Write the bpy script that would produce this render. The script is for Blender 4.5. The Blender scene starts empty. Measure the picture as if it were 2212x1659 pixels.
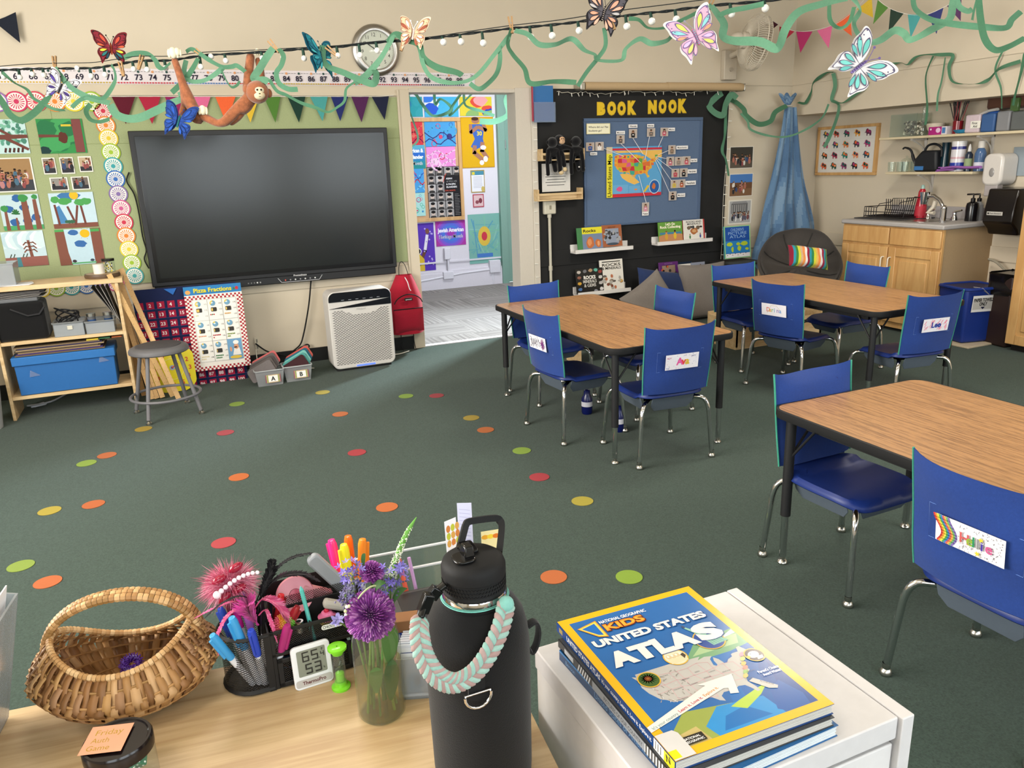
import bpy, math, random
from mathutils import Matrix, Vector, Quaternion
from math import sin, cos, pi, radians as R
S = bpy.context.scene
COL = S.collection
rnd = random.Random(7)
# ------------------------------------------------------------------ camera
FPX, CX, CY, H = 1668.0,1106.0,829.5,1.5
_y, _p, _r = R(23.2), R(15.85), R(-2.0)
_f = Vector((sin(_y)*cos(_p), cos(_y)*cos(_p),-sin(_p)))
_a = Vector((cos(_y),-sin(_y),0)); _b = _a.cross(_f)
CR = _a*cos(_r)+_b*sin(_r); CU = -_a*sin(_r)+_b*cos(_r)
cam = bpy.data.cameras.new('camera'); camo = bpy.data.objects.new('camera', cam); COL.objects.link(camo)
cam.sensor_fit = 'HORIZONTAL'; cam.sensor_width = 36; cam.lens = FPX/2212*36; cam.clip_start = .02; cam.clip_end = 200
camo.matrix_world = Matrix(((CR.x, CU.x, -_f.x, 0),(CR.y, CU.y, -_f.y, 0),(CR.z, CU.z, -_f.z, H),(0,0,0,1)))
S.camera = camo
# ------------------------------------------------------------------ world, lamps, exposure
w = bpy.data.worlds.new('sky'); S.world = w; w.use_nodes = True
bg = w.node_tree.nodes['Background']; bg.inputs[0].default_value = (.80,.90,1,1); bg.inputs[1].default_value = 3.2
def area(name, loc, rot, sx, sy, e, col):
    l = bpy.data.lights.new(name, 'AREA'); l.shape = 'RECTANGLE'; l.size = sx; l.size_y = sy; l.energy = e; l.color = col
    o = bpy.data.objects.new(name, l); COL.objects.link(o); o.location = loc; o.rotation_euler = rot; return o
for i, (x, y, e) in enumerate([(0.2,3.2,34),(3.6,3.4,60),(-1.2,0.3,22),(3.4,0.2,34)]):
    area('ceiling_lamp_light', (x, y, 3.16),(0,0,0),1.15,.55, e, (1,.93,.83))
area('hall_lamp_light', (3.6,7.9,2.9),(0,0,0),1.2,.6,52,(.95,.97,1))
sp = bpy.data.lights.new('hall_window_light', 'AREA'); sp.shape = 'RECTANGLE'; sp.size = .35; sp.size_y = .35; sp.energy = 75; sp.color = (.80,.91,1); sp.spread = R(80)
so = bpy.data.objects.new('hall_window_light', sp); COL.objects.link(so); so.location = (4.5,7.9,2.35)
so.rotation_euler = (Vector((1.7,5.5,0))-Vector((4.5,7.9,2.35))).to_track_quat('-Z', 'Y').to_euler()
area('side_window_light', (-2.5,2.6,1.9),(R(90),0, R(-90)),3.2,1.4,230,(1,.97,.92))  # area light added to brighten the right wall, standing in for unseen windows
for x in (-1.2,1.0,3.2,5.2):
    area('window_light', (x, -2.1,1.75),(R(90),0,0),1.7,1.5,24,(.92,.98,.97))
S.view_settings.view_transform = 'Standard'; S.view_settings.look = 'None'
S.cycles.max_bounces = 6; S.cycles.diffuse_bounces = 3; S.cycles.glossy_bounces = 3; S.cycles.transparent_max_bounces = 12
S.view_settings.gamma = 1; S.view_settings.use_curve_mapping = False; S.view_settings.exposure = 0.22
# ------------------------------------------------------------------ pixel -> place on a real plane
def ray(px, py): return _f + CR*((px-CX)/FPX) - CU*((py-CY)/FPX)
def A(px, py, Y=6.33): d = ray(px, py); t = Y/d.y; return Vector((d.x*t, Y, H+d.z*t))
def XP(px, py, X=5.84): d = ray(px, py); t = X/d.x; return Vector((X, d.y*t, H+d.z*t))
def G(px, py, z=0.): d = ray(px, py); t = (z-H)/d.z; return Vector((d.x*t, d.y*t, z))
def DP(px, py, t): return Vector((0,0, H))+ray(px, py)*t       # point at depth t in front of the lens
# ------------------------------------------------------------------ materials
def hexc(c):
    if not isinstance(c, str): return tuple(c)[:3]
    c = c.lstrip('#'); c = ''.join(k*2 for k in c) if len(c) == 3 else c
    v = [int(c[i:i+2], 16)/255 for i in (0,2,4)]
    return tuple(x/12.92 if x <= .04045 else ((x+.055)/1.055)**2.4 for x in v)
MATS = {}
def mat(name, col=None, rough=.6, metal=0, trans=0, ior=1.45, alpha=1, noise=.06, nscale=60, bump=0, bscale=300, sheen=0, spec=.5, emit=None, coat=0, estr=1):
    m = bpy.data.materials.new(name); m.use_nodes = True; nt = m.node_tree; N = nt.nodes; L = nt.links; b = N['Principled BSDF']
    def inp(k, v):
        if k in b.inputs: b.inputs[k].default_value = v
    if col is None:
        at = N.new('ShaderNodeAttribute'); at.attribute_name = 'Col'; src = at.outputs['Color']
    else:
        rg = N.new('ShaderNodeRGB'); rg.outputs[0].default_value = (*hexc(col),1); src = rg.outputs[0]
    if noise:
        tc = N.new('ShaderNodeTexCoord'); no = N.new('ShaderNodeTexNoise'); no.inputs['Scale'].default_value = nscale; no.inputs['Detail'].default_value = 3
        L.new(tc.outputs['Object'], no.inputs['Vector'])
        mr = N.new('ShaderNodeMapRange'); mr.inputs['To Min'].default_value = 1-noise*2; mr.inputs['To Max'].default_value = 1+noise*2
        L.new(no.outputs['Fac'], mr.inputs['Value'])
        hs = N.new('ShaderNodeHueSaturation'); L.new(mr.outputs[0], hs.inputs['Value']); L.new(src, hs.inputs['Color']); src = hs.outputs[0]
        if bump:
            n2 = N.new('ShaderNodeTexNoise'); n2.inputs['Scale'].default_value = bscale; L.new(tc.outputs['Object'], n2.inputs['Vector'])
            bp = N.new('ShaderNodeBump'); bp.inputs['Strength'].default_value = bump; bp.inputs['Distance'].default_value = .002
            L.new(n2.outputs['Fac'], bp.inputs['Height']); L.new(bp.outputs[0], b.inputs['Normal'])
    L.new(src, b.inputs['Base Color'])
    inp('Roughness', rough); inp('Metallic', metal); inp('Transmission Weight', trans); inp('IOR', ior); inp('Alpha', alpha)
    inp('Sheen Weight', sheen); inp('Specular IOR Level', spec); inp('Coat Weight', coat)
    if emit: b.inputs['Emission Color'].default_value = (*hexc(emit),1); b.inputs['Emission Strength'].default_value = estr
    MATS[name] = m; return m
mat('paper', rough=.75, noise=.02, spec=.25); mat('gloss', rough=.18, noise=.02); mat('plastic', rough=.42, noise=.02)
mat('fabric', rough=.9, noise=.07, nscale=140, bump=.25, bscale=700, sheen=.15, spec=.2); mat('satin', rough=.55, noise=.03)
mat('wood', rough=.5, noise=.12, nscale=18); mat('paint', rough=.7, noise=.015, nscale=5); mat('metal', rough=.3, metal=1, noise=.02)
mat('rubber', rough=.65, noise=.03, spec=.3); mat('fur', rough=1, noise=.12, nscale=160, bump=.9, bscale=260, sheen=.4, spec=.1)
mat('chrome', '#d8d8da', rough=.10, metal=1, noise=0); mat('steel', '#b9b7b0', rough=.28, metal=1, noise=.02)
def glassy(name, col, alpha, rough=.05):
    # a thin walled pane: mostly see-through with a glossy face, cheap to render
    m = bpy.data.materials.new(name); m.use_nodes = True; nt = m.node_tree; N = nt.nodes; L = nt.links
    N.remove(N['Principled BSDF']); out = [n for n in N if n.type == 'OUTPUT_MATERIAL'][0]
    t = N.new('ShaderNodeBsdfTransparent'); t.inputs[0].default_value = (*hexc(col),1)
    g = N.new('ShaderNodeBsdfGlossy'); g.inputs['Roughness'].default_value = rough
    d = N.new('ShaderNodeBsdfDiffuse'); d.inputs[0].default_value = (*hexc(col),1)
    a = N.new('ShaderNodeMixShader'); a.inputs[0].default_value = alpha; L.new(t.outputs[0], a.inputs[1]); L.new(d.outputs[0], a.inputs[2])
    lw = N.new('ShaderNodeLayerWeight'); pw = N.new('ShaderNodeMath'); pw.operation = 'POWER'; pw.inputs[1].default_value = 3.5; L.new(lw.outputs['Facing'], pw.inputs[0]); fr = N.new('ShaderNodeMath'); fr.operation = 'MULTIPLY_ADD'; fr.inputs[1].default_value = .55; fr.inputs[2].default_value = .04; L.new(pw.outputs[0], fr.inputs[0])
    b = N.new('ShaderNodeMixShader'); L.new(fr.outputs[0], b.inputs[0]); L.new(a.outputs[0], b.inputs[1]); L.new(g.outputs[0], b.inputs[2])
    L.new(b.outputs[0], out.inputs['Surface']); MATS[name] = m; return m
glassy('glass', '#f6faf8', .025); glassy('clearplastic', '#dfe3e6', .28,.15); glassy('frosted', '#c9ccd0', .38,.3); glassy('water', '#ece6c4', .04); glassy('film', '#b8cce6', .25,.1); glassy('screen_glass', '#9a9a90', .35,.1)
def grain(name, c1, c2, axis=0, sc=1., rough=.4, stretch=14, fine=.25, coat=0, spec=.5):
    m = bpy.data.materials.new(name); m.use_nodes = True; nt = m.node_tree; N = nt.nodes; L = nt.links; b = N['Principled BSDF']
    tc = N.new('ShaderNodeTexCoord'); mp = N.new('ShaderNodeMapping'); s = [stretch*sc]*3; s[axis] = sc; mp.inputs['Scale'].default_value = s
    L.new(tc.outputs['Object'], mp.inputs[0])
    n1 = N.new('ShaderNodeTexNoise'); n1.inputs['Scale'].default_value = 1.5; n1.inputs['Detail'].default_value = 5; n1.inputs['Distortion'].default_value = .6; L.new(mp.outputs[0], n1.inputs['Vector'])
    n2 = N.new('ShaderNodeTexNoise'); n2.inputs['Scale'].default_value = 9; n2.inputs['Detail'].default_value = 4; L.new(mp.outputs[0], n2.inputs['Vector'])
    mx = N.new('ShaderNodeMath'); mx.operation = 'MULTIPLY_ADD'; mx.inputs[1].default_value = fine; L.new(n2.outputs['Fac'], mx.inputs[0]); L.new(n1.outputs['Fac'], mx.inputs[2])
    cr = N.new('ShaderNodeValToRGB'); e = cr.color_ramp.elements; e[0].position = .42+fine/2-.06; e[1].position = .56+fine/2+.06; e[0].color = (*hexc(c1),1); e[1].color = (*hexc(c2),1)
    L.new(mx.outputs[0], cr.inputs[0]); L.new(cr.outputs[0], b.inputs['Base Color']); b.inputs['Roughness'].default_value = rough
    b.inputs['Coat Weight'].default_value = coat; b.inputs['Specular IOR Level'].default_value = spec
    MATS[name] = m; return m
grain('table_laminate', '#7f5936', '#ab7e50', 1,2.4,.36,30,.9)
grain('desk_wood', '#b0926a', '#c8ad84', 0,1.1,.42,16,.4)
grain('maple', '#bf9159', '#cfa56c', 2,1., .4,9,.3)
grain('pine', '#c2a274', '#d3b88c', 0,2,.5,9,.3)
# ------------------------------------------------------------------ mesh builder
class MB:
    def __init__(s, col='#fff', M=None, dl=.00004): s.v = []; s.f = []; s.c = []; s.m = []; s.col = col; s.mi = 0; s.M = M or Matrix(); s.L = 0.; s.dl = dl; s.clip = None
    def add(s, vs, fs, col=None):
        o = len(s.v); M = s.M; s.v += [M @ Vector(v) for v in vs]; cc = hexc(col or s.col)
        for f in fs: s.f.append([o+i for i in f]); s.c.append(cc); s.m.append(s.mi)
        return s
    def box(s, c, d, col=None, rot=None, taper=1.):
        x, y, z = [k/2 for k in d]; t = taper
        vs = [(-x*(t if k > 0 else 1) if i < 0 else x*(t if k > 0 else 1),-y*(t if k > 0 else 1) if j < 0 else y*(t if k > 0 else 1), k*z) for k in (-1,1) for j in (-1,1) for i in (-1,1)]
        T = Matrix.Translation(c) @ (rot.to_4x4() if rot else Matrix())
        return s.add([T @ Vector(v) for v in vs], [(0,2,3,1),(4,5,7,6),(0,1,5,4),(2,6,7,3),(0,4,6,2),(1,3,7,5)], col)
    def bb(s, a, b, col=None): return s.box([(p+q)/2 for p, q in zip(a, b)], [abs(q-p) for p, q in zip(a, b)], col)
    def tube(s, pts, r, col=None, seg=10, closed=False, flat=1., up=None, caps=True):
        P = [Vector(p) for p in pts]; n = len(P); rr = r if isinstance(r, (list, tuple)) else [r]*n
        T = []
        for i in range(n):
            a = P[(i-1) % n] if (closed or i) else P[0]; b = P[(i+1) % n] if (closed or i < n-1) else P[-1]
            t = (b-a); T.append(t.normalized() if t.length > 1e-9 else Vector((0,0,1)))
        N = Vector(up) if up else (Vector((0,0,1)) if abs(T[0].z) < .9 else Vector((1,0,0)))
        vs = []
        for i in range(n):
            N = (N-T[i]*N.dot(T[i])); N = N.normalized() if N.length > 1e-6 else T[i].orthogonal().normalized(); B = T[i].cross(N)
            for k in range(seg):
                a = 2*pi*k/seg; vs.append(P[i]+N*(cos(a)*rr[i]*flat)+B*(sin(a)*rr[i]))
        fs = []
        for i in range(n if closed else n-1):
            for k in range(seg):
                j = (i+1) % n; fs.append((i*seg+k, i*seg+(k+1) % seg, j*seg+(k+1) % seg, j*seg+k))
        if not closed and caps: fs += [tuple(range(seg))[::-1], tuple((n-1)*seg+k for k in range(seg))]
        return s.add(vs, fs, col)
    def cyl(s, a, b, r, r2=None, col=None, seg=20): return s.tube([a, b], [r, r if r2 is None else r2], col, seg)
    def lathe(s, prof, col=None, seg=28, M=None, a0=0, a1=2*pi):
        M = M or Matrix(); n = len(prof); full = abs(a1-a0-2*pi) < 1e-6; K = seg if full else seg+1
        vs = [M @ Vector((r*cos(a0+(a1-a0)*k/seg), r*sin(a0+(a1-a0)*k/seg), z)) for r, z in prof for k in range(K)]
        fs = [(i*K+k, i*K+(k+1) % K, (i+1)*K+(k+1) % K, (i+1)*K+k) for i in range(n-1) for k in range(seg)]
        return s.add(vs, fs, col)
    def sph(s, c, r, col=None, seg=14, rings=8, M=None):
        r = r if isinstance(r, (tuple, list)) else (r, r, r); T = Matrix.Translation(c) @ (M.to_4x4() if M else Matrix()) @ Matrix.Diagonal((*r, 1))
        return s.lathe([(max(1e-4, sin(pi*i/rings)),-cos(pi*i/rings)) for i in range(rings+1)], col, seg, T)
    def prism(s, poly, z0, z1, col=None, M=None):
        M = M or Matrix(); n = len(poly); vs = [M @ Vector((x, y, z)) for z in (z0, z1) for x, y in poly]
        return s.add(vs, [tuple(range(n))[::-1], tuple(range(n, 2*n))]+[(i, (i+1) % n, n+(i+1) % n, n+i) for i in range(n)], col)
    def grid(s, fn, nu, nv, col=None, cf=None, wrapu=False):
        vs = [fn(i/nu, j/nv) for j in range(nv+1) for i in range(nu+1)]
        for j in range(nv):
            for i in range(nu):
                pass
        o = len(s.v); s.v += [s.M @ Vector(v) for v in vs]; cc = hexc(col or s.col)
        for j in range(nv):
            for i in range(nu):
                a = j*(nu+1)+i; s.f.append([o+a, o+a+1, o+a+nu+2, o+a+nu+1]); s.c.append(hexc(cf((i+.5)/nu, (j+.5)/nv)) if cf else cc); s.m.append(s.mi)
        return s
    # --- flat drawing (x right, y up, z towards the reader) on stacked layers
    def lay(s): s.L += s.dl; return s.L
    def pg(s, pts, col, lay=True):
        z = s.lay() if lay else s.L; W = s.clip
        if W: pts = [(min(max(x, W[0]), W[2]), min(max(y, W[1]), W[3])) for x, y in pts]
        return s.add([(x, y, z) for x, y in pts], [tuple(range(len(pts)))], col)
    def rect(s, x, y, w, h, col, lay=True): return s.pg([(x, y),(x+w, y),(x+w, y+h),(x, y+h)], col, lay)
    def ell(s, cx, cy, rx, ry=None, col='#fff', n=18, rot=0, lay=True):
        ry = rx if ry is None else ry; c, q = cos(rot), sin(rot)
        return s.pg([(cx+rx*cos(a)*c-ry*sin(a)*q, cy+rx*cos(a)*q+ry*sin(a)*c) for a in [2*pi*k/n for k in range(n)]], col, lay)
    def line(s, pts, w, col, closed=False):
        z = s.lay(); P = [Vector((x, y)) for x, y in pts]
        if closed: P.append(P[0])
        for a, b in zip(P[:-1], P[1:]):
            d = b-a
            if d.length < 1e-6: continue
            d.normalize(); n = Vector((-d.y, d.x))*w/2; e = d*w*.3
            s.add([(*(a-e-n), z),(*(b+e-n), z),(*(b+e+n), z),(*(a-e+n), z)], [(0,1,2,3)], col)
        return s
    def ring(s, cx, cy, r, w, col, n=20, ry=None):
        z = s.lay(); q = (ry or r)/r; vs = [(cx+k*cos(2*pi*i/n), cy+k*q*sin(2*pi*i/n), z) for k in (r-w/2, r+w/2) for i in range(n)]
        return s.add(vs, [(i, (i+1) % n, n+(i+1) % n, n+i) for i in range(n)], col)
    def txt(s, t, x, y, h, col, bold=0., w=None, al='L', rot=0, M=None, sx=1., ext=0, shear=0):
        vs, fs, x0, x1 = glyphs(t, bold, shear); k = h/.70; kx = k*sx; W = (x1-x0)*kx
        if w: kx *= w/W; W = w
        ox = {'L': 0, 'C': -W/2, 'R': -W}[al]; z = s.lay(); c, q = cos(rot), sin(rot); out = []
        for a, b in vs:
            u = (a-x0)*kx+ox; v = b*k; out.append((x+u*c-v*q, y+u*q+v*c, z))
        if M: out = [M @ Vector(o) for o in out]
        return s.add(out, fs, col)
    def person(s, x, y, h, col, skin='#b98d6e', hair='#2a1d16'):
        s.ell(x, y+h*.38, h*.22, h*.40, col, 8, lay=True); s.ell(x, y+h*.84, h*.13, h*.15, skin, 8, lay=False); s.ell(x, y+h*.93, h*.13, h*.09, hair, 8)
_G = {}
def glyphs(t, bold, shear=0):
    k = (t, bold, shear)
    if k not in _G:
        cu = bpy.data.curves.new('txt', 'FONT'); cu.body = t; cu.size = 1; hm = 'M' in t and bold > .01; cu.offset = .004 if hm else bold; cu.resolution_u = 3; cu.shear = shear; cu.space_line = 1.05
        o = bpy.data.objects.new('txt', cu); me = bpy.data.meshes.new_from_object(o)
        vs = [(v.co.x, v.co.y) for v in me.vertices]; fs = [tuple(p.vertices) for p in me.polygons]
        if hm: n = len(vs); fs = fs+[tuple(n+i for i in f) for f in fs]; vs = vs+[(a+bold, b+bold*.3) for a, b in vs]
        bpy.data.objects.remove(o); bpy.data.curves.remove(cu); bpy.data.meshes.remove(me)
        _G[k] = (vs, fs, min(v[0] for v in vs), max(v[0] for v in vs))
    return _G[k]
# ------------------------------------------------------------------ objects
def tag(o, label=None, cat=None, group=None, kind=None):
    if label: o['label'] = label
    if cat: o['category'] = cat
    if group: o['group'] = group
    if kind: o['kind'] = kind
    return o
def thing(name, label, cat, loc=(0,0,0), rz=0, group=None, M=None):
    o = bpy.data.objects.new(name, None); COL.objects.link(o); o.empty_display_size = .05
    o.matrix_world = M if M else Matrix.Translation(loc) @ Matrix.Rotation(rz, 4, 'Z')
    return tag(o, label, cat, group)
def obj(name, mb, mats='plastic', parent=None, bevel=0, smooth=True, label=None, cat=None, group=None, kind=None, M=None, world=False, sub=0, ang=40, seg=2, recenter=True):
    V = mb.v
    T = Matrix()
    if parent is None and M is None and V and recenter:
        xs = [v.x for v in V]; ys = [v.y for v in V]; zs = [v.z for v in V]
        T = Matrix.Translation(((min(xs)+max(xs))/2,(min(ys)+max(ys))/2, min(zs)))
    elif M is not None: T = M
    if world and parent is not None:
        ch = parent.matrix_world if parent.parent is None else parent.parent.matrix_world @ parent.matrix_basis
        I = ch.inverted(); V = [I @ v for v in V]
    elif parent is None and M is None: I = T.inverted(); V = [I @ v for v in V]
    me = bpy.data.meshes.new(name); me.from_pydata([tuple(v) for v in V], [], mb.f)
    for mm in ([mats] if isinstance(mats, str) else mats): me.materials.append(MATS[mm])
    if max(mb.m, default=0): me.polygons.foreach_set('material_index', mb.m)
    at = me.color_attributes.new('Col', 'FLOAT_COLOR', 'CORNER'); buf = []
    for p, c in zip(me.polygons, mb.c): buf += [c[0], c[1], c[2], 1.]*p.loop_total
    at.data.foreach_set('color', buf)
    if smooth:
        me.polygons.foreach_set('use_smooth', [True]*len(me.polygons)); me.set_sharp_from_angle(angle=R(ang))
    me.update()
    o = bpy.data.objects.new(name, me); COL.objects.link(o)
    if parent is not None:
        o.parent = parent
        if M is not None: o.matrix_basis = M
    else: o.matrix_world = T
    if bevel:
        b = o.modifiers.new('bevel', 'BEVEL'); b.width = bevel; b.segments = seg; b.limit_method = 'ANGLE'; b.angle_limit = R(35)
    if sub: q = o.modifiers.new('sub', 'SUBSURF'); q.levels = sub; q.render_levels = sub
    return tag(o, label, cat, group, kind)
def children(o): return [c for c in COL.objects if c.parent == o]
def dup(o, M, label=None, group=None, _p=None):
    c = o.copy(); COL.objects.link(c); c.parent = _p
    if _p is None:
        c.matrix_world = M
        if label: c['label'] = label
        if group: c['group'] = group
    for k in KIDS.get(o.name) or KIDS.setdefault(o.name, children(o)): dup(k, None, _p=c)
    return c
KIDS = {}
def TR(x, y, z, rz=0, s=1): return Matrix.Translation((x, y, z)) @ Matrix.Rotation(rz, 4, 'Z') @ Matrix.Scale(s, 4)
def onA(x, z, Y=6.33, rot=0): return Matrix.Translation((x, Y, z)) @ Matrix(((1,0,0,0),(0,0,-1,0),(0,1,0,0),(0,0,0,1))) @ Matrix.Rotation(rot, 4, 'Z')
def onC(y, z, X=6.15, rot=0): return Matrix.Translation((X, y, z)) @ Matrix(((0,0,-1,0),(-1,0,0,0),(0,1,0,0),(0,0,0,1))) @ Matrix.Rotation(rot, 4, 'Z')
def rrect(w, h, r, n=5, cx=0, cy=0):
    return [(cx+sx*(w/2-r)+r*cos(a0+k*pi/2/n), cy+sy*(h/2-r)+r*sin(a0+k*pi/2/n)) for sx, sy, a0 in ((1,1,0),(-1,1, pi/2),(-1,-1, pi),(1,-1,1.5*pi)) for k in range(n+1)]
def bez(a, b, c, d, n=10):
    a, b, c, d = map(Vector, (a, b, c, d)); return [a*(1-t)**3+b*3*t*(1-t)**2+c*3*t*t*(1-t)+d*t**3 for t in [i/n for i in range(n+1)]]
def smooth_pts(P, n=6):
    P = [Vector(p) for p in P]; out = []
    for i in range(len(P)-1):
        p0, p1, p2, p3 = P[max(i-1,0)], P[i], P[i+1], P[min(i+2, len(P)-1)]
        for k in range(n):
            t = k/n; out.append(.5*((2*p1)+(p2-p0)*t+(2*p0-5*p1+4*p2-p3)*t*t+(3*p1-p0-3*p2+p3)*t**3))
    return out+[P[-1]]
# ================================================================== the room
YA, XS, XR = 6.33,5.84,6.22
def struct(name, mb, m, M=None, bevel=0): return obj(name, mb, m, kind='structure', M=M, smooth=False, bevel=bevel)
m = mat('carpet', '#37453d', rough=1, noise=.32, nscale=170, bump=.9, bscale=420, sheen=.1, spec=.05)
mat('wall_paint', '#cdc1ac', rough=.85, noise=.018, nscale=4); mat('black_paint', '#232323', rough=.72, noise=.08, nscale=7, spec=.25)
mat('white_paint', '#dcd8de', rough=.5, noise=.02); mat('trim_paint', '#c9c1b4', rough=.5, noise=.02); mat('teal_paint', '#7fa394', rough=.45, noise=.02)
mat('hall_carpet', '#8d8a86', rough=1, noise=.12, nscale=90, spec=.1); mat('base_black', '#141414', rough=.5)
def tiles(m):
    nt = m.node_tree; N = nt.nodes; L = nt.links; b = N['Principled BSDF']
    tc = N.new('ShaderNodeTexCoord'); ck = N.new('ShaderNodeTexChecker'); ck.inputs['Scale'].default_value = 1.6; L.new(tc.outputs['Object'], ck.inputs[0])
    cols = []
    for ax in (0,1):
        mp = N.new('ShaderNodeMapping'); s = [1.2,1.2,1]; s[ax] = 70; mp.inputs['Scale'].default_value = s; L.new(tc.outputs['Object'], mp.inputs[0])
        n = N.new('ShaderNodeTexNoise'); n.inputs['Scale'].default_value = .9; n.inputs['Detail'].default_value = 2; L.new(mp.outputs[0], n.inputs['Vector'])
        r = N.new('ShaderNodeValToRGB'); r.color_ramp.elements[0].position = .4; r.color_ramp.elements[1].position = .6
        r.color_ramp.elements[0].color = (*hexc('#77736f'),1); r.color_ramp.elements[1].color = (*hexc('#95918c'),1); L.new(n.outputs['Fac'], r.inputs[0]); cols.append(r)
    mx = N.new('ShaderNodeMix'); mx.data_type = 'RGBA'; L.new(ck.outputs['Fac'], mx.inputs[0]); L.new(cols[0].outputs[0], mx.inputs[6]); L.new(cols[1].outputs[0], mx.inputs[7])
    L.new(mx.outputs[2], b.inputs['Base Color'])
tiles(MATS['hall_carpet'])
struct('floor', MB().bb((-2.6,-2.2,-.05),(XR, YA+.03,0)), 'carpet')
struct('floor_hall', MB().bb((-.5, YA+.06,-.05),(8,9.42,0)), 'hall_carpet')
struct('trim_threshold', MB().bb((1.9, YA-.0,0),(2.83, YA+.06,.006)), 'white_paint')
wb = MB()
DL, DR, DT = 1.90,2.825,2.08
wb.bb((-2.6, YA, 0),(DL, YA+.15,3.2)); wb.bb((DL, YA, DT),(DR, YA+.15,3.2)); wb.bb((DR, YA, 0),(XR+.1, YA+.15,3.2))
struct('wall_back', wb, 'wall_paint')
struct('wall_nook', MB().bb((3.02, YA-.012,.0),(5.06, YA-.001,2.115)), 'black_paint')
struct('trim_1', MB().bb((3.02, YA-.022,.60),(5.06, YA-.012,.74)), 'black_paint', bevel=.002)
struct('trim_2', MB().bb((-2.6, YA-.014,2.055),(1.80, YA, 2.075)), 'wall_paint')
struct('trim_3', MB().bb((-2.6, YA-.012,.60),(1.80, YA, .72)), 'wall_paint', bevel=.002)
struct('trim_4', MB().bb((5.075, YA-.012,.60),(XR, YA, .72)), 'wall_paint', bevel=.002)
struct('trim_5', MB().bb((3.02, YA-.01,2.155),(XS, YA, 2.162)), 'wall_paint')
struct('baseboard_back', MB().bb((-2.6, YA-.015,0),(1.80, YA, .11)).bb((3.0, YA-.03,0),(XR, YA-.012,.11)), 'base_black')
struct('wall_right', MB().bb((XR, -2.2,0),(XR+.12, YA, 1.9)), 'wall_paint')
struct('wall_right_soffit', MB().bb((XS, -2.2,1.873),(XR+.12, YA, 3.2)), 'wall_paint')
struct('trim_right', MB().bb((XS-.008,-2.2,2.155),(XS, YA, 2.163)).bb((XS-.004,-2.2,2.163),(XS, YA, 2.21)), 'wall_paint')
struct('trim_6', MB().bb((XR-.012,-2.2,.60),(XR, YA-.02,.72)), 'wall_paint', bevel=.002)
struct('ceiling', MB().bb((-2.6,-2.2,3.2),(XR+.12, YA+.15,3.3)), 'wall_paint')
struct('wall_left', MB().bb((-2.72,-2.2,0),(-2.6, YA, 3.2)), 'wall_paint')
# window wall behind the desk
wf = MB(); X0 = -2.6
wins = [(-2.1,-.3),(.1,1.9),(2.3,4.1),(4.4,5.9)]
wf.bb((-2.6,-2.35,0),(XR, -2.2,.95)); wf.bb((-2.6,-2.35,2.6),(XR, -2.2,3.2))
for a, b in zip([-2.6]+[q for _, q in wins], [p for p, _ in wins]+[XR]): wf.bb((a, -2.35,.95),(b, -2.2,2.6))
struct('wall_front', wf, 'wall_paint')
for i, (a, b) in enumerate(wins):
    f = MB()
    for x in (a+.02,(a+b)/2, b-.02): f.bb((x-.025,-2.3,.95),(x+.025,-2.25,2.6))
    for z in (.97,1.75,2.58): f.bb((a, -2.3, z-.025),(b, -2.25, z+.025))
    struct('window_%d' % (i+1), f, 'white_paint')
f = MB()
for y in (1., 2.05,3.15,4.2): f.bb((-2.6, y-.025,1.2),(-2.56, y+.025,2.6))
for z in (1.2,2.6): f.bb((-2.6,1, z-.025),(-2.56,4.2, z+.025))
struct('window_5', f, 'white_paint')  # frame added to dress the side fill light, no known window here
# hall
struct('wall_hall', MB().bb((-.5,9.4,0),(3.93,9.5,3.1)), 'white_paint')
struct('wall_hall_side', MB().bb((3.93,9.34,0),(4.02,9.5,3.1)).bb((4.9,9.34,0),(8,9.5,3.1)).bb((4.02,9.34,2.4),(4.9,9.5,3.1)), 'teal_paint')
d = struct('door_1', MB().bb((4.03,9.37,.01),(4.89,9.43,2.39)), 'teal_paint', bevel=.003)
obj('door_handle', MB().cyl((4.8,9.37,1.0),(4.8,9.31,1.0),.02).sph((4.8,9.3,1.0),.032), 'steel', d, world=True)
obj('hinge', MB().cyl((4.035,9.36,1.70),(4.035,9.36,1.80),.008), 'steel', d, world=True)
struct('baseboard_hall', MB().bb((-.5,9.365,0),(3.93,9.4,.2)).bb((-.5,9.375,.2),(3.93,9.4,.23)), 'white_paint')
struct('trim_hall', MB().bb((-.5,9.385,.33),(3.93,9.4,.35)), 'white_paint')
struct('ceiling_hall', MB().bb((-.5,6.4,3.1),(8,9.5,3.2)), 'white_paint')
struct('wall_hall_left', MB().bb((-.6,6.48,0),(-.5,9.5,3.1)), 'white_paint')
struct('wall_hall_right', MB().bb((8,6.48,0),(8.1,9.5,3.1)), 'white_paint')
struct('wall_hall_near', MB().bb((3.0,6.48,0),(8,6.5,3.1)).bb((-.5,6.48,0),(1.8,6.5,3.1)), 'white_paint')
# door frame
c = MB(); c.bb((1.805, YA-.02,0),(DL, YA+.16, DT+.02)); c.bb((1.80, YA-.028,0),(1.815, YA, DT+.02)); struct('door_frame_left', c, 'wall_paint', bevel=.002)
c = MB(); c.bb((DR, YA-.02,0),(DR+.14, YA+.16, DT+.04)); c.bb((DR+.14, YA-.03,0),(3.02, YA, DT+.04)); struct('door_frame_right', c, 'trim_paint', bevel=.003)
c = MB(); c.bb((DL, YA-.02, DT),(DR, YA+.16, DT+.03)); struct('door_frame_top', c, 'trim_paint', bevel=.003)
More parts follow.
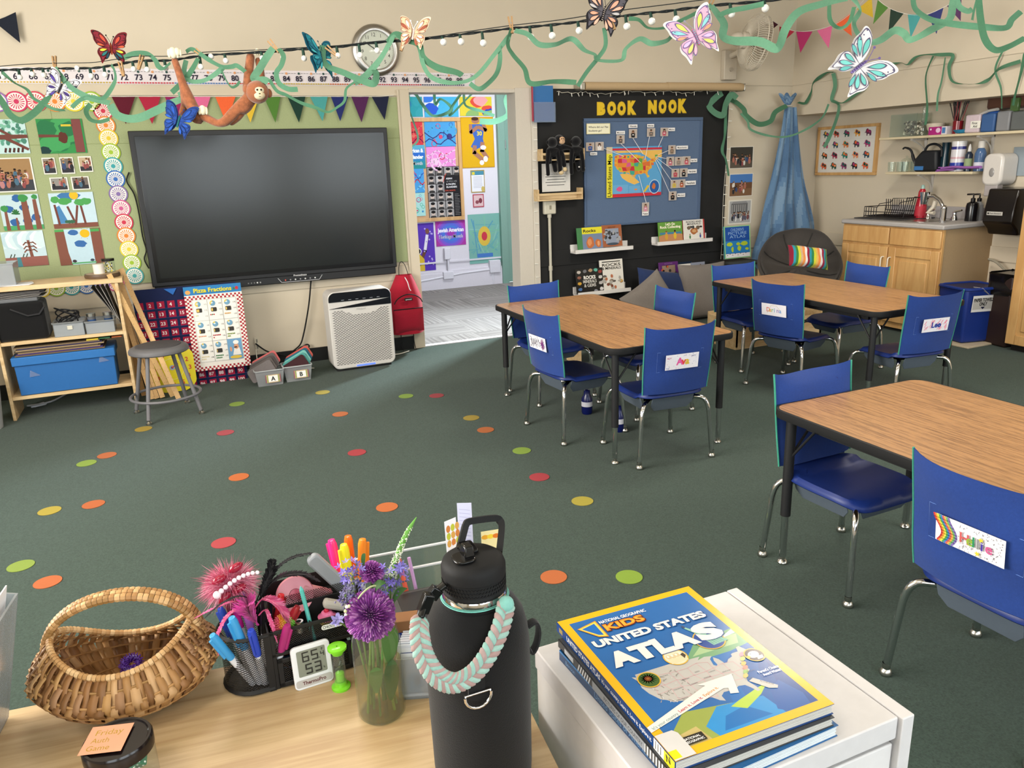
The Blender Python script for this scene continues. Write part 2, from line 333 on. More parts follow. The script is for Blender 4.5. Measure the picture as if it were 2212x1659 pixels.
# ================================================================== floor dots
dots = [(1359,1247, '#9bbf3c'),(1196,1247, '#d9763a'),(483,1173, '#c94a50'),(836,1096, '#e0793a'),(107,1104, '#c0ab3c'),(202,1090, '#cf6c33'),(1258,1083, '#c3b440'),(1165,1031, '#c5404a'),(516,1031, '#df7636'),(1127,974, '#9fc14c'),(771,978, '#c5404a'),(231,984, '#d0713c'),(187,1001, '#96b244'),(1018,903, '#bfa53e'),(1049,929, '#d9793c'),(310,927, '#bfa23a'),(487,935, '#b8434b'),(735,895, '#d6753a'),(943,855, '#b8434b'),(877,856, '#93b548'),(697,848, '#bba840'),(512,873, '#98b84a'),(45,1223, '#94ad45'),(103,1258, '#d0703a')]
names = {'#9': 'green'}
where = {(1359,1247): 'green dot nearest the white cabinet with the atlas', (1196,1247): 'orange dot just beyond the black water bottle', (483,1173): 'red dot just beyond the pink feathers', (836,1096): 'orange dot in mid floor beyond the flower vase', (107,1104): 'yellow dot left of an orange one, beyond the basket', (202,1090): 'orange dot right of a yellow one, beyond the basket', (1258,1083): 'yellow dot nearest the middle of the front table aisle', (1165,1031): 'red dot between a green and a yellow dot near the tables', (516,1031): 'orange dot alone in the middle of the left floor', (1127,974): 'green dot closest to the first blue chair', (771,978): 'red dot in the very centre of the open floor', (231,984): 'orange dot touching a green dot, in front of the shelf', (187,1001): 'green dot touching an orange dot, in front of the shelf', (1018,903): 'yellow dot beside an orange dot, left of the first table', (1049,929): 'orange dot beside a yellow dot, left of the first table', (310,927): 'yellow dot beside the feet of the grey stool', (487,935): 'red dot between the stool and the centre floor', (735,895): 'orange dot in front of the air purifier', (943,855): 'red dot nearest the doorway', (877,856): 'green dot beside a red one near the doorway', (697,848): 'yellow dot near the pencil bins', (512,873): 'green dot right of the grey stool', (45,1223): 'green dot farthest left, near the basket', (103,1258): 'orange dot farthest left, beyond the basket'}
for x, y, c in dots:
    p = G(x, y); q = MB(); c = tuple(v*.52+.015 for v in hexc(c)); q.prism([(p.x+.05*cos(a), p.y+.05*sin(a)) for a in [2*pi*k/40 for k in range(40)]], .0005,.0025, c)
    tag(obj('floor_dot', q, 'paper'), 'round '+where[(x, y)], 'floor dot', 'round dots stuck on the carpet')
# ================================================================== tables and chairs
TH = .62
def make_table():
    t = thing('classroom_table', 'x', 'table')
    top = MB(); top.prism(rrect(.745,1.507,.06,6), TH-.0285, TH+.0003); obj('tabletop', top, 'table_laminate', t, smooth=False)
    e = MB('#1b1b1c'); n = 6; o = rrect(.765,1.527,.07, n); i = rrect(.744,1.506,.06, n); k = len(o)
    prof = [(0,0, TH-.0005),(1,0, TH-.005),(1,0, TH-.026),(0,0, TH-.032)]
    rings = [[(x, y, TH) for x, y in i], [(x*.998, y*.999, TH-.001) for x, y in o], [(x, y, TH-.006) for x, y in o], [(x, y, TH-.026) for x, y in o], [(x*.996, y*.998, TH-.031) for x, y in o], [(x, y, TH-.0305) for x, y in i]]
    e.add([v for r in rings for v in r], [(a*k+b, (a)*k+(b+1) % k, (a+1)*k+(b+1) % k, (a+1)*k+b) for a in range(5) for b in range(k)]); obj('edge_band', e, 'rubber', t)
    ap = MB('#151516')
    for s in (-1,1): ap.box((s*.30,0, TH-.05),(.02,1.28,.036)); ap.box((0, s*.66, TH-.05),(.6,.02,.036))
    obj('apron', ap, 'satin', t)
    for sx in (-1,1):
        for sy in (-1,1):
            l = MB('#19191b'); x, y = sx*.325, sy*.70
            l.cyl((x, y, TH-.03),(x, y, .20),.0185, seg=16); lg = obj('leg', l, 'satin', t)
            q = MB(); q.cyl((x, y, .20),(x, y, .03),.0135, seg=16); obj('leg_insert', q, 'chrome', lg)
            q = MB('#8a8780'); q.lathe([(.008,.035),(.013,.03),(.009,.026),(.009,.018),(.016,.014),(.019,.006),(.016,0)], M=TR(x, y, 0), seg=16); obj('foot', q, 'steel', lg)
            b = MB('#19191b'); b.cyl((x, y-sy*.005,.43),(x, y-sy*.13, TH-.035),.005, seg=8); b.cyl((x-sx*.005, y, .43),(x-sx*.13, y, TH-.035),.005, seg=8); obj('brace', b, 'satin', lg)
    return t
tp = make_table()
TT = [(2.262,3.91, 'rectangular wood-grain table nearest the doorway, between the two others'),(3.995,3.90, 'rectangular wood-grain table in front of the sink cabinet'),(2.295,1.335, 'rectangular wood-grain table nearest the desk, cut by the photo edge')]
for i, (x, y, lb) in enumerate(TT):
    if i == 0: tp.matrix_world = TR(x, y, 0); tp['label'] = lb; tp['group'] = 'wood-grain classroom tables'; TP = tp
    else: dup(TP, TR(x, y, 0), lb, 'wood-grain classroom tables')
BLUE, NAVY, GREEN = '#223d80', '#122a66', '#3a8f78'
def make_chair():
    t = thing('student_chair', 'x', 'chair')
    # seat shell: a dished pan with turned-down rim, then the back shell rising behind it
    def pan(u, v):
        a = (u-.5)*2; b = (v-.5)*2
        x = a*.195*(1-.10*max(0,-b)**2)*(1-.13*max(0, b)**3); y = b*.19
        k = max(abs(a), abs(b)); z = .365-.012*(1-a*a)*(1-b*b)
        if k > .93: z -= .02
        if b > .3: z -= .022*((b-.3)/.7)**2
        if b < -.6: z += .012
        r2 = (abs(a)**6+abs(b)**6)**(1/6); s = 1/r2*k if r2 > 0 else 1
        return (x*s, y*s, z)
    s = MB('#152c70'); s.grid(pan, 18,18)
    o = obj('seat', s, 'plastic', t); q = o.modifiers.new('thick', 'SOLIDIFY'); q.thickness = .006
    def bk(u, v):
        a = (u-.5)*2; z = .37+v*.305; w = .150-.02*v; r = 1-.08*max(0, v-.85)/.15*abs(a)
        return (a*w*r, -.196-.036*v+.022*a*a, z)
    s = MB('#152c70'); s.grid(bk, 12,8); o = obj('backrest', s, 'plastic', t); q = o.modifiers.new('thick', 'SOLIDIFY'); q.thickness = .006
    # fabric cover slipped over the back
    c = MB(BLUE)
    def outer(u, v):
        a = (u-.5)*2; w = .186+.008*v**2-.02*max(0,.25-v); z = .378+v*.335; puff = .006*sin(v*9)*sin(a*3)
        ear = .016*abs(a)**5*v**3
        dip = .03*(1-v)**3*(1-a*a)
        return (a*w, -.208-.040*v+.030*a*a+puff, z+ear-dip*0)
    def inner(u, v):
        x, y, z = outer(u, v); a = (u-.5)*2; k = (1-abs(a)**3)
        if v > .85: k *= max(0,(1-v)/.15)**.6
        return (x*.998, y+.046*k+.001, z)
    c.grid(outer, 16,12); c.grid(lambda u, v: inner(1-u, v),16,12)
    cv = obj('seat_cover', c, 'fabric', t)
    g = MB(GREEN)
    for sd in (0,1): g = MB(GREEN); g.tube([Vector(outer(sd, v/10))+Vector(((sd-.5)*.006,.002,0)) for v in range(11)], .0042, seg=6, flat=.7); obj('piping', g, 'fabric', cv)
    f = MB('#6688cc'); P = [Vector(outer(.5+a*.34,.50+b*.15))+Vector((0,-.003,0)) for a, b in ((-1,-1),(1,-1),(1,1),(-1,1))]
    f.tube(P, .0007, seg=4, closed=True); obj('pocket_window', f, 'fabric', cv)
    # under-seat hub, four wings, chrome legs
    h = MB('#141416'); h.box((0,0,.335),(.22,.22,.03)); h.box((0,0,.318),(.12,.12,.03))
    for x, y in ((.07,.0),(-.07,0),(0,.1)): h.cyl((x, y, .32),(x, y, .285),.008, seg=8)
    obj('seat_bracket', h, 'rubber', t, bevel=.004)
    for k in range(4):
        Mx = Matrix.Rotation(k*pi/2,4, 'Z'); wg = MB('#56606c', M=Mx)
        pts = [(-.12,.345),(.12,.345),(.12,.300),(.095,.268),(-.095,.268),(-.12,.300)]
        T = Matrix(((1,0,0,0),(0,.25,-.9,-.185-.09),(0,1,0,0),(0,0,0,1)))
        wg.prism(pts, 0,.004, M=Matrix(((1,0,0,0),(0,-.35,.94,-.045),(0,.94,.35,.02),(0,0,0,1))))
        obj('side_flange', wg, 'satin', t, bevel=.002)
    for sx in (-1,1):
        for sy in (-1,1):
            l = MB(); a = (sx*.05, sy*.05,.325); b = (sx*.15, sy*.15,.322); c0 = (sx*.19, sy*.185,.315); d = (sx*.195, sy*.19,.25)
            P = [a, b]+[tuple(p) for p in bez(b, (sx*.180, sy*.178,.324),(sx*.188, sy*.184,.30), d, 7)[1:]]+[(sx*.212, sy*.205,.022)]
            l.tube(P, .0115, seg=14); lg = obj('leg', l, 'chrome', t)
            q = MB('#c9c4b8'); q.lathe([(.0118,.04),(.0125,.03),(.011,.022),(.015,.017),(.019,.008),(.017,.001),(.004,0)], M=TR(sx*.212, sy*.205,0), seg=16); obj('glide', q, 'steel', lg)
    return t, outer
ch, c_outer = make_chair()
# x, y, facing (0 = +y), name card, label
CH = [(2.23,3.275,-4,0, 'blue-covered chair with a three-letter colourful name card, near end of the doorway table'),
      (2.02,3.80,-86,1, 'blue-covered chair with a purple scribbled card, left long side of the doorway table'),
      (2.215,4.495,184, None, 'blue-covered chair tucked at the far end of the doorway table'),
      (2.60,3.95,92, None, 'blue-covered chair peeking over the right side of the doorway table'),
      (3.93,3.22,-6,2, 'blue-covered chair with a pink name card by the sink-side table'),
      (3.715,3.87,-78,3, 'blue-covered chair with a pale rainbow-lettered card, left side of the sink-side table'),
      (3.86,4.485,178, None, 'blue-covered chair at the far end of the sink-side table, below the blue curtain'),
      (4.36,4.10,88, None, 'blue-covered chair in front of the maple cabinet doors'),
      (2.16,1.915,182, None, 'blue-covered chair tucked under the far end of the nearest table'),
      (1.985,1.18,-88,4, 'nearest blue-covered chair, with a rainbow and glitter name card')]
grp = 'blue-covered student chairs'
def card(parent, k):
    W, Hh = .185,.078; c = MB(); c.rect(-W/2,-Hh/2, W, Hh, '#e8e4ea'); r = random.Random(k+3)
    if k == 0:
        for i in range(34): x, y = r.uniform(-.085,.085), r.uniform(-.034,.034); c.line([(x, y),(x+r.uniform(-.006,.006), y+r.uniform(-.006,.006))], .0012, r.choice(['#7a86b8', '#b07aa0', '#88a8c8', '#556', '#c88']))
        for t_, x, cl in (('A', -.026, '#e0549a'),('v', -.004, '#e0443c'),('a', .014, '#d8b32e')): c.txt(t_, x*1.25,-.016,.036, cl, bold=.03)
        c.txt('JAYY', .05,.02,.008, '#3a3f8c'); c.txt('BOY', -.085,.018,.009, '#c05a8a'); c.txt('THY', -.088,-.034,.007, '#2a5fae')
    elif k == 1:
        for i in range(26): a = i/26*2*pi; c.line([(.055,0),(.055+.030*cos(a)*r.uniform(.6,1),.034*sin(a)*r.uniform(.7,1))], .003, r.choice(['#6a2f74', '#4c2566', '#8a3a78']))
        for i in range(5): c.line([(-.07+i*.02,-.03+.01*i),(-.065+i*.02,.02),(-.055+i*.02,-.02)], .003, '#3a3a4c')
        for i in range(20): x, y = r.uniform(-.09,.03), r.uniform(-.03,.03); c.ell(x, y, .003,.003, '#7a7488', 6)
    elif k == 2:
        for i in range(30): x, y = r.uniform(-.085,.075), r.uniform(-.034,.02); c.line([(x, y),(x+.01, y+.016)], .0045, r.choice(['#e79ab0', '#ef8aa0', '#f0b4c2']))
        c.txt('Leo', -.03,-.014,.032, '#26409a', bold=.03); c.txt('B', .018,-.012,.020, '#26409a', bold=.03)
    elif k == 3:
        for i, l in enumerate('Darina'): c.txt(l, -.055+i*.019,-.014,.028, ['#d8746a', '#e0a050', '#8fb86a', '#79a8c8', '#9a86b8', '#6f9ad0'][i], bold=.02)
        c.line([(-.05,-.025),(-.02,.028),(.02,.03),(.05,.0)], .002, '#c8c08a')
    else:
        for i, cl in enumerate(['#c23b3b', '#d98a3a', '#d8cf4a', '#4f9a55', '#3f76b8', '#c25a5a', '#dba04a', '#6aa866', '#7a6aa8']):
            c.line([(-.086+i*.005+.012*sin(q*.5),-.037+q*.0082) for q in range(10)], .006, cl)
        for i in range(120): x, y = r.uniform(-.03,.088), r.uniform(-.036,.036); c.line([(x, y),(x+r.uniform(-.002,.002), y+.0025)], .0011, '#444')
        for x, ch_, cl in ((-.022, 'H', '#c45a5a'),(-.004, 'e', '#8aa83c'),(.012, 'l', '#2e8a5a'),(.024, 'l', '#888'),(.034, 'i', '#4a3a9a'),(.046, 'e', '#c85a8a')): c.txt(ch_, x, -.012,.028, cl, bold=.02)
        for x, y in ((.034,.016),(.026,-.026)): c.pg([(x+.008*cos(a)*(1 if j % 2 else .45), y+.008*sin(a)*(1 if j % 2 else .45)) for j, a in enumerate([2*pi*q/10 for q in range(10)])], '#d8c83a')
    mid = Vector(c_outer(.5,.5))
    M = Matrix.Translation(mid+Vector((0,-.009,0))) @ Matrix(((1,0,0,0),(0,-.115,-.993,0),(0,.993,-.115,0),(0,0,0,1)))
    return obj('name_card', c, 'paper', parent, M=M, smooth=False)
CHO = []
for i, (x, y, a, k, lb) in enumerate(CH):
    M = TR(x, y, 0, R(a))
    if i == 0: o = ch; KIDS[ch.name] = children(ch); [KIDS.setdefault(q.name, children(q)) for q in KIDS[ch.name]]; ch.matrix_world = M; ch['label'] = lb; ch['group'] = grp
    else: o = dup(ch, M, lb, grp)
    if k is not None: card(o, k)
    CHO.append(o)
# ================================================================== desk, white cabinet and the books on it
DZ, DROT = .73, R(-6.5)
DM = Matrix.Translation((.385,.86,0)) @ Matrix.Rotation(DROT, 4, 'Z')     # origin on the desk's right edge
t = thing('desk', 'pale wood-grain desk in the foreground carrying the wicker basket and the vase', 'desk', M=DM)
obj('desktop', MB().bb((-1.5,-.45, DZ-.028),(0,.283, DZ)), 'desk_wood', t, bevel=.0012, smooth=False)
for x in (-1.45,-.05):
    for y in (-.40,.23): obj('leg', MB('#c9c6c0').bb((x-.02, y-.02,0),(x+.02, y+.02, DZ-.028)), 'satin', t)
CZ = .826
t = thing('white_cabinet', 'white drawer cabinet right of the desk, with the atlas stack on top', 'cabinet', (.585,.72,0))
W = MB('#cbc8c8'); W.bb((-.185,-.165, CZ-.032),(.158,.165, CZ)); obj('cabinet_top', W, 'satin', t, bevel=.002)
W = MB('#cbc8c8'); W.bb((.160,-.170,.02),(.180,.166, CZ)); obj('side_panel', W, 'satin', t, bevel=.0015)
W = MB('#cfccca'); W.bb((-.183,-.163,.02),(-.165,.163, CZ-.033)); obj('side_panel', W, 'satin', t, bevel=.0015)
W = MB('#cfccca'); W.bb((-.164,.148,.02),(.159,.160, CZ-.033)); W.bb((-.164,-.15,.02),(.159,.147,.04)); obj('back_panel', W, 'satin', t)
for k in range(3):
    z0 = .05+k*.25; W = MB('#d6d3d2'); W.bb((-.162,-.162, z0),(.157,-.148, z0+.235)); d = obj('drawer', W, 'satin', t, bevel=.002)
    obj('handle', MB('#bbb').bb((-.05,-.175, z0+.19),(.05,-.163, z0+.20)), 'metal', d, bevel=.003)
US = [(0,.97),(.03,.94),(.04,1),(.51,1),(.52,.97),(.61,.96),(.57,.90),(.64,.93),(.70,.90),(.665,.85),(.645,.72),(.66,.69),(.675,.70),(.68,.80),(.70,.87),(.725,.80),(.735,.71),(.73,.69),(.76,.69),(.79,.74),(.84,.77),(.85,.82),(.87,.83),(.92,.83),(.94,.92),(.97,.93),(1,.80),(.95,.74),(.93,.71),(.945,.69),(.88,.65),(.87,.58),(.84,.60),(.85,.50),(.86,.43),(.78,.33),(.755,.24),(.775,.10),(.775,.02),(.75,.02),(.73,.12),(.71,.19),(.66,.21),(.61,.17),(.58,.18),(.52,.19),(.48,.14),(.475,.04),(.44,.08),(.40,.19),(.36,.17),(.32,.26),(.24,.25),(.17,.29),(.13,.30),(.10,.37),(.06,.42),(.02,.58),(.005,.72),(.02,.85)]
def inside(x, y, P=US):
    c = False; j = len(P)-1
    for i in range(len(P)):
        if (P[i][1] > y) != (P[j][1] > y) and x < (P[j][0]-P[i][0])*(y-P[i][1])/(P[j][1]-P[i][1])+P[i][0]: c = not c
        j = i
    return c
def usmap(c, x0, y0, w, h, base, cols=None, ln=None, lw=.0008, seed=1):
    T = lambda p: (x0+p[0]*w, y0+p[1]*h); c.pg([T(p) for p in US], base)
    r = random.Random(seed); nx, ny = 11,6
    g = [[(i/nx+r.uniform(-.018,.018), j/ny+r.uniform(-.03,.03)) for i in range(nx+1)] for j in range(ny+1)]
    z = c.lay()
    for j in range(ny):
        for i in range(nx):
            q = [g[j][i], g[j][i+1], g[j+1][i+1], g[j+1][i]]
            if all(inside(a*.96+cx*.04, b*.96+cy*.04) for a, b in q for cx, cy in [(sum(k[0] for k in q)/4, sum(k[1] for k in q)/4)]):
                if cols: c.pg([T(p) for p in q], r.choice(cols), False)
                if ln and j % 1 == 0: c.line([T(p) for p in q], lw, ln, True)
            elif cols and inside(sum(k[0] for k in q)/4, sum(k[1] for k in q)/4):
                cx, cy = sum(k[0] for k in q)/4, sum(k[1] for k in q)/4; c.pg([T((cx+(a-cx)*.55, cy+(b-cy)*.55)) for a, b in q], r.choice(cols), False)
def book_block(name, label, cat, w, h, th, cover, M, group=None, spine=None, pages='#c4c1bb'):
    """closed book lying in its own plane: x 0..w, y 0..h, z 0..th, spine along x = 0"""
    t = thing(name, label, cat, M=M, group=group)
    b = MB(cover); b.bb((0,0,0),(w, h, .0007)); b.bb((0,0, th-.0007),(w, h, th)); b.bb((-.0006,0,0),(.0006, h, th)); obj('cover', b, 'gloss', t, smooth=False)
    b = MB(pages)
    n = max(3, min(9, int(th/.0012)))
    for k in range(n): o = .0006*((k*7) % 3); z0 = .0008+(th-.0016)*k/n; b.bb((.0007,.0015+o*.5, z0),(w-.0012-o, h-.0012-o*.5, z0+(th-.0016)/n*.93))
    obj('pages', b, 'paper', t, smooth=False)
    return t
bw, bh = .213,.282; BM = TR(.424,.574, CZ+.0285, R(-1.2),1.05)
t = book_block('softcover_atlas', 'yellow-bordered softcover United States atlas on top of the stack on the white cabinet', 'book', bw, bh, .0135, '#123e7c', BM)
c = MB(dl=.000006)
c.rect(0,0, bw, bh, '#dfab1d'); c.rect(.012,.012, bw-.024, bh-.024, '#2a62a2')
for i, cl in enumerate(['#2468ae', '#245fa6', '#20589c', '#1e4f92', '#1c4788']): c.pg([(.10+.02*i, .012),(bw-.012,.012),(bw-.012,.155-.012*i),(.14+.01*i, .135-.02*i)], cl)
c.pg([(.10,.13),(.14,.165),(bw-.012,.17),(bw-.012,.135),(.17,.13)], '#6f9a72'); c.pg([(.12,.14),(.15,.16),(.20,.158),(.19,.14)], '#9fb88a'); c.pg([(.165,.155),(.2,.168),(.2,.16)], '#c9d6d8')
c.pg([(.012,.012),(.012,.030),(.05,.06),(.11,.05),(.13,.025),(.11,.012)], '#8f9a4a'); c.pg([(.012,.012),(.02,.03),(.05,.035),(.055,.012)], '#b9a66a')
c.pg([(.065,.012),(.06,.03),(.09,.052),(.15,.045),(.155,.012)], '#2e86c4'); c.pg([(.075,.016),(.09,.035),(.12,.04),(.14,.016)], '#1b69ae'); c.pg([(.15,.02),(.165,.05),(.185,.06),(.195,.03),(.19,.012),(.16,.012)], '#23559b')
c.pg([(.105,.045),(.12,.035),(.15,.048),(.17,.062),(.15,.058),(.12,.05)], '#a9c04a')
usmap(c, .030,.052,.160,.088, '#b5b2ae', None, '#c9a0a4', .0007,4)
for i in range(46): x, y = rnd.uniform(.036,.085), rnd.uniform(.075,.130); c.line([(x, y),(x+rnd.uniform(-.004,.006), y+rnd.uniform(-.006,.004))], .0009, rnd.choice(['#9a958f', '#8a837d', '#c9c6c3']))
for i, (x, y) in enumerate([(.165,.095),(.168,.102),(.173,.110),(.178,.118),(.16,.088),(.155,.082)]): c.ell(x, y, .005,.003, ['#d88a7a', '#dca85a', '#b9c46a', '#d890a0', '#8fae6a', '#c9b06a'][i], 8,.6)
for s_, x, y in (('KANSAS', .087,.095),('OKLAHOMA', .094,.082),('TEXAS', .085,.066),('IOWA', .104,.112),('NEBRASKA', .08,.106),('GEORGIA', .150,.075),('KENTUCKY', .134,.098),('ILLINOIS', .119,.105),('COLORADO', .062,.095),('NEW MEXICO', .055,.078),('TENNESSEE', .130,.089),('MISSOURI', .107,.098),('MONTANA', .06,.122),('CAROLINA', .16,.086)): c.txt(s_, x, y, .0017, '#555')
c.pg([(.160,.075),(.178,.052),(.174,.048),(.165,.052),(.152,.072)], '#b5b2ae'); c.txt('FLORIDA', .163,.066,.0028, '#444', rot=-.85)
# the white arrow ribbon with its motto
c.pg([(.0,.047),(.0,.055),(.10,.087),(.092,.092),(.142,.092),(.128,.060),(.118,.063),(.122,.072),(.104,.079)], '#d8d6d2')
c.pg([(-.0,.046),(0,.054),(.122,.086),(.125,.076)], '#d8d6d2')
c.txt("It's your country.", .005,.0485,.0042, '#6d8a86', .012, rot=.25); c.txt('Learn it. Love it.', .047,.0600,.0042, '#b02a3c', .02, rot=.25); c.txt('Explore it.', .088,.0705,.0042, '#c98a3e', .02, rot=.25)
def medal(x, y, r_, bgc): c.ell(x, y, r_+.0015, r_+.0015, '#d9a838', 28); c.ell(x, y, r_, r_, bgc, 28)
medal(.100,.148,.0145, '#dcd0b4')
for i in range(4): c.ell(.092+i*.0058,.151-(i % 2)*.001,.0036,.0042, '#cbb893', 10); c.ell(.0915+i*.0058,.152,.0017,.0022, '#f0e6d0', 8)
c.pg([(.088,.137),(.112,.137),(.113,.146),(.089,.147)], '#d9cba6'); c.pg([(.108,.150),(.113,.152),(.114,.146),(.109,.141)], '#4a3d30')
medal(.160,.161,.0195, '#25468f')
c.pg([(.158,.148),(.182,.150),(.176,.162),(.168,.170),(.160,.172),(.154,.166)], '#7fb0a0'); c.pg([(.160,.168),(.155,.172),(.144,.196),(.147,.197),(.163,.172)], '#8abaa8'); c.ell(.161,.1755,.0042,.005, '#86b7a4', 12)
for a in range(7): c.line([(.161+.004*cos(.3+a*.4),.178+.003*sin(.3+a*.4)),(.161+.0075*cos(.3+a*.4),.178+.007*sin(.3+a*.4))], .0009, '#6fa090')
c.pg([(.170,.164),(.176,.168),(.179,.160),(.173,.158)], '#9cc8b6'); c.ell(.1455,.198,.002,.0035, '#3d4a66', 8)
for i in range(5): c.line([(.160+i*.004,.150),(.157+i*.003,.166)], .0008, '#5a8f80')
medal(.046,.124,.0128, '#3e5a2a')
for a in range(16): aa = a*pi/8; c.pg([(.046+.003*cos(aa-.5),.126+.003*sin(aa-.5)),(.046+.0115*cos(aa),.126+.0105*sin(aa)),(.046+.003*cos(aa+.5),.126+.003*sin(aa+.5))], ['#e3b521', '#cf8f1c'][a % 2], False)
c.ell(.046,.126,.0045,.0045, '#6b2f14', 14); c.ell(.046,.126,.0022,.0022, '#8f5a22', 10)
medal(.191,.110,.0118, '#4a362c'); c.ell(.190,.111,.0080,.0062, '#e4dcd2', 14,.3); c.pg([(.182,.112),(.178,.110),(.180,.106),(.185,.109)], '#dfa92c'); c.ell(.1875,.1135,.0009,.0009, '#222', 8)
for i in range(7): c.line([(.192+i*.0012,.106),(.190+i*.0012,.101)], .0012, '#d9cfc2')
c.txt("Parent's Choice", .172,.078,.0045, '#eef', .02, rot=.0, al='L', w=.030); c.txt('Award Winner!', .174,.0715,.0045, '#eef', .02, w=.027)
# masthead
fr = [(.017,.252),(.044,.258),(.046,.222),(.035,.227)]
def kink(s_, col): c.pg([(x, y) for x, y in s_], col)
kink([(.016,.2530),(.047,.2610),(.0465,.2215),(.034,.2260)], '#d98a1e'); kink([(.0175,.2522),(.0455,.2590),(.0452,.2235),(.035,.2275)], '#e9c353'); kink([(.0215,.2505),(.0425,.2555),(.0422,.2275),(.036,.2300)], '#1d63b0')
c.txt('NATIONAL GEOGRAPHIC', .050,.2515,.0062, '#f2f2ee', .02, w=.072)
c.txt('KIDS', .0500,.2330,.0148, '#5d2412', .085, w=.062); c.txt('KIDS', .0505,.2338,.0140, '#e8802a', .045, w=.060); c.txt('KIDS', .0512,.2352,.0108, '#f0a53c', .01, w=.0585)
c.txt('UNITED STATES', .0195,.2055,.0135, '#16427e', .06, w=.172); c.txt('UNITED STATES', .0190,.2065,.0135, '#dcdad6', .05, w=.171)
for i, (l, x, hh) in enumerate((('A', .021,.026),('T', .0535,.027),('L', .087,.028),('A', .108,.0285),('S', .1495,.031))):
    wl = (.036,.034,.024,.040,.038)[i]; c.txt(l, x+.001,.1610-.0006*i*0, hh, '#16427e', .07, w=wl); c.txt(l, x, .1620, hh, '#dcdad6', .07, w=wl)
c.rect(.014,.0135,.036,.012, '#26221e'); c.line([(.0165,.0155),(.0215,.0155),(.0215,.0235),(.0165,.0235)], .0013, '#d9b13a', True); c.txt('NATIONAL', .024,.0200,.0032, '#ddd', .02, w=.022); c.txt('GEOGRAPHIC', .024,.0152,.0032, '#ddd', .02, w=.024)
c.pg([(0,.0),(.026,0),(.026,.034),(.022,.040),(0,.040)], '#c6c4c2'); c.rect(0,.002,.010,.012, '#e6cf1d'); 
obj('front_cover', c, 'gloss', t, M=TR(0,0,.0136), smooth=False)
SP = Matrix(((0,0,-1,-.0008),(-1,0,0, bh),(0,1,0,0),(0,0,0,1)))  # spine faces -x, text runs towards the viewer
c = MB(); c.rect(0,.0, bh, .0134, '#15407e'); c.txt('UNITED STATES ATLAS', .03,.0035,.0068, '#e9ecf2', .03, w=.092); c.txt("It's your country. Learn it. Love it. Explore it.", .126,.0040,.0052, '#e9ecf2', .02, w=.112)
c.rect(.008,.003,.010,.007, '#9a8a5a'); c.rect(.242,0,.04,.0134, '#e8e6e4'); c.rect(.262,0,.020,.0134, '#d8d02c'); c.txt('N', .267,.003,.008, '#222', .03, rot=.2)
for k in range(3): c.line([(.246+k*.005,.002),(.246+k*.005,.0115)], .0011, '#555')
obj('spine', c, 'gloss', t, M=SP, smooth=False)
t2 = book_block('photo_book', 'thin black and grey striped book, middle of the stack on the white cabinet', 'book', .225,.285,.012, '#3a3c40', TR(.420,.567, CZ+.0160, R(-.6)))
c = MB(); c.rect(0,0,.285,.0118, '#2a2c30'); c.rect(.0,0,.05,.0118, '#1a1a1c'); c.rect(.02,.002,.026,.0075, '#b9bcc0')
for k in range(6): c.line([(.060+k*.006,.001),(.064+k*.006,.011)], .0026, '#d8dadd')
c.rect(.10,0,.185,.0118, '#8b9097'); c.txt('PICTURES OF OUR COUNTRY', .13,.003,.0055, '#3a3e46', .01, w=.09); c.rect(.225,0,.05,.0118, '#d9d9da'); [c.line([(.228+k*.006,0),(.228+k*.006,.0118)], .003, '#333') for k in range(7)]
obj('spine', c, 'gloss', t2, M=Matrix(((0,0,-1,-.0008),(-1,0,0,.285),(0,1,0,0),(0,0,0,1))), smooth=False)
t3 = book_block('reference_book', 'blue hardcover book at the bottom of the stack on the white cabinet', 'book', .222,.288,.0155, '#1f5c94', TR(.429,.557, CZ+.0003, R(1.6)), pages='#cfd6da')
c = MB(); c.rect(0,0,.288,.0153, '#1c3f66'); c.rect(0,.0125,.288,.0028, '#2d7ab8'); c.txt('Benson', .018,.003,.0062, '#6f97bd', .0, w=.026); c.txt('United States of America', .095,.003,.0085, '#5f8ab4', .0, w=.12); [c.line([(.243+k*.007,0),(.243+k*.007,.0153)], .0035, '#e6e6e6') for k in range(5)]
obj('spine', c, 'gloss', t3, M=Matrix(((0,0,-1,-.0008),(-1,0,0,.288),(0,1,0,0),(0,0,0,1))), smooth=False)
# ================================================================== wicker basket
bx, by = G(262,1478, DZ)[:2]; bx, by = -.148,1.180
t = thing('wicker_basket', 'brown woven wicker basket with a wrapped handle on the desk', 'basket', M=TR(bx, by, DZ, R(-12)))
def rimz(th): return (.082+.034*abs(cos(th))**2.2) if sin(th) < 0 else (.058+.058*abs(cos(th))**2.2)
def bsk(th, v, off=0):
    rr = (.50+.52*sin(min(1, v*1.25+.05)*pi/2)**1.0) if v < .6 else (1.02-.29*((v-.6)/.4)**1.3)
    z = .004+rimz(th)*(v**1.35)
    a, b = .134,.106; sag = 1+.05*sin(th*9)*v*(1-v)
    return Vector(((a*rr*sag+off)*cos(th),(b*rr+off)*sin(th), z))
browns = ['#a37848', '#8f643a', '#b58a55', '#7f5832', '#9c7450', '#c0986a']
wv = MB(); NR = 84; hoops = [.16,.34,.52,.70,.86]
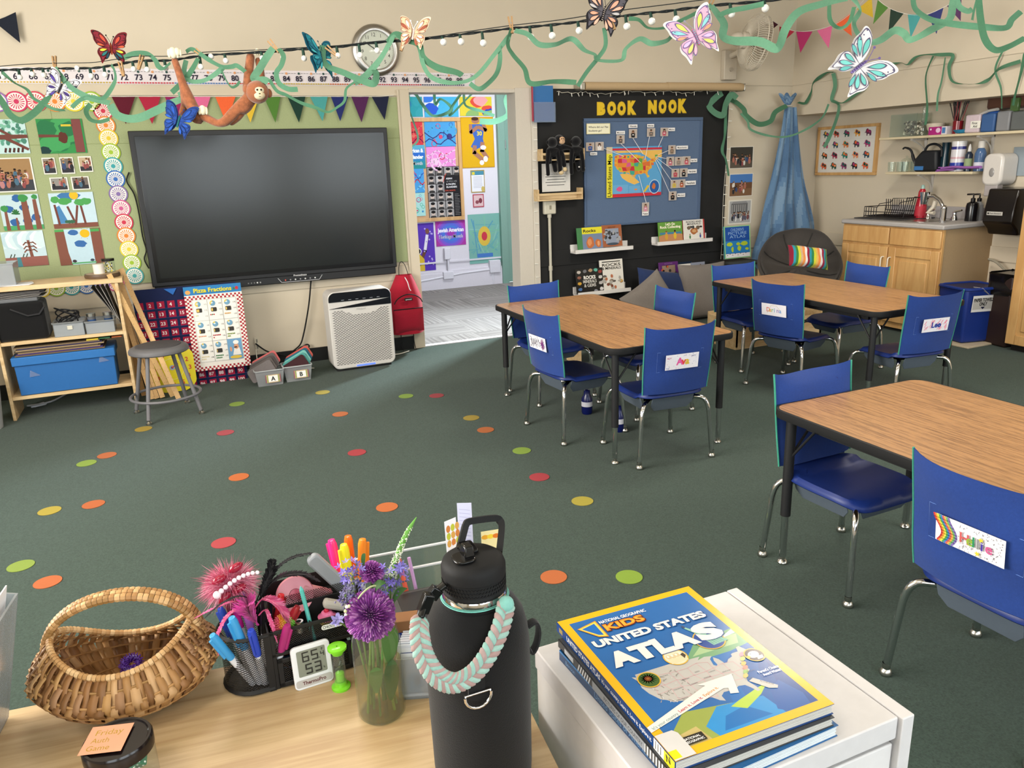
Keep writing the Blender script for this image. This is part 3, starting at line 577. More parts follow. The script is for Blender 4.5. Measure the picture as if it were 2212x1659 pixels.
for i in range(NR):
    th = 2*pi*(i+.5)/NR+rnd.uniform(-.008,.008); wd = rnd.uniform(.0032,.0050); cl = rnd.choice(browns); tw = rnd.uniform(-.014,.014)
    L_ = []; Rr = []
    for k in range(17):
        v = k/16; ph = sin(pi*(v*6+(i % 2))); th2 = th+tw*v; n = Vector((cos(th2), sin(th2),.1)); tg = Vector((-sin(th2)*1.1, cos(th2)*.9,0)); q = bsk(th2, v)+n*(.0028*ph+.001); wd2 = wd*(1+.35*sin(v*pi))
        L_.append(q-tg*wd2); Rr.append(q+tg*wd2)
    wv.add([p for ab in zip(L_, Rr) for p in ab], [(2*k, 2*k+1,2*k+3,2*k+2) for k in range(16)], cl)
obj('wicker_weave', wv, 'satin', t, M=None, recenter=False).modifiers.new('thick', 'SOLIDIFY').thickness = .0012
hp = MB()
for hv in hoops: hp.tube([bsk(2*pi*k/60, hv, .000) for k in range(60)], .0019, rnd.choice(['#b08552', '#96703f']),6, closed=True)
for sx in (0, pi):                                   # dense sideways weaving where the handle meets the body
    for j in range(15):
        v = .40+j*.042; hp.tube([bsk(sx+(k-7)*.075, min(1, v),.0022*(1 if (k+j) % 2 else -1)) for k in range(15)], .0026, rnd.choice(browns),5, flat=.6)
obj('hoops', hp, 'satin', t)
bt = MB()
for j in range(9): bt.tube([Vector((bsk(2*pi*k/40,0).x*(1-j*.115), bsk(2*pi*k/40,0).y*(1-j*.115),.005+.002*(k % 2))) for k in range(40)], .0042, browns[j % 6], 5, closed=True, flat=.5)
obj('woven_bottom', bt, 'satin', t)
rm = MB(); P = [bsk(2*pi*k/96,1) for k in range(96)]
def wrapped(mb, P, r, closed, cols, seg=8):
    n = len(P)
    for i in range(n if closed else n-1):
        a, b = P[i], P[(i+1) % n]; m_ = a.lerp(b, .5); mb.tube([a.lerp(b, .04), m_, b.lerp(a, .02)], [r*.93, r*1.08, r*.95], rnd.choice(cols), seg, caps=False)
wrapped(rm, P, .0048, True, ['#c29a68', '#b08552', '#d0ac7c']); obj('rim', rm, 'satin', t)
hd = MB(); ax = bsk(0,.9).x; hz = bsk(0,.9).z
P = [Vector((ax*cos(a),.004, hz-.02+(.088)*sin(a)**.85)) for a in [pi*k/44 for k in range(45)]]
for dy in (-.009,0,.009): wrapped(hd, [p+Vector((0, dy, -abs(dy)*.15)) for p in P], .0062, False, ['#b98f5c', '#a37848', '#c8a270', '#96703f'])
obj('handle', hd, 'satin', t)
sp_ = MB(); R0 = .011
for k in range(26):
    a = 2*pi*k/26
    for j in range(5):
        b = j*2*pi/5+k*.4; q = Vector((cos(a)*(R0+.004*cos(b)), sin(a)*(R0+.004*cos(b)),.006+.004*sin(b))); e = Vector((cos(a)*(R0+.008*cos(b)), sin(a)*(R0+.008*cos(b)),.006+.0075*sin(b))); sp_.tube([q, e], [.0012,.0006], '#5a2f9c', 5)
sp_.tube([(cos(2*pi*k/24)*R0, sin(2*pi*k/24)*R0,.006) for k in range(24)], .0042, '#4c2690', 8, closed=True)
q = obj('spiky_ring', sp_, 'plastic', None, M=Matrix.Translation(G(285,1438, DZ+.03)) @ Matrix.Rotation(.5,4, 'X')); tag(q, 'purple spiky rubber ring lying inside the wicker basket', 'toy')
# ================================================================== lidded jar with the sticky note
J = G(254,1603,.80); t = thing('glass_jar', 'clear glass jar of dice with a black lid, in front of the basket', 'jar', (J.x, J.y, DZ))
g = MB(); g.lathe([(.001,.001),(.038,.001),(.042,.005),(.042,.05),(.038,.056),(.038,.068)], seg=40); obj('glass_body', g, 'glass', t)
g = MB('#171011'); g.lathe([(.001,.0735),(.036,.0735),(.0375,.0755),(.0405,.0755),(.0425,.072),(.0425,.058),(.0405,.057)], seg=48); obj('lid', g, 'gloss', t)
nt_ = MB(dl=.00002); nt_.rect(-.026,-.026,.052,.052, '#e6a283'); nt_.txt('Friday', -.017,.008,.010, '#a98a30', w=.034, rot=.02); nt_.txt('Auth', -.018,-.006,.009, '#a98a30', w=.022); nt_.txt('Game', -.019,-.020,.009, '#a98a30', w=.028)
q = obj('sticky_note', nt_, 'paper', None, M=TR(J.x-.012, J.y+.004, DZ+.0765, R(-16)), smooth=False); tag(q, 'orange sticky note with handwriting on the black jar lid', 'note')
def die(x, y, z, s, col, rot, lab):
    d = MB(col); d.box((0,0,0),(s, s, s)); pp = s/2+.0002; t_ = thing('die', lab, 'die', M=Matrix.Translation((x, y, z)) @ rot.to_4x4(), group='dice in the glass jar')
    obj('cube_body', d, 'plastic', t_, bevel=.0015)
    for M_ in (Matrix(), Matrix.Rotation(pi/2,4, 'X'), Matrix.Rotation(-pi/2,4, 'Y')):
        p = MB('#f2f2f2'); [p.prism([(a*s*.27+.0013*cos(k), b*s*.27+.0013*sin(k)) for k in [j*pi/4 for j in range(8)]], s/2, pp) for a, b in ((-1,-1),(1,1),(-1,1),(1,-1))]
        obj('pips', p, 'plastic', t_, M=M_)
from mathutils import Euler
for i, (a, rr, z, cl) in enumerate([(-1.2,.024,.046, '#1f6a4a'),(-2.0,.023,.048, '#b3342e'),(-.5,.024,.043, '#1f6a4a'),(-2.6,.022,.040, '#2a7a55'),(.2,.02,.046, '#b3342e'),(-1.6,.024,.027, '#1f6a4a'),(-.8,.022,.02, '#b3342e')]):
    die(J.x+rr*cos(a), J.y+rr*sin(a), DZ+z, .015, cl, Euler((.4+i, .3*i, .5+i)).to_matrix(),('green' if cl != '#b3342e' else 'red')+' die with white pips inside the black-lidded jar')
# ================================================================== folder of white paper at the left edge
t = thing('file_holder', 'frosted upright holder of white paper at the left end of the desk', 'file holder', M=TR(-.325,1.17, DZ+.002, R(-8)) @ Matrix.Rotation(R(14),4, 'Y'))
obj('holder_shell', MB('#a9abaf').bb((-.09,-.20,0),(.0,-.197,.20)).bb((-.003,-.20,0),(0,.035,.205)).bb((-.09,.032,0),(0,.035,.205)).bb((-.09,-.2,0),(0,.035,.003)), 'clearplastic', t)
w_ = MB('#e9e9ec')
for k in range(6): w_.bb((-.014-k*.009,-.19,.004),(-.0122-k*.009,.025-.002*k, .222-.004*(k % 3)))
obj('paper_sheets', w_, 'paper', t)
# ================================================================== mesh organiser and what it holds
def net(name, k=420):
    m = bpy.data.materials.new(name); m.use_nodes = True; nt = m.node_tree; N = nt.nodes; L = nt.links; b = N['Principled BSDF']; b.inputs['Base Color'].default_value = (.008,.008,.008,1); b.inputs['Roughness'].default_value = .4
    tc = N.new('ShaderNodeTexCoord'); sx = N.new('ShaderNodeSeparateXYZ'); L.new(tc.outputs['Object'], sx.inputs[0])
    def mt(op, a, b_=None, c_=None):
        n = N.new('ShaderNodeMath'); n.operation = op
        for i, q in enumerate((a, b_, c_)):
            if q is None: continue
            if isinstance(q, (int, float)): n.inputs[i].default_value = q
            else: L.new(q, n.inputs[i])
        return n.outputs[0]
    h_ = mt('ADD', sx.outputs[0], mt('MULTIPLY', sx.outputs[1], 1.)); s1 = mt('FRACT', mt('MULTIPLY', mt('ADD', h_, sx.outputs[2]), k)); s2 = mt('FRACT', mt('MULTIPLY', mt('SUBTRACT', h_, sx.outputs[2]), k))
    al = mt('MAXIMUM', mt('LESS_THAN', s1,.30), mt('LESS_THAN', s2,.30)); L.new(al, b.inputs['Alpha']); MATS[name] = m
net('net', 260)
OX, OY = .052,1.093
OM = TR(OX, OY, DZ, R(1))
t = thing('desk_organizer', 'black wire-mesh desk organiser full of pens, right of the basket', 'organizer', M=OM)
arc = [(-.012,0)]+[(-.028+.046*cos(a),.048+.048*sin(a)) for a in [R(-70-k*20) for k in range(12)]]+[(-.012,.096)]
cup = [(0,0)]+[(-.024-.044*sin(pi*k/12),.048-.048*cos(pi*k/12)) for k in range(13)]+[(0,.096)]
def wall(mb, P, z0, z1): mb.add([(x, y, z) for z in (z0, z1) for x, y in P], [(i, i+1, len(P)+i+1, len(P)+i) for i in range(len(P)-1)])
def band(mb, P, z0, z1, off=.0012, closed=False):
    Q = [Vector((x, y, (z0+z1)/2)) for x, y in P]; mb.tube(Q, (z1-z0)/2, '#0e0e0f', 4, closed=closed)
f = MB('#0e0e0f'); band(f, cup, .0,.008); band(f, cup, .093,.100); f.prism(cup, 0,.002)
f.bb((-.008,-.0015,0),(.002,.0015,.1)); f.bb((-.008,.0945,0),(.002,.0975,.1))
obj('cup_frame', f, 'satin', t)
f = MB(); wall(f, cup, .004,.096); obj('cup_mesh', f, 'net', t, recenter=False)
f = MB('#0e0e0f')
for a, b in (((.002,-.001,0),(.008,.002,.1)),((.126,-.001,0),(.136,.002,.1)),((.002,-.001,.094),(.13,.002,.1)),((.002,-.001,.056),(.13,.002,.062)),((.002,.0,.0),(.13,.10,.003)),((.002,.0,.056),(.13,.10,.058)),((.002,.046,.058),(.13,.048,.112)),((.002,.098,0),(.135,.1,.13)),((.063,.0,.06),(.065,.1,.098)),((.0,0,0),(.002,.1,.1))): f.bb(a, b)
obj('tray_frame', f, 'satin', t, bevel=.0006)
f = MB(); wall(f, [(.008,.0005),(.126,.0005)], .062,.094); wall(f, [(.004,.047),(.13,.047)], .10,.128); obj('tray_mesh', f, 'net', t)
f = MB('#111112'); f.bb((.008,-.003,.004),(.124,-.001,.052)); 
f = MB('#111112')
for a, b in (((.008,-.004,.004),(.124,-.001,.011)),((.008,-.004,.045),(.124,-.001,.052)),((.008,-.004,.004),(.016,-.001,.052)),((.116,-.004,.004),(.124,-.001,.052))): f.bb(a, b)
d = obj('drawer', f, 'satin', t, bevel=.0008); f = MB(); wall(f, [(.016,-.002),(.116,-.002)], .011,.045); obj('drawer_mesh', f, 'net', d)
f = MB('#101011'); f.bb((.136,-.002,0),(.158,.10,.002)); f.bb((.136,-.002,0),(.138,.10,.105)); f.bb((.156,-.002,0),(.158,.1,.105)); f.bb((.136,-.002,0),(.158,.0,.1)); f.bb((.136,.098,0),(.158,.1,.105)); obj('side_pocket', f, 'satin', t, bevel=.0008)
c = MB(); c.pg(rrect(.034,.0085,.004,4), '#dfe0d6'); c.ring(-.0125,0,.0022,.0008, '#333', 12); c.txt('ROLODEX', -.009,-.0022,.0044, '#222', .02, w=.023); obj('maker_plate', c, 'paper', t, M=Matrix.Translation((.096,-.0025,.086)) @ Matrix.Rotation(pi/2,4, 'X') @ Matrix.Rotation(0,4, 'Y'))
def pen(x, y, tx, ty, L_, r, col, lab, name='marker', cap=True, z=.004, tip=None, cat='pen'):
    a = Vector((OX+x, OY+y, DZ+z)); d = Vector((tx, ty, 1)).normalized(); Q = d.to_track_quat('Z', 'Y').to_matrix().to_4x4(); M_ = Matrix.Translation(a) @ Q
    t_ = thing(name, lab, cat, M=M_, group='pens and markers in the mesh organiser')
    b = MB('#d8d8dc' if cap else col); b.lathe([(.0005,0),(r*.85,.001),(r*.9, L_*.62),(r*.85, L_*.63)], seg=12); obj('barrel', b, 'plastic', t_)
    b = MB(col); b.lathe([(r*.96, L_*.55),(r*1.02, L_*.58),(r, L_*.95),(r*.75, L_),(r*.45, L_*1.005),(.0004, L_*1.0)], seg=12); cp = obj('cap', b, 'gloss', t_)
    b = MB(col); b.bb((-r*.25,-r*1.5, L_*.62),(r*.25,-r*.9, L_*.96)); obj('clip', b, 'gloss', cp)
    return t_
pen(-.030,.025,-.40,-.22,.128,.0062, '#3f9bd6', 'light blue marker leaning furthest left in the mesh cup')
pen(-.028,.040,-.25,.05,.135,.0058, '#2546a8', 'dark blue marker between two light blue ones in the mesh cup')
pen(-.020,.022,-.20,-.12,.137,.0066, '#3f9bd6', 'light blue marker with a clip in the middle of the mesh cup')
pen(-.012,.018,-.10,-.22,.116,.0064, '#2744b5', 'short royal blue marker at the front of the mesh cup')
pen(-.025,.055,-.14,.18,.142,.006, '#cf2a92', 'magenta marker at the back of the mesh cup')
pen(-.015,.050,-.08,.10,.142,.006, '#b06ac0', 'lilac marker beside the magenta one in the mesh cup')
pen(-.010,.045,.12,-.05,.135,.0075, '#151517', 'thick black marker in the middle of the mesh cup')
pen(.0,.020,.28,-.25,.112,.0065, '#a32a6e', 'plum marker at the front right of the mesh cup')
pen(-.014,.050,.35,.0,.135,.006, '#c8262e', 'red marker behind the feather in the mesh cup')
pen(-.024,.030,.62,-.10,.140,.006, '#8f1f26', 'dark red pen leaning right out of the mesh cup')
def hl(x, y, tx, ty, col, lab): pen(x, y, tx, ty, .165,.0075, col, lab, 'highlighter', cat='highlighter', z=.02)
hl(.142,.080,-.12,.1, '#ee2f83', 'pink highlighter at the back of the mesh organiser'); hl(.150,.084,.0,.06, '#f0711f', 'orange highlighter behind the yellow one in the organiser')
hl(.147,.070,-.06,-.02, '#efe12c', 'yellow highlighter in the mesh organiser, beside the flowers'); hl(.153,.072,.10,.0, '#f28a2a', 'light orange highlighter closest to the flowers')
# feathers: a bent quill with barbs on both sides
def feather(name, lab, P, w, cols, barbs=70, fluff=.0, sw=.0026):
    w *= 1.5; barbs = int(barbs*2)
    C_ = [Vector(p) for p in smooth_pts([Vector(p) for p in P], 10)]; n = len(C_); t_ = thing(name, lab, 'feather', (C_[0].x, C_[0].y, C_[0].z))
    q = MB(cols[0]); q.tube(C_, [.0012*(1-.7*i/n) for i in range(n)], seg=5); obj('quill', q, 'satin', t_, world=True)
    b = MB()
    for k in range(barbs):
        u = k/barbs; i = min(n-2, int((.18+.82*u)*(n-1))); p = C_[i]; d = (C_[i+1]-C_[i]).normalized(); s_ = Vector((0,0,1)).cross(d); s_ = (s_ if s_.length > .1 else Vector((1,0,0))).normalized(); up = d.cross(s_)
        for sd in (-1,1):
            if fluff:
                a = rnd.uniform(0,2*pi); v = s_*cos(a)+up*sin(a)
            else: v = s_*sd+up*rnd.uniform(-.25,.25)
            L_ = w*(sin(pi*min(1, u*1.02+.03))**.55)*rnd.uniform(.75,1.1); e = p+(v*.8+d*1.2).normalized()*L_; m_ = p.lerp(e, .5)+d*.002
            b.add([p-d*sw, p+d*sw, m_+d*sw, m_-d*sw, e], [(0,1,2,3),(3,2,4)], rnd.choice(cols))
    obj('vane', b, 'fabric', t_, world=True)
    return t_
def W_(x, y, z): return Vector((OX+x, OY+y, DZ+z))
pk = ['#d9578a', '#e0709c', '#c94a7e', '#e68ab0']
# the fluffy pink pen topper with gems and pearls
t = thing('feather_pen', 'fluffy pink feather pen with red gems and pearls, left end of the organiser', 'pen', W_(-.03,.06,.02))
b = MB('#7a1f38'); b.cyl(W_(-.03,.06,.02), W_(-.052,.075,.135),.004, seg=10); obj('pen_body', b, 'gloss', t, world=True)
b = MB(); C0 = W_(-.042,.070,.158)
b.sph(C0,(.024,.014,.018), '#c9607f')
for k in range(1700):
    d = Vector((rnd.gauss(0,1), rnd.gauss(0,.8), rnd.gauss(0,.85))).normalized(); p = C0+Vector((d.x*.022, d.y*.014, d.z*.016)); L_ = rnd.uniform(.012,.028); e = p+(d+Vector((rnd.uniform(-.4,.4), rnd.uniform(-.4,.4), rnd.uniform(-.5,.3))))*L_; s_ = d.orthogonal().normalized()*.00045
    m_ = p.lerp(e, .55)+Vector((0,0,.002)); b.add([p-s_, p+s_, m_+s_*.7, m_-s_*.7, e], [(0,1,2,3),(3,2,4)], rnd.choice(['#d5728f', '#c9607f', '#e08fa6', '#b65272', '#e4a0b4']))
obj('feather_fluff', b, 'fabric', t, world=True)
b = MB('#efe2ea')
for k in range(10): b.sph(W_(-.062+k*.0068,.046,.158+.016*sin(k/9*2.2)+.001*k),.0062 if k == 0 else .0042-.0001*k, seg=10, rings=6)
obj('pearl_row', b, 'gloss', t, world=True)
for dx_, dz_, r_ in ((-.056,.176,.4),(-.030,.190,.5),(-.052,.148,.7),(-.030,.158,.4)):
    b = MB('#8e1230'); b.sph(W_(dx_, .05 if dz_ < .17 else .058, dz_),(.012,.006,.0065), seg=12, rings=6, M=Matrix.Rotation(-r_, 3, 'Y')); obj('gem', b, 'gloss', t, world=True)
feather('pink_feather', 'long pink feather hanging down over the left side of the mesh cup', [W_(-.012,.03,.10), W_(-.022,.026,.136), W_(-.048,.018,.138), W_(-.068,.01,.115), W_(-.073,.006,.080)], .006, pk, 60)
feather('pink_feather', 'narrow pink feather reaching far left beyond the mesh cup', [W_(-.012,.04,.12), W_(-.035,.035,.145), W_(-.065,.03,.147), W_(-.098,.028,.138)], .0045, pk, 50)
feather('pink_feather', 'broad pink feather arching over the middle of the pens', [W_(-.012,.03,.13), W_(.0,.022,.146), W_(.016,.016,.140), W_(.030,.012,.118), W_(.034,.01,.105)], .016, pk, 90)
feather('pink_feather', 'pink feather hanging down in front of the red pens', [W_(-.008,.024,.12), W_(.002,.012,.132), W_(.008,.004,.11), W_(.012,.0,.080)], .005, pk, 60)
feather('pink_feather', 'bright pink downy feather in the centre of the bunch', [W_(-.01,.03,.10), W_(-.02,.025,.125), W_(-.022,.022,.140)], .022, ['#d94aa8', '#e05ab4', '#cf5a9a'], 90, fluff=1)
feather('black_feather', 'black feather curling up and right above the organiser', [W_(-.012,.05,.12), W_(.01,.055,.158), W_(.045,.06,.182), W_(.080,.065,.183), W_(.102,.065,.172)], .006, ['#0d0d0f', '#17151a', '#1e1a22'], 70)
feather('black_feather', 'black feather drooping right behind the pink tape', [W_(-.005,.05,.13), W_(.025,.05,.160), W_(.062,.05,.160), W_(.092,.05,.138)], .011, ['#141015', '#241820', '#3a2030'], 80)
feather('black_feather', 'black feather pointing left across the fluffy pink pen', [W_(-.005,.04,.13), W_(-.03,.03,.156), W_(-.060,.026,.152), W_(-.086,.024,.135)], .0035, ['#0d0d0f', '#1a171c'], 50)
feather('black_feather', 'tuft of black feather standing up in the centre', [W_(-.008,.05,.11), W_(.004,.05,.145), W_(.018,.052,.172), W_(.024,.054,.190)], .012, ['#0d0d0f', '#17151a'], 90, fluff=1)
# things in the tray
t = thing('tape_dispenser', 'translucent pink tape dispenser standing behind the tray', 'tape dispenser', W_(.055,.06,.06))
T_ = Matrix.Translation(W_(.052,.062,.118)) @ Matrix.Rotation(R(62),4, 'X'); b = MB('#d98a98', M=T_); b.lathe([(.010,-.008),(.028,-.008),(.030,0),(.028,.008),(.010,.008),(.010,-.008)], seg=36); obj('tape_roll', b, 'gloss', t, world=True)
b = MB('#b34a60', M=T_); b.lathe([(.0,-.009),(.0095,-.009),(.0095,.0095),(0,.0095)], seg=24); obj('hub', b, 'gloss', t, world=True)
b = MB('#d38f98'); b.box(W_(.085,.064,.112),(.05,.016,.02), rot=Matrix.Rotation(R(28),3, 'Y')); b.bb(W_(.03,.056,.058), W_(.09,.070,.092)); obj('dispenser_body', b, 'gloss', t, world=True, bevel=.003)
b = MB(); c0 = W_(.026,.018,.098); rr = .011
for k in range(260):
    z = 1-2*(k+.5)/260; a = k*2.39996; q = (1-z*z)**.5; d = Vector((q*cos(a), q*sin(a), z)); h_ = d.x*.5+.5; cl = '#e0607a' if h_ < .25 else '#e89a3c' if h_ < .5 else '#e8d83c' if h_ < .7 else '#7cc84a'
    b.tube([c0+d*rr*.8, c0+d*(rr+.006)], [.0011,.0007], cl, 4)
b.sph(c0, rr, '#d8a04a'); tag(obj('spiky_ball', b, 'plastic'), 'rainbow spiky rubber ball in the front tray of the organiser', 'ball')
t = thing('pencil', 'turquoise pencil standing upright in the organiser tray', 'pencil', W_(.066,.01,.06)); b = MB('#54b5ae'); b.cyl(W_(.068,.012,.060), W_(.058,.016,.150),.0032, seg=6); obj('shaft', b, 'gloss', t, world=True); b = MB('#54b5ae'); b.cyl(W_(.058,.016,.150), W_(.0573,.0163,.156),.0032,.0008, seg=6); obj('tip', b, 'satin', t, world=True)
b = MB('#c9ccd0'); b.lathe([(.004,0),(.007,0),(.007,.018),(.004,.018),(.004,0)], M=Matrix.Translation(W_(.048,.016,.080))); tag(obj('pencil_sharpener', b, 'metal'), 'small round silver sharpener beside the spiky ball', 'sharpener')
t = thing('cupcake_eraser', 'pink cupcake-shaped eraser in the organiser tray', 'eraser', W_(.092,.018,.075)); b = MB('#c9b05a'); b.lathe([(.001,0),(.010,0),(.014,.012),(.001,.012)], M=Matrix.Translation(W_(.092,.018,.078))); obj('cake_cup', b, 'plastic', t, world=True)
b = MB('#d86f9a'); b.lathe([(.014,0),(.0145,.004),(.010,.007),(.008,.011),(.001,.012)], M=Matrix.Translation(W_(.092,.018,.090))); obj('icing', b, 'plastic', t, world=True); obj('cherry', MB('#b8203c').sph(W_(.092,.018,.103),.0042), 'gloss', t, world=True)
b = MB('#8d9298'); b.prism(rrect(.105,.022,.009,5),-.007,.007, M=Matrix.Translation(W_(.112,.058,.138)) @ Matrix.Rotation(R(55),4, 'Y') @ Matrix.Rotation(pi/2,4, 'X')); tag(obj('grey_stapler_body', b, 'plastic', bevel=.003), 'grey rounded plastic stapler leaning in the organiser', 'stapler').name = 'stapler'
b = MB('#a8a49c'); b.box(W_(.112,.022,.105),(.050,.018,.014), rot=Matrix.Rotation(R(25),3, 'Y')); tag(obj('eraser', b, 'rubber', bevel=.005), 'worn grey-white eraser block lying across the tray', 'eraser')
b = MB('#3a6fae'); [b.tube([W_(.02+.03*cos(a+k)+k*.012,.03+.01*sin(3*a),.022+.014*sin(a)) for a in [j*pi/8 for j in range(16)]], .0009, ['#3f7fc4', '#8f2f2a', '#3f7fc4'][k], 5, closed=True) for k in range(3)]; tag(obj('elastic_bands', b, 'plastic'), 'blue and red elastic bands inside the organiser drawer', 'elastic bands')
# ================================================================== thermometer and sand timer
t = thing('thermometer', 'white digital thermometer reading 65.4 leaning on the organiser', 'thermometer', M=TR(.110,1.074, DZ, R(3)) @ Matrix.Rotation(R(-8),4, 'X'))
b = MB('#e6e8ea'); b.prism(rrect(.060,.070,.007,5,0,.035),-.0065,.0, M=Matrix.Rotation(pi/2,4, 'X')); obj('case', b, 'gloss', t, bevel=.0015)
FM = Matrix.Translation((0,-.0004,0)) @ Matrix.Rotation(pi/2,4, 'X')
c = MB(); c.pg(rrect(.056,.012,.004,4,0,.010), '#b9b5b0'); c.txt('ThermoPro', -.018,.0075,.0055, '#5b2a2a', .03, w=.036); obj('brand_strip', c, 'plastic', t, M=FM)
c = MB('#6d7266'); c.pg(rrect(.044,.042,.002,3,0,.042), '#83887a')
SEG = {'6': 'afedcg', '5': 'afgcd', '4': 'fgbc', '3': 'abgcd'}
def seg7(ch_, x, y, w, h, lw=.0022):
    P = {'a': ((0, h),(w, h)), 'b': ((w, h),(w, h/2)), 'c': ((w, h/2),(w, 0)), 'd': ((0,0),(w, 0)), 'e': ((0,0),(0, h/2)), 'f': ((0, h/2),(0, h)), 'g': ((0, h/2),(w, h/2))}
    for k in SEG[ch_]: a, b_ = P[k]; c.line([(x+a[0], y+a[1]),(x+b_[0], y+b_[1])], lw, '#1d201c')
seg7('6', -.013,.045,.0085,.014); seg7('5', .001,.045,.0085,.014); seg7('4', .0145,.047,.0045,.007,.0012); c.rect(.0117,.0445,.0013,.0013, '#1d201c'); c.txt('F', .016,.056,.004, '#1d201c', .02); seg7('5', -.010,.025,.0085,.014); seg7('3', .004,.025,.0085,.014); c.txt('%', .016,.0265,.003, '#1d201c')
obj('lcd_screen', c, 'gloss', t, M=FM)
t = thing('sand_timer', 'small lime green sand timer between thermometer and vase', 'sand timer', (.146,1.054, DZ))
b = MB('#7bd12c'); b.lathe([(.001,0),(.0145,0),(.0145,.003),(.010,.005),(.0085,.012),(.001,.012)], seg=28); obj('base_cap', b, 'gloss', t); b = MB('#7bd12c'); b.lathe([(.001,.060),(.0085,.060),(.010,.067),(.0145,.0685),(.0145,.072),(.013,.073),(.001,.073)], seg=28); obj('top_cap', b, 'gloss', t)
b = MB(); b.lathe([(.0075,.012),(.0075,.030),(.0012,.036),(.0075,.042),(.0075,.060)], seg=20); obj('glass_bulb', b, 'glass', t); b = MB('#8cd63a'); b.lathe([(.001,.0125),(.0066,.0125),(.0066,.026),(.001,.029)], seg=16); obj('sand', b, 'paper', t)
b = MB(); b.lathe([(.0095,.010),(.0095,.062)], seg=20); obj('outer_tube', b, 'glass', t)
# ================================================================== vase of flowers
VX, VY = .190,.972; t = thing('glass_vase', 'clear cylindrical glass vase of cut flowers on the desk', 'vase', (VX, VY, DZ))
b = MB(); b.lathe([(.001,.0),(.031,.0),(.0345,.004),(.035,.015),(.035,.118),(.0335,.130),(.031,.138),(.0315,.142)], seg=48); obj('vase_wall', b, 'glass', t)
b = MB(); b.lathe([(.001,.004),(.033,.005),(.0333,.085),(.001,.085)], seg=40); obj('water', b, 'water', t)
b = MB(); b.lathe([(.001,.0005),(.0325,.001),(.033,.004),(.001,.0035)], seg=40); obj('thick_base', b, 'glass', t)
def V(x, y, z): return Vector((VX+x, VY+y, DZ+z+(.012 if z > .13 else 0)))
def stem(mb, a, b_, c_, r=.0018, col='#5d7a3a'): mb.tube(bez(a, a.lerp(b_, .5), b_, c_, 10), r, col, 7)
F0 = DP(810,1308,1)                                        # direction helper only for size checks
t = thing('chrysanthemum', 'large purple pompon flower at the front of the vase', 'flower', V(-.02,-.012,.01))
b = MB(); stem(b, V(-.012,.0,.008), V(-.008,-.01,.09), V(-.006,-.020,.160)); obj('stem', b, 'satin', t, world=True)
def pompon(t, c0, r, n, cols, ax, ang=2.1):
    Q = ax.to_track_quat('Z', 'Y').to_matrix(); b = MB(); rg = random.Random(5)
    for k in range(n):
        u = (k+.5)/n; ph = math.acos(1-u*(1-cos(ang))); a = k*2.39996; d = Vector((sin(ph)*cos(a), sin(ph)*sin(a), cos(ph))); L_ = r*(.74+.26*u**.3)*rg.uniform(.93,1.07); w = .0011+.0017*u
        s_ = d.cross(Vector((0,0,1))); s_ = (s_ if s_.length > .05 else Vector((1,0,0))).normalized(); up = s_.cross(d).normalized()
        p0 = d*r*.25; p1 = d*L_*.62+up*.001; p2 = d*L_+up*(.0035*(1-u)-.001); cl = rg.choice(cols)
        vs = [p0-s_*w*.6, p0+s_*w*.6, p1+s_*w, p1-s_*w, p2+s_*w*.7, p2-s_*w*.7, p1+up*w*.9, p2+up*w*.5+d*.0005]
        b.add([c0+Q @ v for v in vs], [(0,1,6),(1,2,6),(0,6,3),(2,4,7,6),(3,6,7,5)], cl)
        b.add([c0+Q @ v for v in (p2-s_*w*.7, p2+s_*w*.7, p2+up*w*.5+d*.0008)], [(0,1,2)], cols[-1])
    b.sph(c0, r*.5, '#3c1248', 12,8); obj('petals', b, 'satin', t, world=True)
pompon(t, V(-.008,-.020,.163),.0355,480, ['#7f3a8e', '#92449c', '#6d2e7e', '#a058aa', '#c088c4'], Vector((-.05,-.75,.62)).normalized())
t = thing('chrysanthemum', 'small dark purple flower behind the large pompon', 'flower', V(.0,.015,.19)); b = MB(); stem(b, V(.005,.01,.01), V(.004,.01,.1), V(.004,.012,.2)); obj('stem', b, 'satin', t, world=True)
pompon(t, V(.006,.014,.207),.018,160, ['#7a2d83', '#6a2375', '#9a4aa0', '#b26ab4'], Vector((.1,-.3,.9)).normalized(),1.7)
def blossoms(name, lab, c0, n, r, cols, base, spread=.018, size=.0065):
    t_ = thing(name, lab, 'flower', c0); b = MB(); stem(b, base, base.lerp(c0,.6), c0,.0014); obj('stem', b, 'satin', t_, world=True); b = MB(); rg = random.Random(int(c0.x*1e5))
    for k in range(n):
        p = c0+Vector((rg.gauss(0,.5), rg.gauss(0,.5), rg.gauss(0,.6)))*spread; ax = (p-c0+Vector((0,-.004,.006))).normalized(); Q = ax.to_track_quat('Z', 'Y').to_matrix(); cl = rg.choice(cols)
        for j in range(5):
            a = j*2*pi/5; vs = [Vector((0,0,0)), Vector((cos(a-.4)*size*.55, sin(a-.4)*size*.55, size*.25)), Vector((cos(a)*size, sin(a)*size, size*.45)), Vector((cos(a+.4)*size*.55, sin(a+.4)*size*.55, size*.25))]; b.add([p+Q @ v for v in vs], [(0,1,2,3)], cl)
    obj('petals', b, 'satin', t_, world=True)
    b = MB(); [b.sph(c0+Vector((rg.gauss(0,.4), rg.gauss(0,.4), rg.gauss(0,.4)-.5))*spread, .0016, rg.choice(['#6d6a86', '#7f7a94', '#55546c']),6,4) for k in range(n*2)]; obj('buds', b, 'satin', t_, world=True)
bl = ['#6d5fb8', '#7f70c8', '#8f84cf', '#5a4ea6']
blossoms('lilac_blossom', 'blue-violet flower cluster upper left of the vase', V(-.022,.012,.212),34,.02, bl, V(-.01,.01,.02),.022)
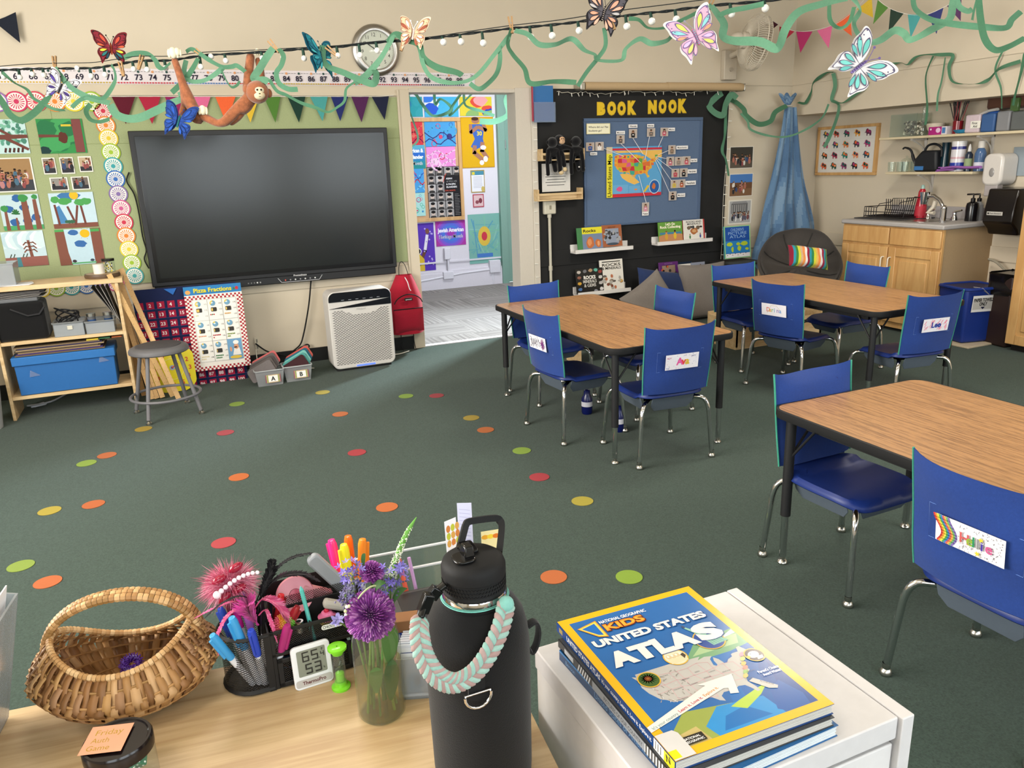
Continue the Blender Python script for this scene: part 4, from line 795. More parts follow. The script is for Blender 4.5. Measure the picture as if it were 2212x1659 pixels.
blossoms('lilac_blossom', 'grey-violet budding cluster left of the pompon', V(-.036,.002,.190),18,.02, ['#7a74a4', '#6a668e', '#8a80b4'], V(-.012,.0,.02),.018,.005)
blossoms('lilac_blossom', 'blue-violet flower cluster right of the pompon', V(.030,.004,.198),24,.02, bl, V(.012,.004,.02),.020)
blossoms('lilac_blossom', 'single star-shaped violet flower hanging low left', V(-.052,-.006,.160),5,.02, ['#8f86c8', '#a09ad2'], V(-.02,0,.13),.005,.009)
blossoms('lilac_blossom', 'violet star flower furthest right of the bouquet', V(.046,.006,.212),6,.02, ['#8078cc', '#968cd6'], V(.02,0,.13),.007,.008)
t = thing('veronica_spike', 'long white flower spike with a green tip leaning right', 'flower', V(.02,.01,.15)); b = MB(); P = bez(V(.004,.0,.06), V(.018,.008,.18), V(.042,.014,.235), V(.078,.018,.276),20); b.tube(P, [.0018]*9+[.0035]*6+[.004]*3+[.003,.0018,.0006], '#5f9a3c', 7); obj('stem', b, 'satin', t, world=True)
b = MB(); rg = random.Random(3)
for k in range(420):
    u = rg.uniform(.46,.90); i = int(u*20); p = P[i].lerp(P[i+1], u*20-i); a = rg.uniform(0,2*pi); rr = .0062*(1-(u-.46)/.55)+.0012; b.sph(p+Vector((cos(a)*rr, sin(a)*rr, rg.uniform(-.002,.002))), rg.uniform(.0007,.0013), rg.choice(['#f0f0e6', '#e4e8d6', '#f4f4ee', '#dfe6c8']),5,3)
obj('florets', b, 'paper', t, world=True)
b = MB()
def leaf(mb, a, e, w, col, n=8, bend=.008):
    a, e = Vector(a), Vector(e); d = (e-a); s_ = d.cross(Vector((0,-.6,1))).normalized(); vs = []; fs = []
    for k in range(n+1): u = k/n; p = a.lerp(e, u)+Vector((0,0, sin(pi*u)*bend)); ww = w*sin(pi*min(1, u*.95+.05))**.8; vs += [p-s_*ww, p+Vector((0,0,-.001)), p+s_*ww]
    for k in range(n): fs += [(3*k, 3*k+1,3*k+4,3*k+3),(3*k+1,3*k+2,3*k+5,3*k+4)]
    mb.add(vs, fs, col)
t = thing('greenery_sprig', 'green leaves and pale curling bud stem among the flowers', 'foliage', V(0,0,.1))
for a, e, w in ((V(.0,-.006,.186), V(.020,-.01,.200),.0055),(V(.026,-.004,.160), V(.052,.0,.178),.005),(V(-.005,.02,.21), V(.0,.022,.236),.003),(V(-.01,-.022,.05), V(-.008,-.022,.092),.010),(V(.010,-.02,.03), V(.018,-.018,.095),.011),(V(.014,-.012,.085), V(.022,-.014,.135),.012)): q = MB(); leaf(q, a, e, w, rnd.choice(['#3f6a28', '#4c7a30', '#35602a'])); obj('leaf', q, 'satin', t, world=True)
b = MB(); b.tube(bez(V(-.030,-.014,.175), V(-.022,-.016,.195), V(-.006,-.018,.208), V(.004,-.014,.202),12),.0014, '#aeb88a', 6); [b.sph(V(-.040+.006*(k % 3)+rnd.uniform(-.002,.002),-.016,.170+.006*(k//3)),.0026, rnd.choice(['#d8dcb0', '#c8d09a', '#eceae0']),8,5) for k in range(8)]; obj('bud_stem', b, 'satin', t, world=True)
for k in range(6): b = MB(); a = k*1.1; stem(b, V(.022*cos(a),.018*sin(a),.006), V(.012*cos(a),.01*sin(a),.09), V(.008*cos(a+1),.008*sin(a+1),.150),.0017+.0004*(k % 2), ['#6a8440', '#55702f', '#7b8f4e'][k % 3]); obj('stem', b, 'satin', t, world=True)
# ================================================================== water bottle
BX, BY = .283,.800; t = thing('water_bottle', 'large black water bottle with a pastel braided cord handle', 'bottle', M=TR(BX, BY, DZ, R(18)))
b = MB('#0f0f10'); b.lathe([(.001,0),(.058,0),(.063,.004),(.064,.02),(.0660,.160),(.0660,.195),(.0640,.218),(.0590,.238),(.050,.252),(.042,.259),(.039,.263)], seg=56); obj('sleeve', b, 'fabric', t)
b = MB('#0b0b0c'); b.lathe([(.0652,.186),(.0658,.187),(.0650,.188)], seg=56); obj('seam', b, 'fabric', t); b = MB('#0b0b0c'); b.lathe([(.041,.258),(.0435,.259),(.042,.264)], seg=48); obj('seam', b, 'fabric', t)
b = MB(); b.lathe([(.039,.256),(.0405,.262),(.0405,.268),(.039,.272)], seg=48); obj('steel_neck', b, 'chrome', t)
b = MB('#74c2b4'); b.tube([(.0412*cos(a),.0412*sin(a),.2625) for a in [2*pi*k/48 for k in range(48)]], .0014, seg=8, closed=True); obj('neck_cord', b, 'fabric', t)
b = MB('#111112'); b.lathe([(.037,.266),(.0392,.269),(.0392,.275),(.0384,.276),(.0384,.292),(.0396,.293),(.0396,.304),(.037,.311),(.030,.316),(.001,.318)], seg=56)
for k in range(60):
    for j in range(3): a = 2*pi*(k+.5*(j % 2))/60; b.box((.0382*cos(a),.0382*sin(a),.279+.0045*j),(.0026,.0026,.0026), rot=(Matrix.Rotation(a, 3, 'Z') @ Matrix.Rotation(pi/4,3, 'X')))
cap = obj('cap', b, 'rubber', t)
RC = Matrix.Rotation(R(-18),4, 'Z')
b = MB('#0d0d0e', M=RC @ Matrix.Translation((0,0,.318))); b.prism([(-.020+x*.9, y*.8-.008) for x, y in rrect(.03,.036,.012,5,.006,0)], -.001,.003); b.prism(rrect(.020,.030,.004,3,-.002,.012),0,.0045); b.box((-.008,-.004,.009),(.014,.020,.013), taper=.75); obj('spout', b, 'gloss', cap, bevel=.0015)
b = MB('#151516', M=RC @ Matrix.Translation((.004,0,.314))); P = [(-.010,.028,-.006),(-.004,.040,.030),(-.002,.044,.042),(.002,.045,.047),(.038,.042,.047),(.043,.040,.043),(.044,.036,.030),(.036,.010,-.010)]
P = [(-.014,.024,-.004),(-.001,.036,.017),(.003,.039,.023),(.009,.040,.026),(.040,.034,.026),(.046,.032,.022),(.046,.026,.015),(.034,.008,-.008)]
b.tube(smooth_pts(P, 5),.0052, seg=4, flat=1.25); obj('carry_loop', b, 'rubber', cap)
def BL(px, py, dy): return A(px, py, BY+dy)
b = MB('#0f0f10'); P = [BL(962,1262,-.01), BL(942,1278,-.012), BL(918,1305,-.02), BL(907,1335,-.03)]; b.tube(smooth_pts(P, 5),.006, seg=8, flat=.7); b.box(BL(920,1302,-.022),(.013,.012,.024), rot=Matrix.Rotation(R(25),3, 'Y')); b.box(BL(938,1280,-.014),(.015,.010,.014), rot=Matrix.Rotation(R(45),3, 'Y')); obj('buckle', b, 'gloss', t, bevel=.0015, world=True)
b = MB('#1b1b1c'); b.tube(smooth_pts([A(x, y, BY-.01) for x, y in ((1138,1352),(1156,1342),(1163,1362),(1158,1392),(1148,1408),(1140,1398))], 5),.007, seg=6, flat=.4); obj('side_loop', b, 'fabric', t, world=True)
# braided cord: a row of overlapping lobes along a hanging curve
br = MB(); P = smooth_pts([BL(907,1340,-.030), BL(906,1368,-.045), BL(914,1412,-.058), BL(934,1450,-.068), BL(960,1471,-.074), BL(990,1474,-.076), BL(1026,1452,-.075), BL(1058,1408,-.070), BL(1082,1355,-.062), BL(1093,1308,-.048)], 4)
n = len(P)
for i in range(n-1):
    p, d = P[i], (P[i+1]-P[i]).normalized(); s_ = d.cross(Vector((0,-1,.3))).normalized(); Q = Matrix((s_, d, s_.cross(d))).transposed()
    for sd in (-1,1): br.sph(p+s_*sd*.0050,(.0048,.0098,.0050),(['#9a807c', '#8fb0a6'] if sd > 0 else ['#86aca2', '#a08a86'])[i % 2], 10,6, M=Q @ Matrix.Rotation(-sd*.75,3, 'Z'))
br.sph(P[-1]+Vector((0,0,.002)),.010, '#79b0a6', 12,8); obj('braided_cord', br, 'fabric', t, world=True)
DC = BL(1032,1500,-.069); b = MB(); b.tube([DC+Vector((.0165*cos(a),-.002,.0165*sin(a))) for a in [R(-185+k*19) for k in range(11)]], .0018, seg=10); b.cyl(DC+Vector((-.0165,0,.002)), DC+Vector((.0165,0,.002)),.0014); obj('d_ring', b, 'chrome', t, world=True)
b = MB('#121213'); b.box(DC+Vector((0,.003,.012)),(.021,.003,.024)); obj('ring_tab', b, 'fabric', t, world=True)
# ================================================================== cards, tray and papers behind the bottle
t = thing('card_box', 'clear plastic box of white cards behind the vase', 'box', M=TR(.262,1.00, DZ, R(-20)))
obj('box_shell', MB().bb((-.035,-.03,0),(.035,-.028,.07)).bb((-.035,-.03,0),(-.033,.05,.07)).bb((-.035,-.03,0),(.035,.05,.002)), 'clearplastic', t)
b = MB()
for k in range(7): b.box((-.010+.001*k, -.02+k*.006,.045),(.046,.0012,.08), ['#e4e4ea', '#d9dde6', '#eceaf0'][k % 3], rot=Matrix.Rotation(R(-8),3, 'X'))
obj('cards', b, 'paper', t)
c = MB(); c.rect(-.023,0,.046,.078, '#e8e8ec'); c.line([(-.019,.006),(.019,.006),(.019,.07),(-.019,.07)], .0012, '#2a3f7a', True); c.ell(0,.022,.012,.016, '#5b9fc0', 14); c.ell(.004,.026,.005,.008, '#222', 10); obj('top_card', c, 'paper', t, M=Matrix.Translation((-.01,-.0285,.004)) @ Matrix.Rotation(R(82),4, 'X'))
b = MB('#8a6242'); b.box((0,0,.05),(.055,.028,.10)); o = tag(obj('kraft_box', b, 'paper', None, M=TR(.248,1.045, DZ, R(-14)), bevel=.001), 'small brown cardboard box with black print between vase and bottle', 'box')
c = MB('#222'); [c.txt(s_, -.02,.07-.014*i, .006, '#3a2a1c', .02, w=.03) for i, s_ in enumerate(('FREE', 'BASICS', 'MADE OF', 'PAPER'))]; obj('print', c, 'paper', o, M=Matrix.Translation((0,-.0145,0)) @ Matrix.Rotation(pi/2,4, 'X'))
t = thing('desk_tray', 'dark grey plastic desk tray behind the vase and bottle', 'tray', M=TR(.285,1.085, DZ, R(-4)))
obj('tray_body', MB('#3e3d3d').bb((-.055,-.04,0),(.055,.045,.095)), 'plastic', t, bevel=.01)
obj('recess', MB('#0c0c0d').bb((-.03,-.025,.0935),(.03,.03,.0955)), 'plastic', t, bevel=.002)
obj('blue_pad', MB('#142c6e').box((-.035,-.052,.07),(.045,.02,.022)), 'rubber', t, bevel=.004)
t = thing('acrylic_tray', 'clear acrylic tray with bright edges behind the bottle', 'tray', M=TR(.30,1.175, DZ, R(-4)))
obj('tray_pane', MB().bb((-.10,-.02,0),(.09,-.017,.115)).bb((-.10,.02,0),(.09,.023,.13)), 'glass', t)
obj('tray_edge', MB('#c9ccd0').bb((-.10,-.021,.114),(.09,-.016,.1165)).bb((-.10,.019,.129),(.09,.024,.1315)), 'gloss', t)
def rod(name, a, b_, r, col, lab, cat='pen'): tag(obj(name, MB(col).tube([a, b_], r, seg=8), 'plastic'), lab, cat)
T0 = Vector((.285,1.13, DZ)); rod('pen', T0+Vector((0,0,.05)), T0+Vector((-.01,.02,.145)),.004, '#e0604a', 'coral pen standing beside the bottle buckle'); rod('crayon', T0+Vector((.016,0,.05)), T0+Vector((.008,.02,.140)),.003, '#c9a0d8', 'lilac crayon behind the bottle buckle', 'crayon')
# the folded papers showing above the cap
for i, (x0, x1, zt, dy, rz_, cl, lab) in enumerate([(.318,.340,.262,0,20, '#e6e2e6', 'folded white leaflet with round fruit pictures sticking up behind the bottle'),(.336,.358,.282,.012,-25, '#c9cbe4', 'pale lilac folded sheet sticking up behind the bottle cap'),(.378,.408,.222,.02,-8, '#e8d9a0', 'yellow printed slip showing through the cap loop')]):
    c = MB(); ww = x1-x0; c.rect(0,0, ww, zt-.0, cl)
    if i == 0: [c.ell(.006+.0085*a, zt-.014-.012*b_, .004,.006, ['#c87a3a', '#b8b83a', '#d09a4a'][(a+b_) % 3], 10) for a in range(3) for b_ in range(3)]; c.pg([(-.008, zt-.075),(.026, zt-.06),(.026, zt-.04),(.004, zt-.045)], '#e4dcd8')
    if i == 2: [c.ell(.006+.009*a, zt-.01,.006,.004, ['#dfa030', '#e8c83c', '#d8762a'][a % 3], 8) for a in range(3)]
    if i == 1: [c.line([(.003, zt-.01-.006*k),(ww-.003, zt-.012-.006*k)], .0006, '#9a9cc8') for k in range(12)]
    o = obj('paper_leaflet', c, 'paper', None, M=TR(x0,1.00+dy, DZ, R(rz_)) @ Matrix.Rotation(R(88),4, 'X'), smooth=False); o.modifiers.new('thick', 'SOLIDIFY').thickness = .0004; tag(o, lab, 'paper')
# ================================================================== wall with the screen
def QA(x0, y0, x1, y1, Y=YA): a = A(x0, y0, Y); b = A(x1, y1, Y); return a.x, b.z, b.x-a.x, a.z-b.z
def posterA(name, label, cat, q, draw=None, base='#e4e0d8', mats='paper', off=.004, group=None, Y=YA, rot=0, dl=.00004, th=.0012):
    x, z, w, h = QA(*q, Y=Y-off) if isinstance(q, tuple) and len(q) == 4 and q[2] > 6 else q; c = MB(dl=dl); c.prism([(0,0),(w, 0),(w, h),(0, h)], -th, 0, base); c.clip = (0,0, w, h)
    if draw: draw(c, w, h)
    return tag(obj(name, c, mats, M=onA(x, z, Y-off, rot), smooth=False), label, cat, group)
GB = YA-.016
t = thing('bulletin_board', 'large green fabric bulletin board behind the big screen', 'bulletin board', (.0, YA, .75))
obj('board_panel', MB('#9ca67c').bb((-2.4,-.014,0),(1.80,-.0,1.295)), 'fabric', t, smooth=False)
obj('board_seam', MB('#7d8a58').bb((-2.4,-.0148,.985),(1.80,-.014,.988)).bb((-.62,-.0148,0),(-.617,-.014,1.29)), 'fabric', t)
PAL = ['#b8375a', '#d8823a', '#d9c03e', '#8fae3c', '#3f9aa0', '#3c6ab0', '#8f6aa8', '#d05a8a']
def citrus(c, x, y, r, col, dark=None):
    c.ell(x, y, r*1.18, r*1.18, col, 22); c.ell(x, y, r, r, '#e9e4da', 22); z = c.lay()
    for k in range(18):
        a = 2*pi*k/18; c.add([(x+r*.1*cos(a), y+r*.1*sin(a), z),(x+r*.82*cos(a-.085), y+r*.82*sin(a-.085), z),(x+r*.88*cos(a), y+r*.88*sin(a), z),(x+r*.82*cos(a+.085), y+r*.82*sin(a+.085), z)], [(0,1,2,3)], col)
    c.ell(x, y, r*.28, r*.28, col, 12)
def border(name, lab, pts, cols, r=.052):
    x0 = min(p[0] for p in pts); z0 = min(p[1] for p in pts); c = MB()
    for (x, z), cl in zip(pts, cols): citrus(c, x-x0, z-z0, r, cl)
    tag(obj(name, c, 'paper', M=onA(x0, z0, GB-.004), smooth=False), lab, 'border', 'scalloped citrus-slice bulletin board borders').modifiers.new('t', 'SOLIDIFY').thickness = .0006
rp = [A(x, y) for x, y in ((223,240),(229,271),(235,299),(240,329),(245,359),(250,387),(256,419),(262,450),(268,480),(273,509),(279,538),(285,567),(291,595))]
border('scalloped_border', 'rainbow citrus-slice border running down beside the black screen', [(p.x, p.z) for p in rp], ['#c23a50', '#d8823a', '#d9c03e', '#9ab83c', '#3f9aa0', '#3c6ab0', '#7f6aa0', '#c05a8a', '#c23a50', '#d8823a', '#d9c842', '#9ab83c', '#4aa0a0'])
x1 = A(200,226).x; z1 = A(168,223).z
border('scalloped_border', 'citrus-slice border along the top left edge of the green board', [(x1-.112*k, z1+.01) for k in range(13)], ['#9ab83c', '#d9c842', '#d8823a', '#c84a5a', '#c23a60', '#8f6aa8', '#3c6ab0', '#3f9aa0', '#9ab83c', '#d9c842', '#d8823a', '#c84a5a', '#c23a60'], .056)
border('scalloped_border', 'citrus-slice border along the bottom left edge, behind the wooden shelf', [(A(250,612).x-.095*k, .765) for k in range(14)], (PAL*2)[::-1], .050)
GD = .020
brown, brown2, leafg = '#6d4038', '#7d4f42', '#3f8a4c'
def blot(c, x, y, rx, ry, col, seed=0, n=14): r = random.Random(seed*31+int(x*999)); c.pg([(x+rx*cos(a)*r.uniform(.82,1.1), y+ry*sin(a)*r.uniform(.82,1.1)) for a in [2*pi*k/n for k in range(n)]], col)
def p1(c, w, h):
    r = random.Random(1)
    for k in range(60): blot(c, r.uniform(.02,.98)*w, r.uniform(.3,.95)*h, .012,.02*r.uniform(.5,1), r.choice(['#5c9a86', '#7ab49c', '#48806e']), k, 6)
    c.pg([(0,.40*h),(w, .45*h),(w, .55*h),(0,.56*h)], brown); c.pg([(.2*w, .5*h),(.95*w, .08*h),(w, .14*h),(.3*w, .56*h)], brown); c.pg([(.0,.8*h),(.5*w, .5*h),(.55*w, .56*h),(0,.9*h)], brown)
    for k in range(5): c.line([(.3*w+.12*w*k, .05*h),(.33*w+.12*w*k, .15*h)], .012, '#4a2a24')
def p2(c, w, h):
    r = random.Random(2)
    for k in range(26): blot(c, r.uniform(.05,.7)*w, r.uniform(.1,.95)*h, .06,.05, r.choice(['#368a4a', '#2f7a44', '#44985a', '#2b7048']), k)
    c.rect(.76*w, .02*h, .2*w, .97*h, '#7a4644'); c.pg([(0,.47*h),(.55*w, .47*h),(.6*w, .53*h),(0,.56*h)], brown); blot(c, .52*w, .45*h, .03,.04, '#5a3028', 3); c.rect(.52*w, .78*h, .26*w, .06*h, '#6d4038')
    for k in range(6): c.rect(.52*w+.035*w*k, .78*h, .012,.06*h, '#c8b43c')
    blot(c, .08*w, .08*h, .04,.03, '#1f3a3a', 2)
def trees(c, w, h):
    c.rect(0,0, w, .13*h, '#4a9a64')
    for x, y in ((.45,.9),(.6,.62),(.85,.35),(.62,.25),(.3,.22),(.2,.6)): blot(c, x*w, y*h, .03,.025, '#33609a', 1)
    for x, ww, top in ((.12,.07,.6),(.36,.05,.35),(.62,.15,.9),(.88,.10,.85)): c.pg([((x-ww*.7)*w, 0),((x+ww*.7)*w, 0),((x+ww*.45)*w, top*h),((x-ww*.45)*w, top*h)], brown2)
    for x, y, r_ in ((.10,.62,.10),(.38,.5,.05),(.6,.90,.13),(.90,.92,.08)): blot(c, x*w, y*h, r_*w, r_*.9*w, leafg, 4)
    for k in range(6): c.line([(.36*w, .46*h),(.36*w+.09*w*cos(k*.6),.46*h+.12*h*sin(k*.6))], .010, '#2f6a3c')
def palms(c, w, h):
    c.rect(0,0, w, .13*h, brown2); c.pg([(.1*w, .13*h),(.35*w, .14*h),(.2*w, .65*h),(.12*w, .6*h)], '#4a80b0'); blot(c, .45*w, .92*h, .07,.035, '#3f72a6', 5)
    for x, y in ((.56,.92),): c.ell(x*w, y*h, .028,.028, '#d9b02c', 16)
    for a, b_, t_ in ((.14,.10,.66),(.50,.38,.6),(.5,.60,.62),(.72,.68,.62)): c.line([(a*w, .1*h),(b_*w, t_*h)], .014, brown)
    for x, y, rx in ((.13,.82,.10),(.33,.77,.18),(.66,.72,.13),(.82,.74,.13)): blot(c, x*w, y*h, rx*w, .10*h, '#4c9a54', 6)
    for k in range(6): blot(c, .3*w+.03*w*k, .18*h, .012,.012, '#38624a', k)
def lone(c, w, h):
    for k in range(10): blot(c, (k*.1+.05)*w, .75*h, .05,.06, ['#c9dde2', '#b4ced8', '#d8e6e8'][k % 3], k)
    c.rect(0,0, w, .27*h, '#8f5a52'); c.pg([(.26*w, 0),(.38*w, 0),(.36*w, .27*h),(.27*w, .27*h)], '#48808a'); c.pg([(.60*w, .27*h),(.68*w, .27*h),(.64*w, .74*h),(.58*w, .74*h)], brown2)
    for y in (.45,.55,.66): c.line([(.48*w, y*h-.012),(.54*w, y*h+.004),(.62*w, y*h),(.72*w, y*h+.004),(.78*w, y*h-.012)], .008, brown2)
    for x in (.12,.20,.42,.5): c.line([(x*w, .27*h),(x*w+.01,.36*h)], .006, '#3a4a3a')
def gate(c, w, h):
    c.pg([(.0,0),(.27*w, 0),(.22*w, .35*h),(.20*w, h),(0, h)], brown2); c.rect(.78*w, 0,.22*w, h, brown2); c.rect(0,.94*h, .2*w, .06*h, '#4c9a54'); c.rect(.78*w, .9*h, .2*w, .08*h, '#4c9a54')
    blot(c, .40*w, .90*h, .032,.020, '#3a66a2', 3); blot(c, .52*w, .58*h, .040,.026, '#3a66a2', 4); c.ell(.65*w, .86*h, .031,.029, '#d9ae22', 18); c.rect(.25*w, .02*h, .55*w, .04*h, '#5aa06a'); blot(c, .72*w, .1*h, .014,.01, '#3a4450', 2); blot(c, .32*w, .1*h, .014,.01, '#3a3038', 2)
    for k in range(7): c.line([(.65*w+.034*cos(k),.86*h+.034*sin(k)),(.65*w+.042*cos(k),.86*h+.042*sin(k))], .002, '#b98a1a')
for nm, q, fn, bs, lab in [('painting', (-26,258,66,331), p1, '#b9d4d4', "child's painting of brown branches on pale blue, top left of green board"),('painting', (76,257,189,330), p2, '#378a4c', "child's painting of a trunk and branch on deep green"),('painting', (-6,422,96,494), trees, '#b9cfd6', "child's painting of several brown trees with blue drops"),('painting', (103,418,213,489), palms, '#bcd3de', "child's painting of leaning green-topped trees and a small yellow sun"),('painting', (0,502,106,572), lone, '#bcd2da', "child's painting of one bare pink-brown tree on brown ground"),('painting', (117,497,228,567), gate, '#b6d0dc', "child's painting of two thick trunks, blue clouds and a big yellow sun")]:
    posterA(nm, lab, 'painting', q, fn, bs, off=GD, group="children's paintings on the green board")
def snap(seed, bg=('#a8855c', '#3a3f4a'), n=14, cols=('#8a4a4a', '#3a4a70', '#d8d4cc', '#2c2c30', '#b07a7a', '#4a6a80', '#a86a5a'), m=.05, skyc=None, hs=.35):
    def f(c, w, h):
        x0, y0, ww, hh = m*w, m*h, w*(1-2*m), h*(1-2*m); c.rect(x0, y0, ww, hh, bg[0]); c.rect(x0, y0, ww, hh*.34, bg[1]); r = random.Random(seed)
        if skyc: c.rect(x0, y0+hh*.62, ww, hh*.38, skyc)
        for k in range(n):
            yy = y0+hh*(.42-.36*k/n); c.person(x0+ww*r.uniform(.12,.88), yy, hh*hs*r.uniform(.8,1.1), r.choice(cols), r.choice(['#b98d6e', '#8f6448', '#c8a084', '#6f4a34']), r.choice(['#2a1d16', '#5a3c22', '#1a1512', '#8a6a40']))
    return f
posterA('class_photo', 'large white-bordered class photo at the left of the green board', 'photo', (-28,342,80,413), snap(1, n=34, bg=('#9a7a54', '#3d4048'), hs=.30, m=.035), off=GD, group='photos pinned on the green board')
for i, (q, lab) in enumerate([((89,341,124,376), 'small white-bordered photo, leftmost of the upper row of three'),((127,340,163,375), 'small white-bordered photo, middle of the upper row of three'),((167,338,202,371), 'small white-bordered photo of pink and blue clothes, right of the upper three'),((106,384,150,411), 'small white-bordered photo, left of the lower pair'),((152,382,196,409), 'small white-bordered photo, right of the lower pair')]):
    posterA('class_photo', lab, 'photo', q, snap(20+i, n=5, hs=.6, m=.07, bg=(['#8a7f78', '#70685f', '#b9a488', '#8d8a86', '#6f6660'][i], '#34343a')), off=GD, group='photos pinned on the green board')
# number line
xa, xb = A(39,172).x, A(968,170).x; kx = (xb-xa)/33; zt, zb = A(560,152).z, A(560,184).z
NX0 = xa-kx*1.8; c = MB(); W_n = xa+kx*35.5-NX0; hN = zt-zb; c.prism([(0,0),(W_n, 0),(W_n, hN),(0, hN)], -.001,0, '#ddd6da')
for n in range(64,100):
    x = xa+kx*(n-65)-NX0; c.txt(str(n), x, hN*.27, hN*.36, '#241f33', .02, al='C'); c.ell(x+.002, hN*.80,.0085,.0085, '#33504a' if n % 2 else '#d89a6a', 10)
    for j in range(3): c.rect(x+kx*(.2+.22*j), hN*.795, kx*.14,.003, '#777')
    for j in range(5):
        cl = ['#c8a83c', '#b8a03c', '#c23a48', '#5a80b8', '#c8443c', '#bba23a', '#c0602c', '#b83a44'][(n//4) % 8] if n < 96 else '#2f3f5c'; c.rect(x-kx*.5+kx*.2*j, hN*.05, kx*.13, hN*.085, cl)
c.line([(W_n-.04, hN*.72),(W_n-.02, hN*.8),(W_n-.04, hN*.88)], .004, '#666')
tag(obj('number_line', c, 'paper', M=onA(NX0, zb, YA-.004), smooth=False), 'long paper number line with numbers 64 to 99 above the green board', 'number line')
# pennants
def pennant(a, b_, tip, col, lab, grp, nm='pennant'):
    a, b_, tip = Vector(a), Vector(b_), Vector(tip); n = (b_-a).cross(tip-a).normalized()*.0008; mb = MB(col)
    P = [a, a.lerp(b_, .5)+Vector((0,0,-.003)), b_, tip]; mb.add([p-n for p in P]+[p+n for p in P], [(0,1,2,3),(7,6,5,4),(0,4,5,1),(1,5,6,2),(2,6,7,3),(3,7,4,0)])
    tag(obj(nm, mb, 'fabric', smooth=False), lab, 'pennant', grp)
g1 = 'felt pennants strung above the screen'
Yp = YA-.035
for x0, x1, tx, ty, cl, nm in [(241,292,272,268, '#5c1a2a', 'maroon'),(299,347,329,268, '#a82a42', 'red'),(356,402,381,267, '#8f2458', 'magenta'),(409,455,436,267, '#d76a94', 'pink'),(465,509,489,266, '#e8663a', 'orange'),(518,560,541,265, '#d8b43a', 'yellow'),(570,606,595,265, '#4f7a34', 'leaf green'),(621,660,646,265, '#1d3a30', 'dark green'),(670,708,697,262, '#4a9a98', 'teal'),(715,752,735,262, '#262f68', 'royal navy'),(759,797,781,264, '#4f2550', 'purple'),(803,840,831,259, '#20243c', 'blackish navy')]:
    pennant(A(x0,209, Yp), A(x1,208, Yp), A(tx, ty, Yp), cl, nm+' felt pennant on the string above the big screen', g1)
tag(obj('pennant_string', MB('#e8e4dc').tube([A(235,208, Yp)]+[A(x, 208.5-.6*(k % 2), Yp) for k, x in enumerate(range(270,840,45))]+[A(850,206, Yp)], .0022, seg=5), 'fabric'), 'white cord holding the pennants above the big screen', 'cord')
pennant(A(-14,46, YA-.05), A(34,26, YA-.05), A(44,93, YA-.05), '#20242f', 'single blackish pennant alone high at the upper left corner', None)
# the big screen
SY = YA-.10; x0, z0, sw, sh = QA(275,283,859,591, SY); t = thing('touch_screen', 'large wall-mounted interactive touch screen, switched off', 'screen', (x0, SY, z0))
b = MB('#1b1b1d'); b.bb((0,0,.055),(sw, .07, sh)); b.bb((.015,.01,0),(sw-.01,.075,.062)); obj('bezel', b, 'plastic', t, bevel=.006)
b = MB('#121213'); b.bb((.035,-.004,.085),(sw-.03,.001, sh-.035)); obj('inner_frame', b, 'gloss', t, bevel=.002)
m = mat('screen', '#191c1b', rough=.2, noise=0, spec=.5); b = MB(); b.bb((.062,-.006,.115),(sw-.055,-.003, sh-.06)); obj('display_panel', b, 'screen', t, smooth=False)
c = MB(); c.txt('Promethean', 0,.042,.014, '#cfcfcf', .02, w=.10, al='C'); c.line([(-.17,.036),(-.145,.002),(.145,.002),(.17,.036)], .004, '#b9b9bb')
for k in range(7): c.ell(-.115+.038*k, .018,.006,.006, '#c25a50' if k == 0 else '#8f9092' if k % 2 else '#d0d0d0', 10)
obj('control_strip', c, 'gloss', t, M=Matrix.Translation((sw*.575,-.0025+.0,.008)) @ Matrix.Rotation(pi/2,4, 'X'))
c = MB(); [c.rect(.0+.022*k, 0,.010,.010, ['#777', '#777', '#777', '#ddd', '#999'][k]) for k in range(5)]; obj('port_icons', c, 'gloss', t, M=Matrix.Translation((sw*.36,-.002,.020)) @ Matrix.Rotation(pi/2,4, 'X'))
b = MB('#161618'); b.bb((.20,-.03,-.035),(.34,.05,.018)); obj('sensor_module', b, 'plastic', t, bevel=.008); b = MB('#b9bcbe'); b.sph((.275,-.02,.020),(.045,.02,.008)); obj('sensor_window', b, 'gloss', t)
def cable(name, pts, r, col, lab, cat='cable', n=5): return tag(obj(name, MB(col).tube(smooth_pts(pts, n), r, seg=7), 'rubber'), lab, cat)
cable('cable', [A(x, y, YA-.03) for x, y in ((279,372),(274,392),(290,420),(300,460),(308,510),(316,540),(312,560),(322,580))], .005, '#151515', 'black cable running down left of the screen')
cable('electric_cable', [A(x, y, YA-.04) for x, y in ((672,604),(668,650),(662,690),(655,725),(648,745),(630,762),(632,772),(655,760),(668,748),(660,745),(640,765),(636,775),(662,762),(664,752),(650,750),(628,768),(600,765),(575,758),(552,742))], .006, '#141414', 'black power cord looping below the screen into the wall outlet')
posterA('wall_outlet', 'ivory wall outlet low on the wall left of the loose cord', 'outlet', (549,729,562,757), lambda c, w, h: (c.rect(w*.3, h*.6, w*.4, h*.25, '#8a8478'), c.rect(w*.3, h*.15, w*.4, h*.25, '#8a8478')), '#cfc6b0', off=.016)
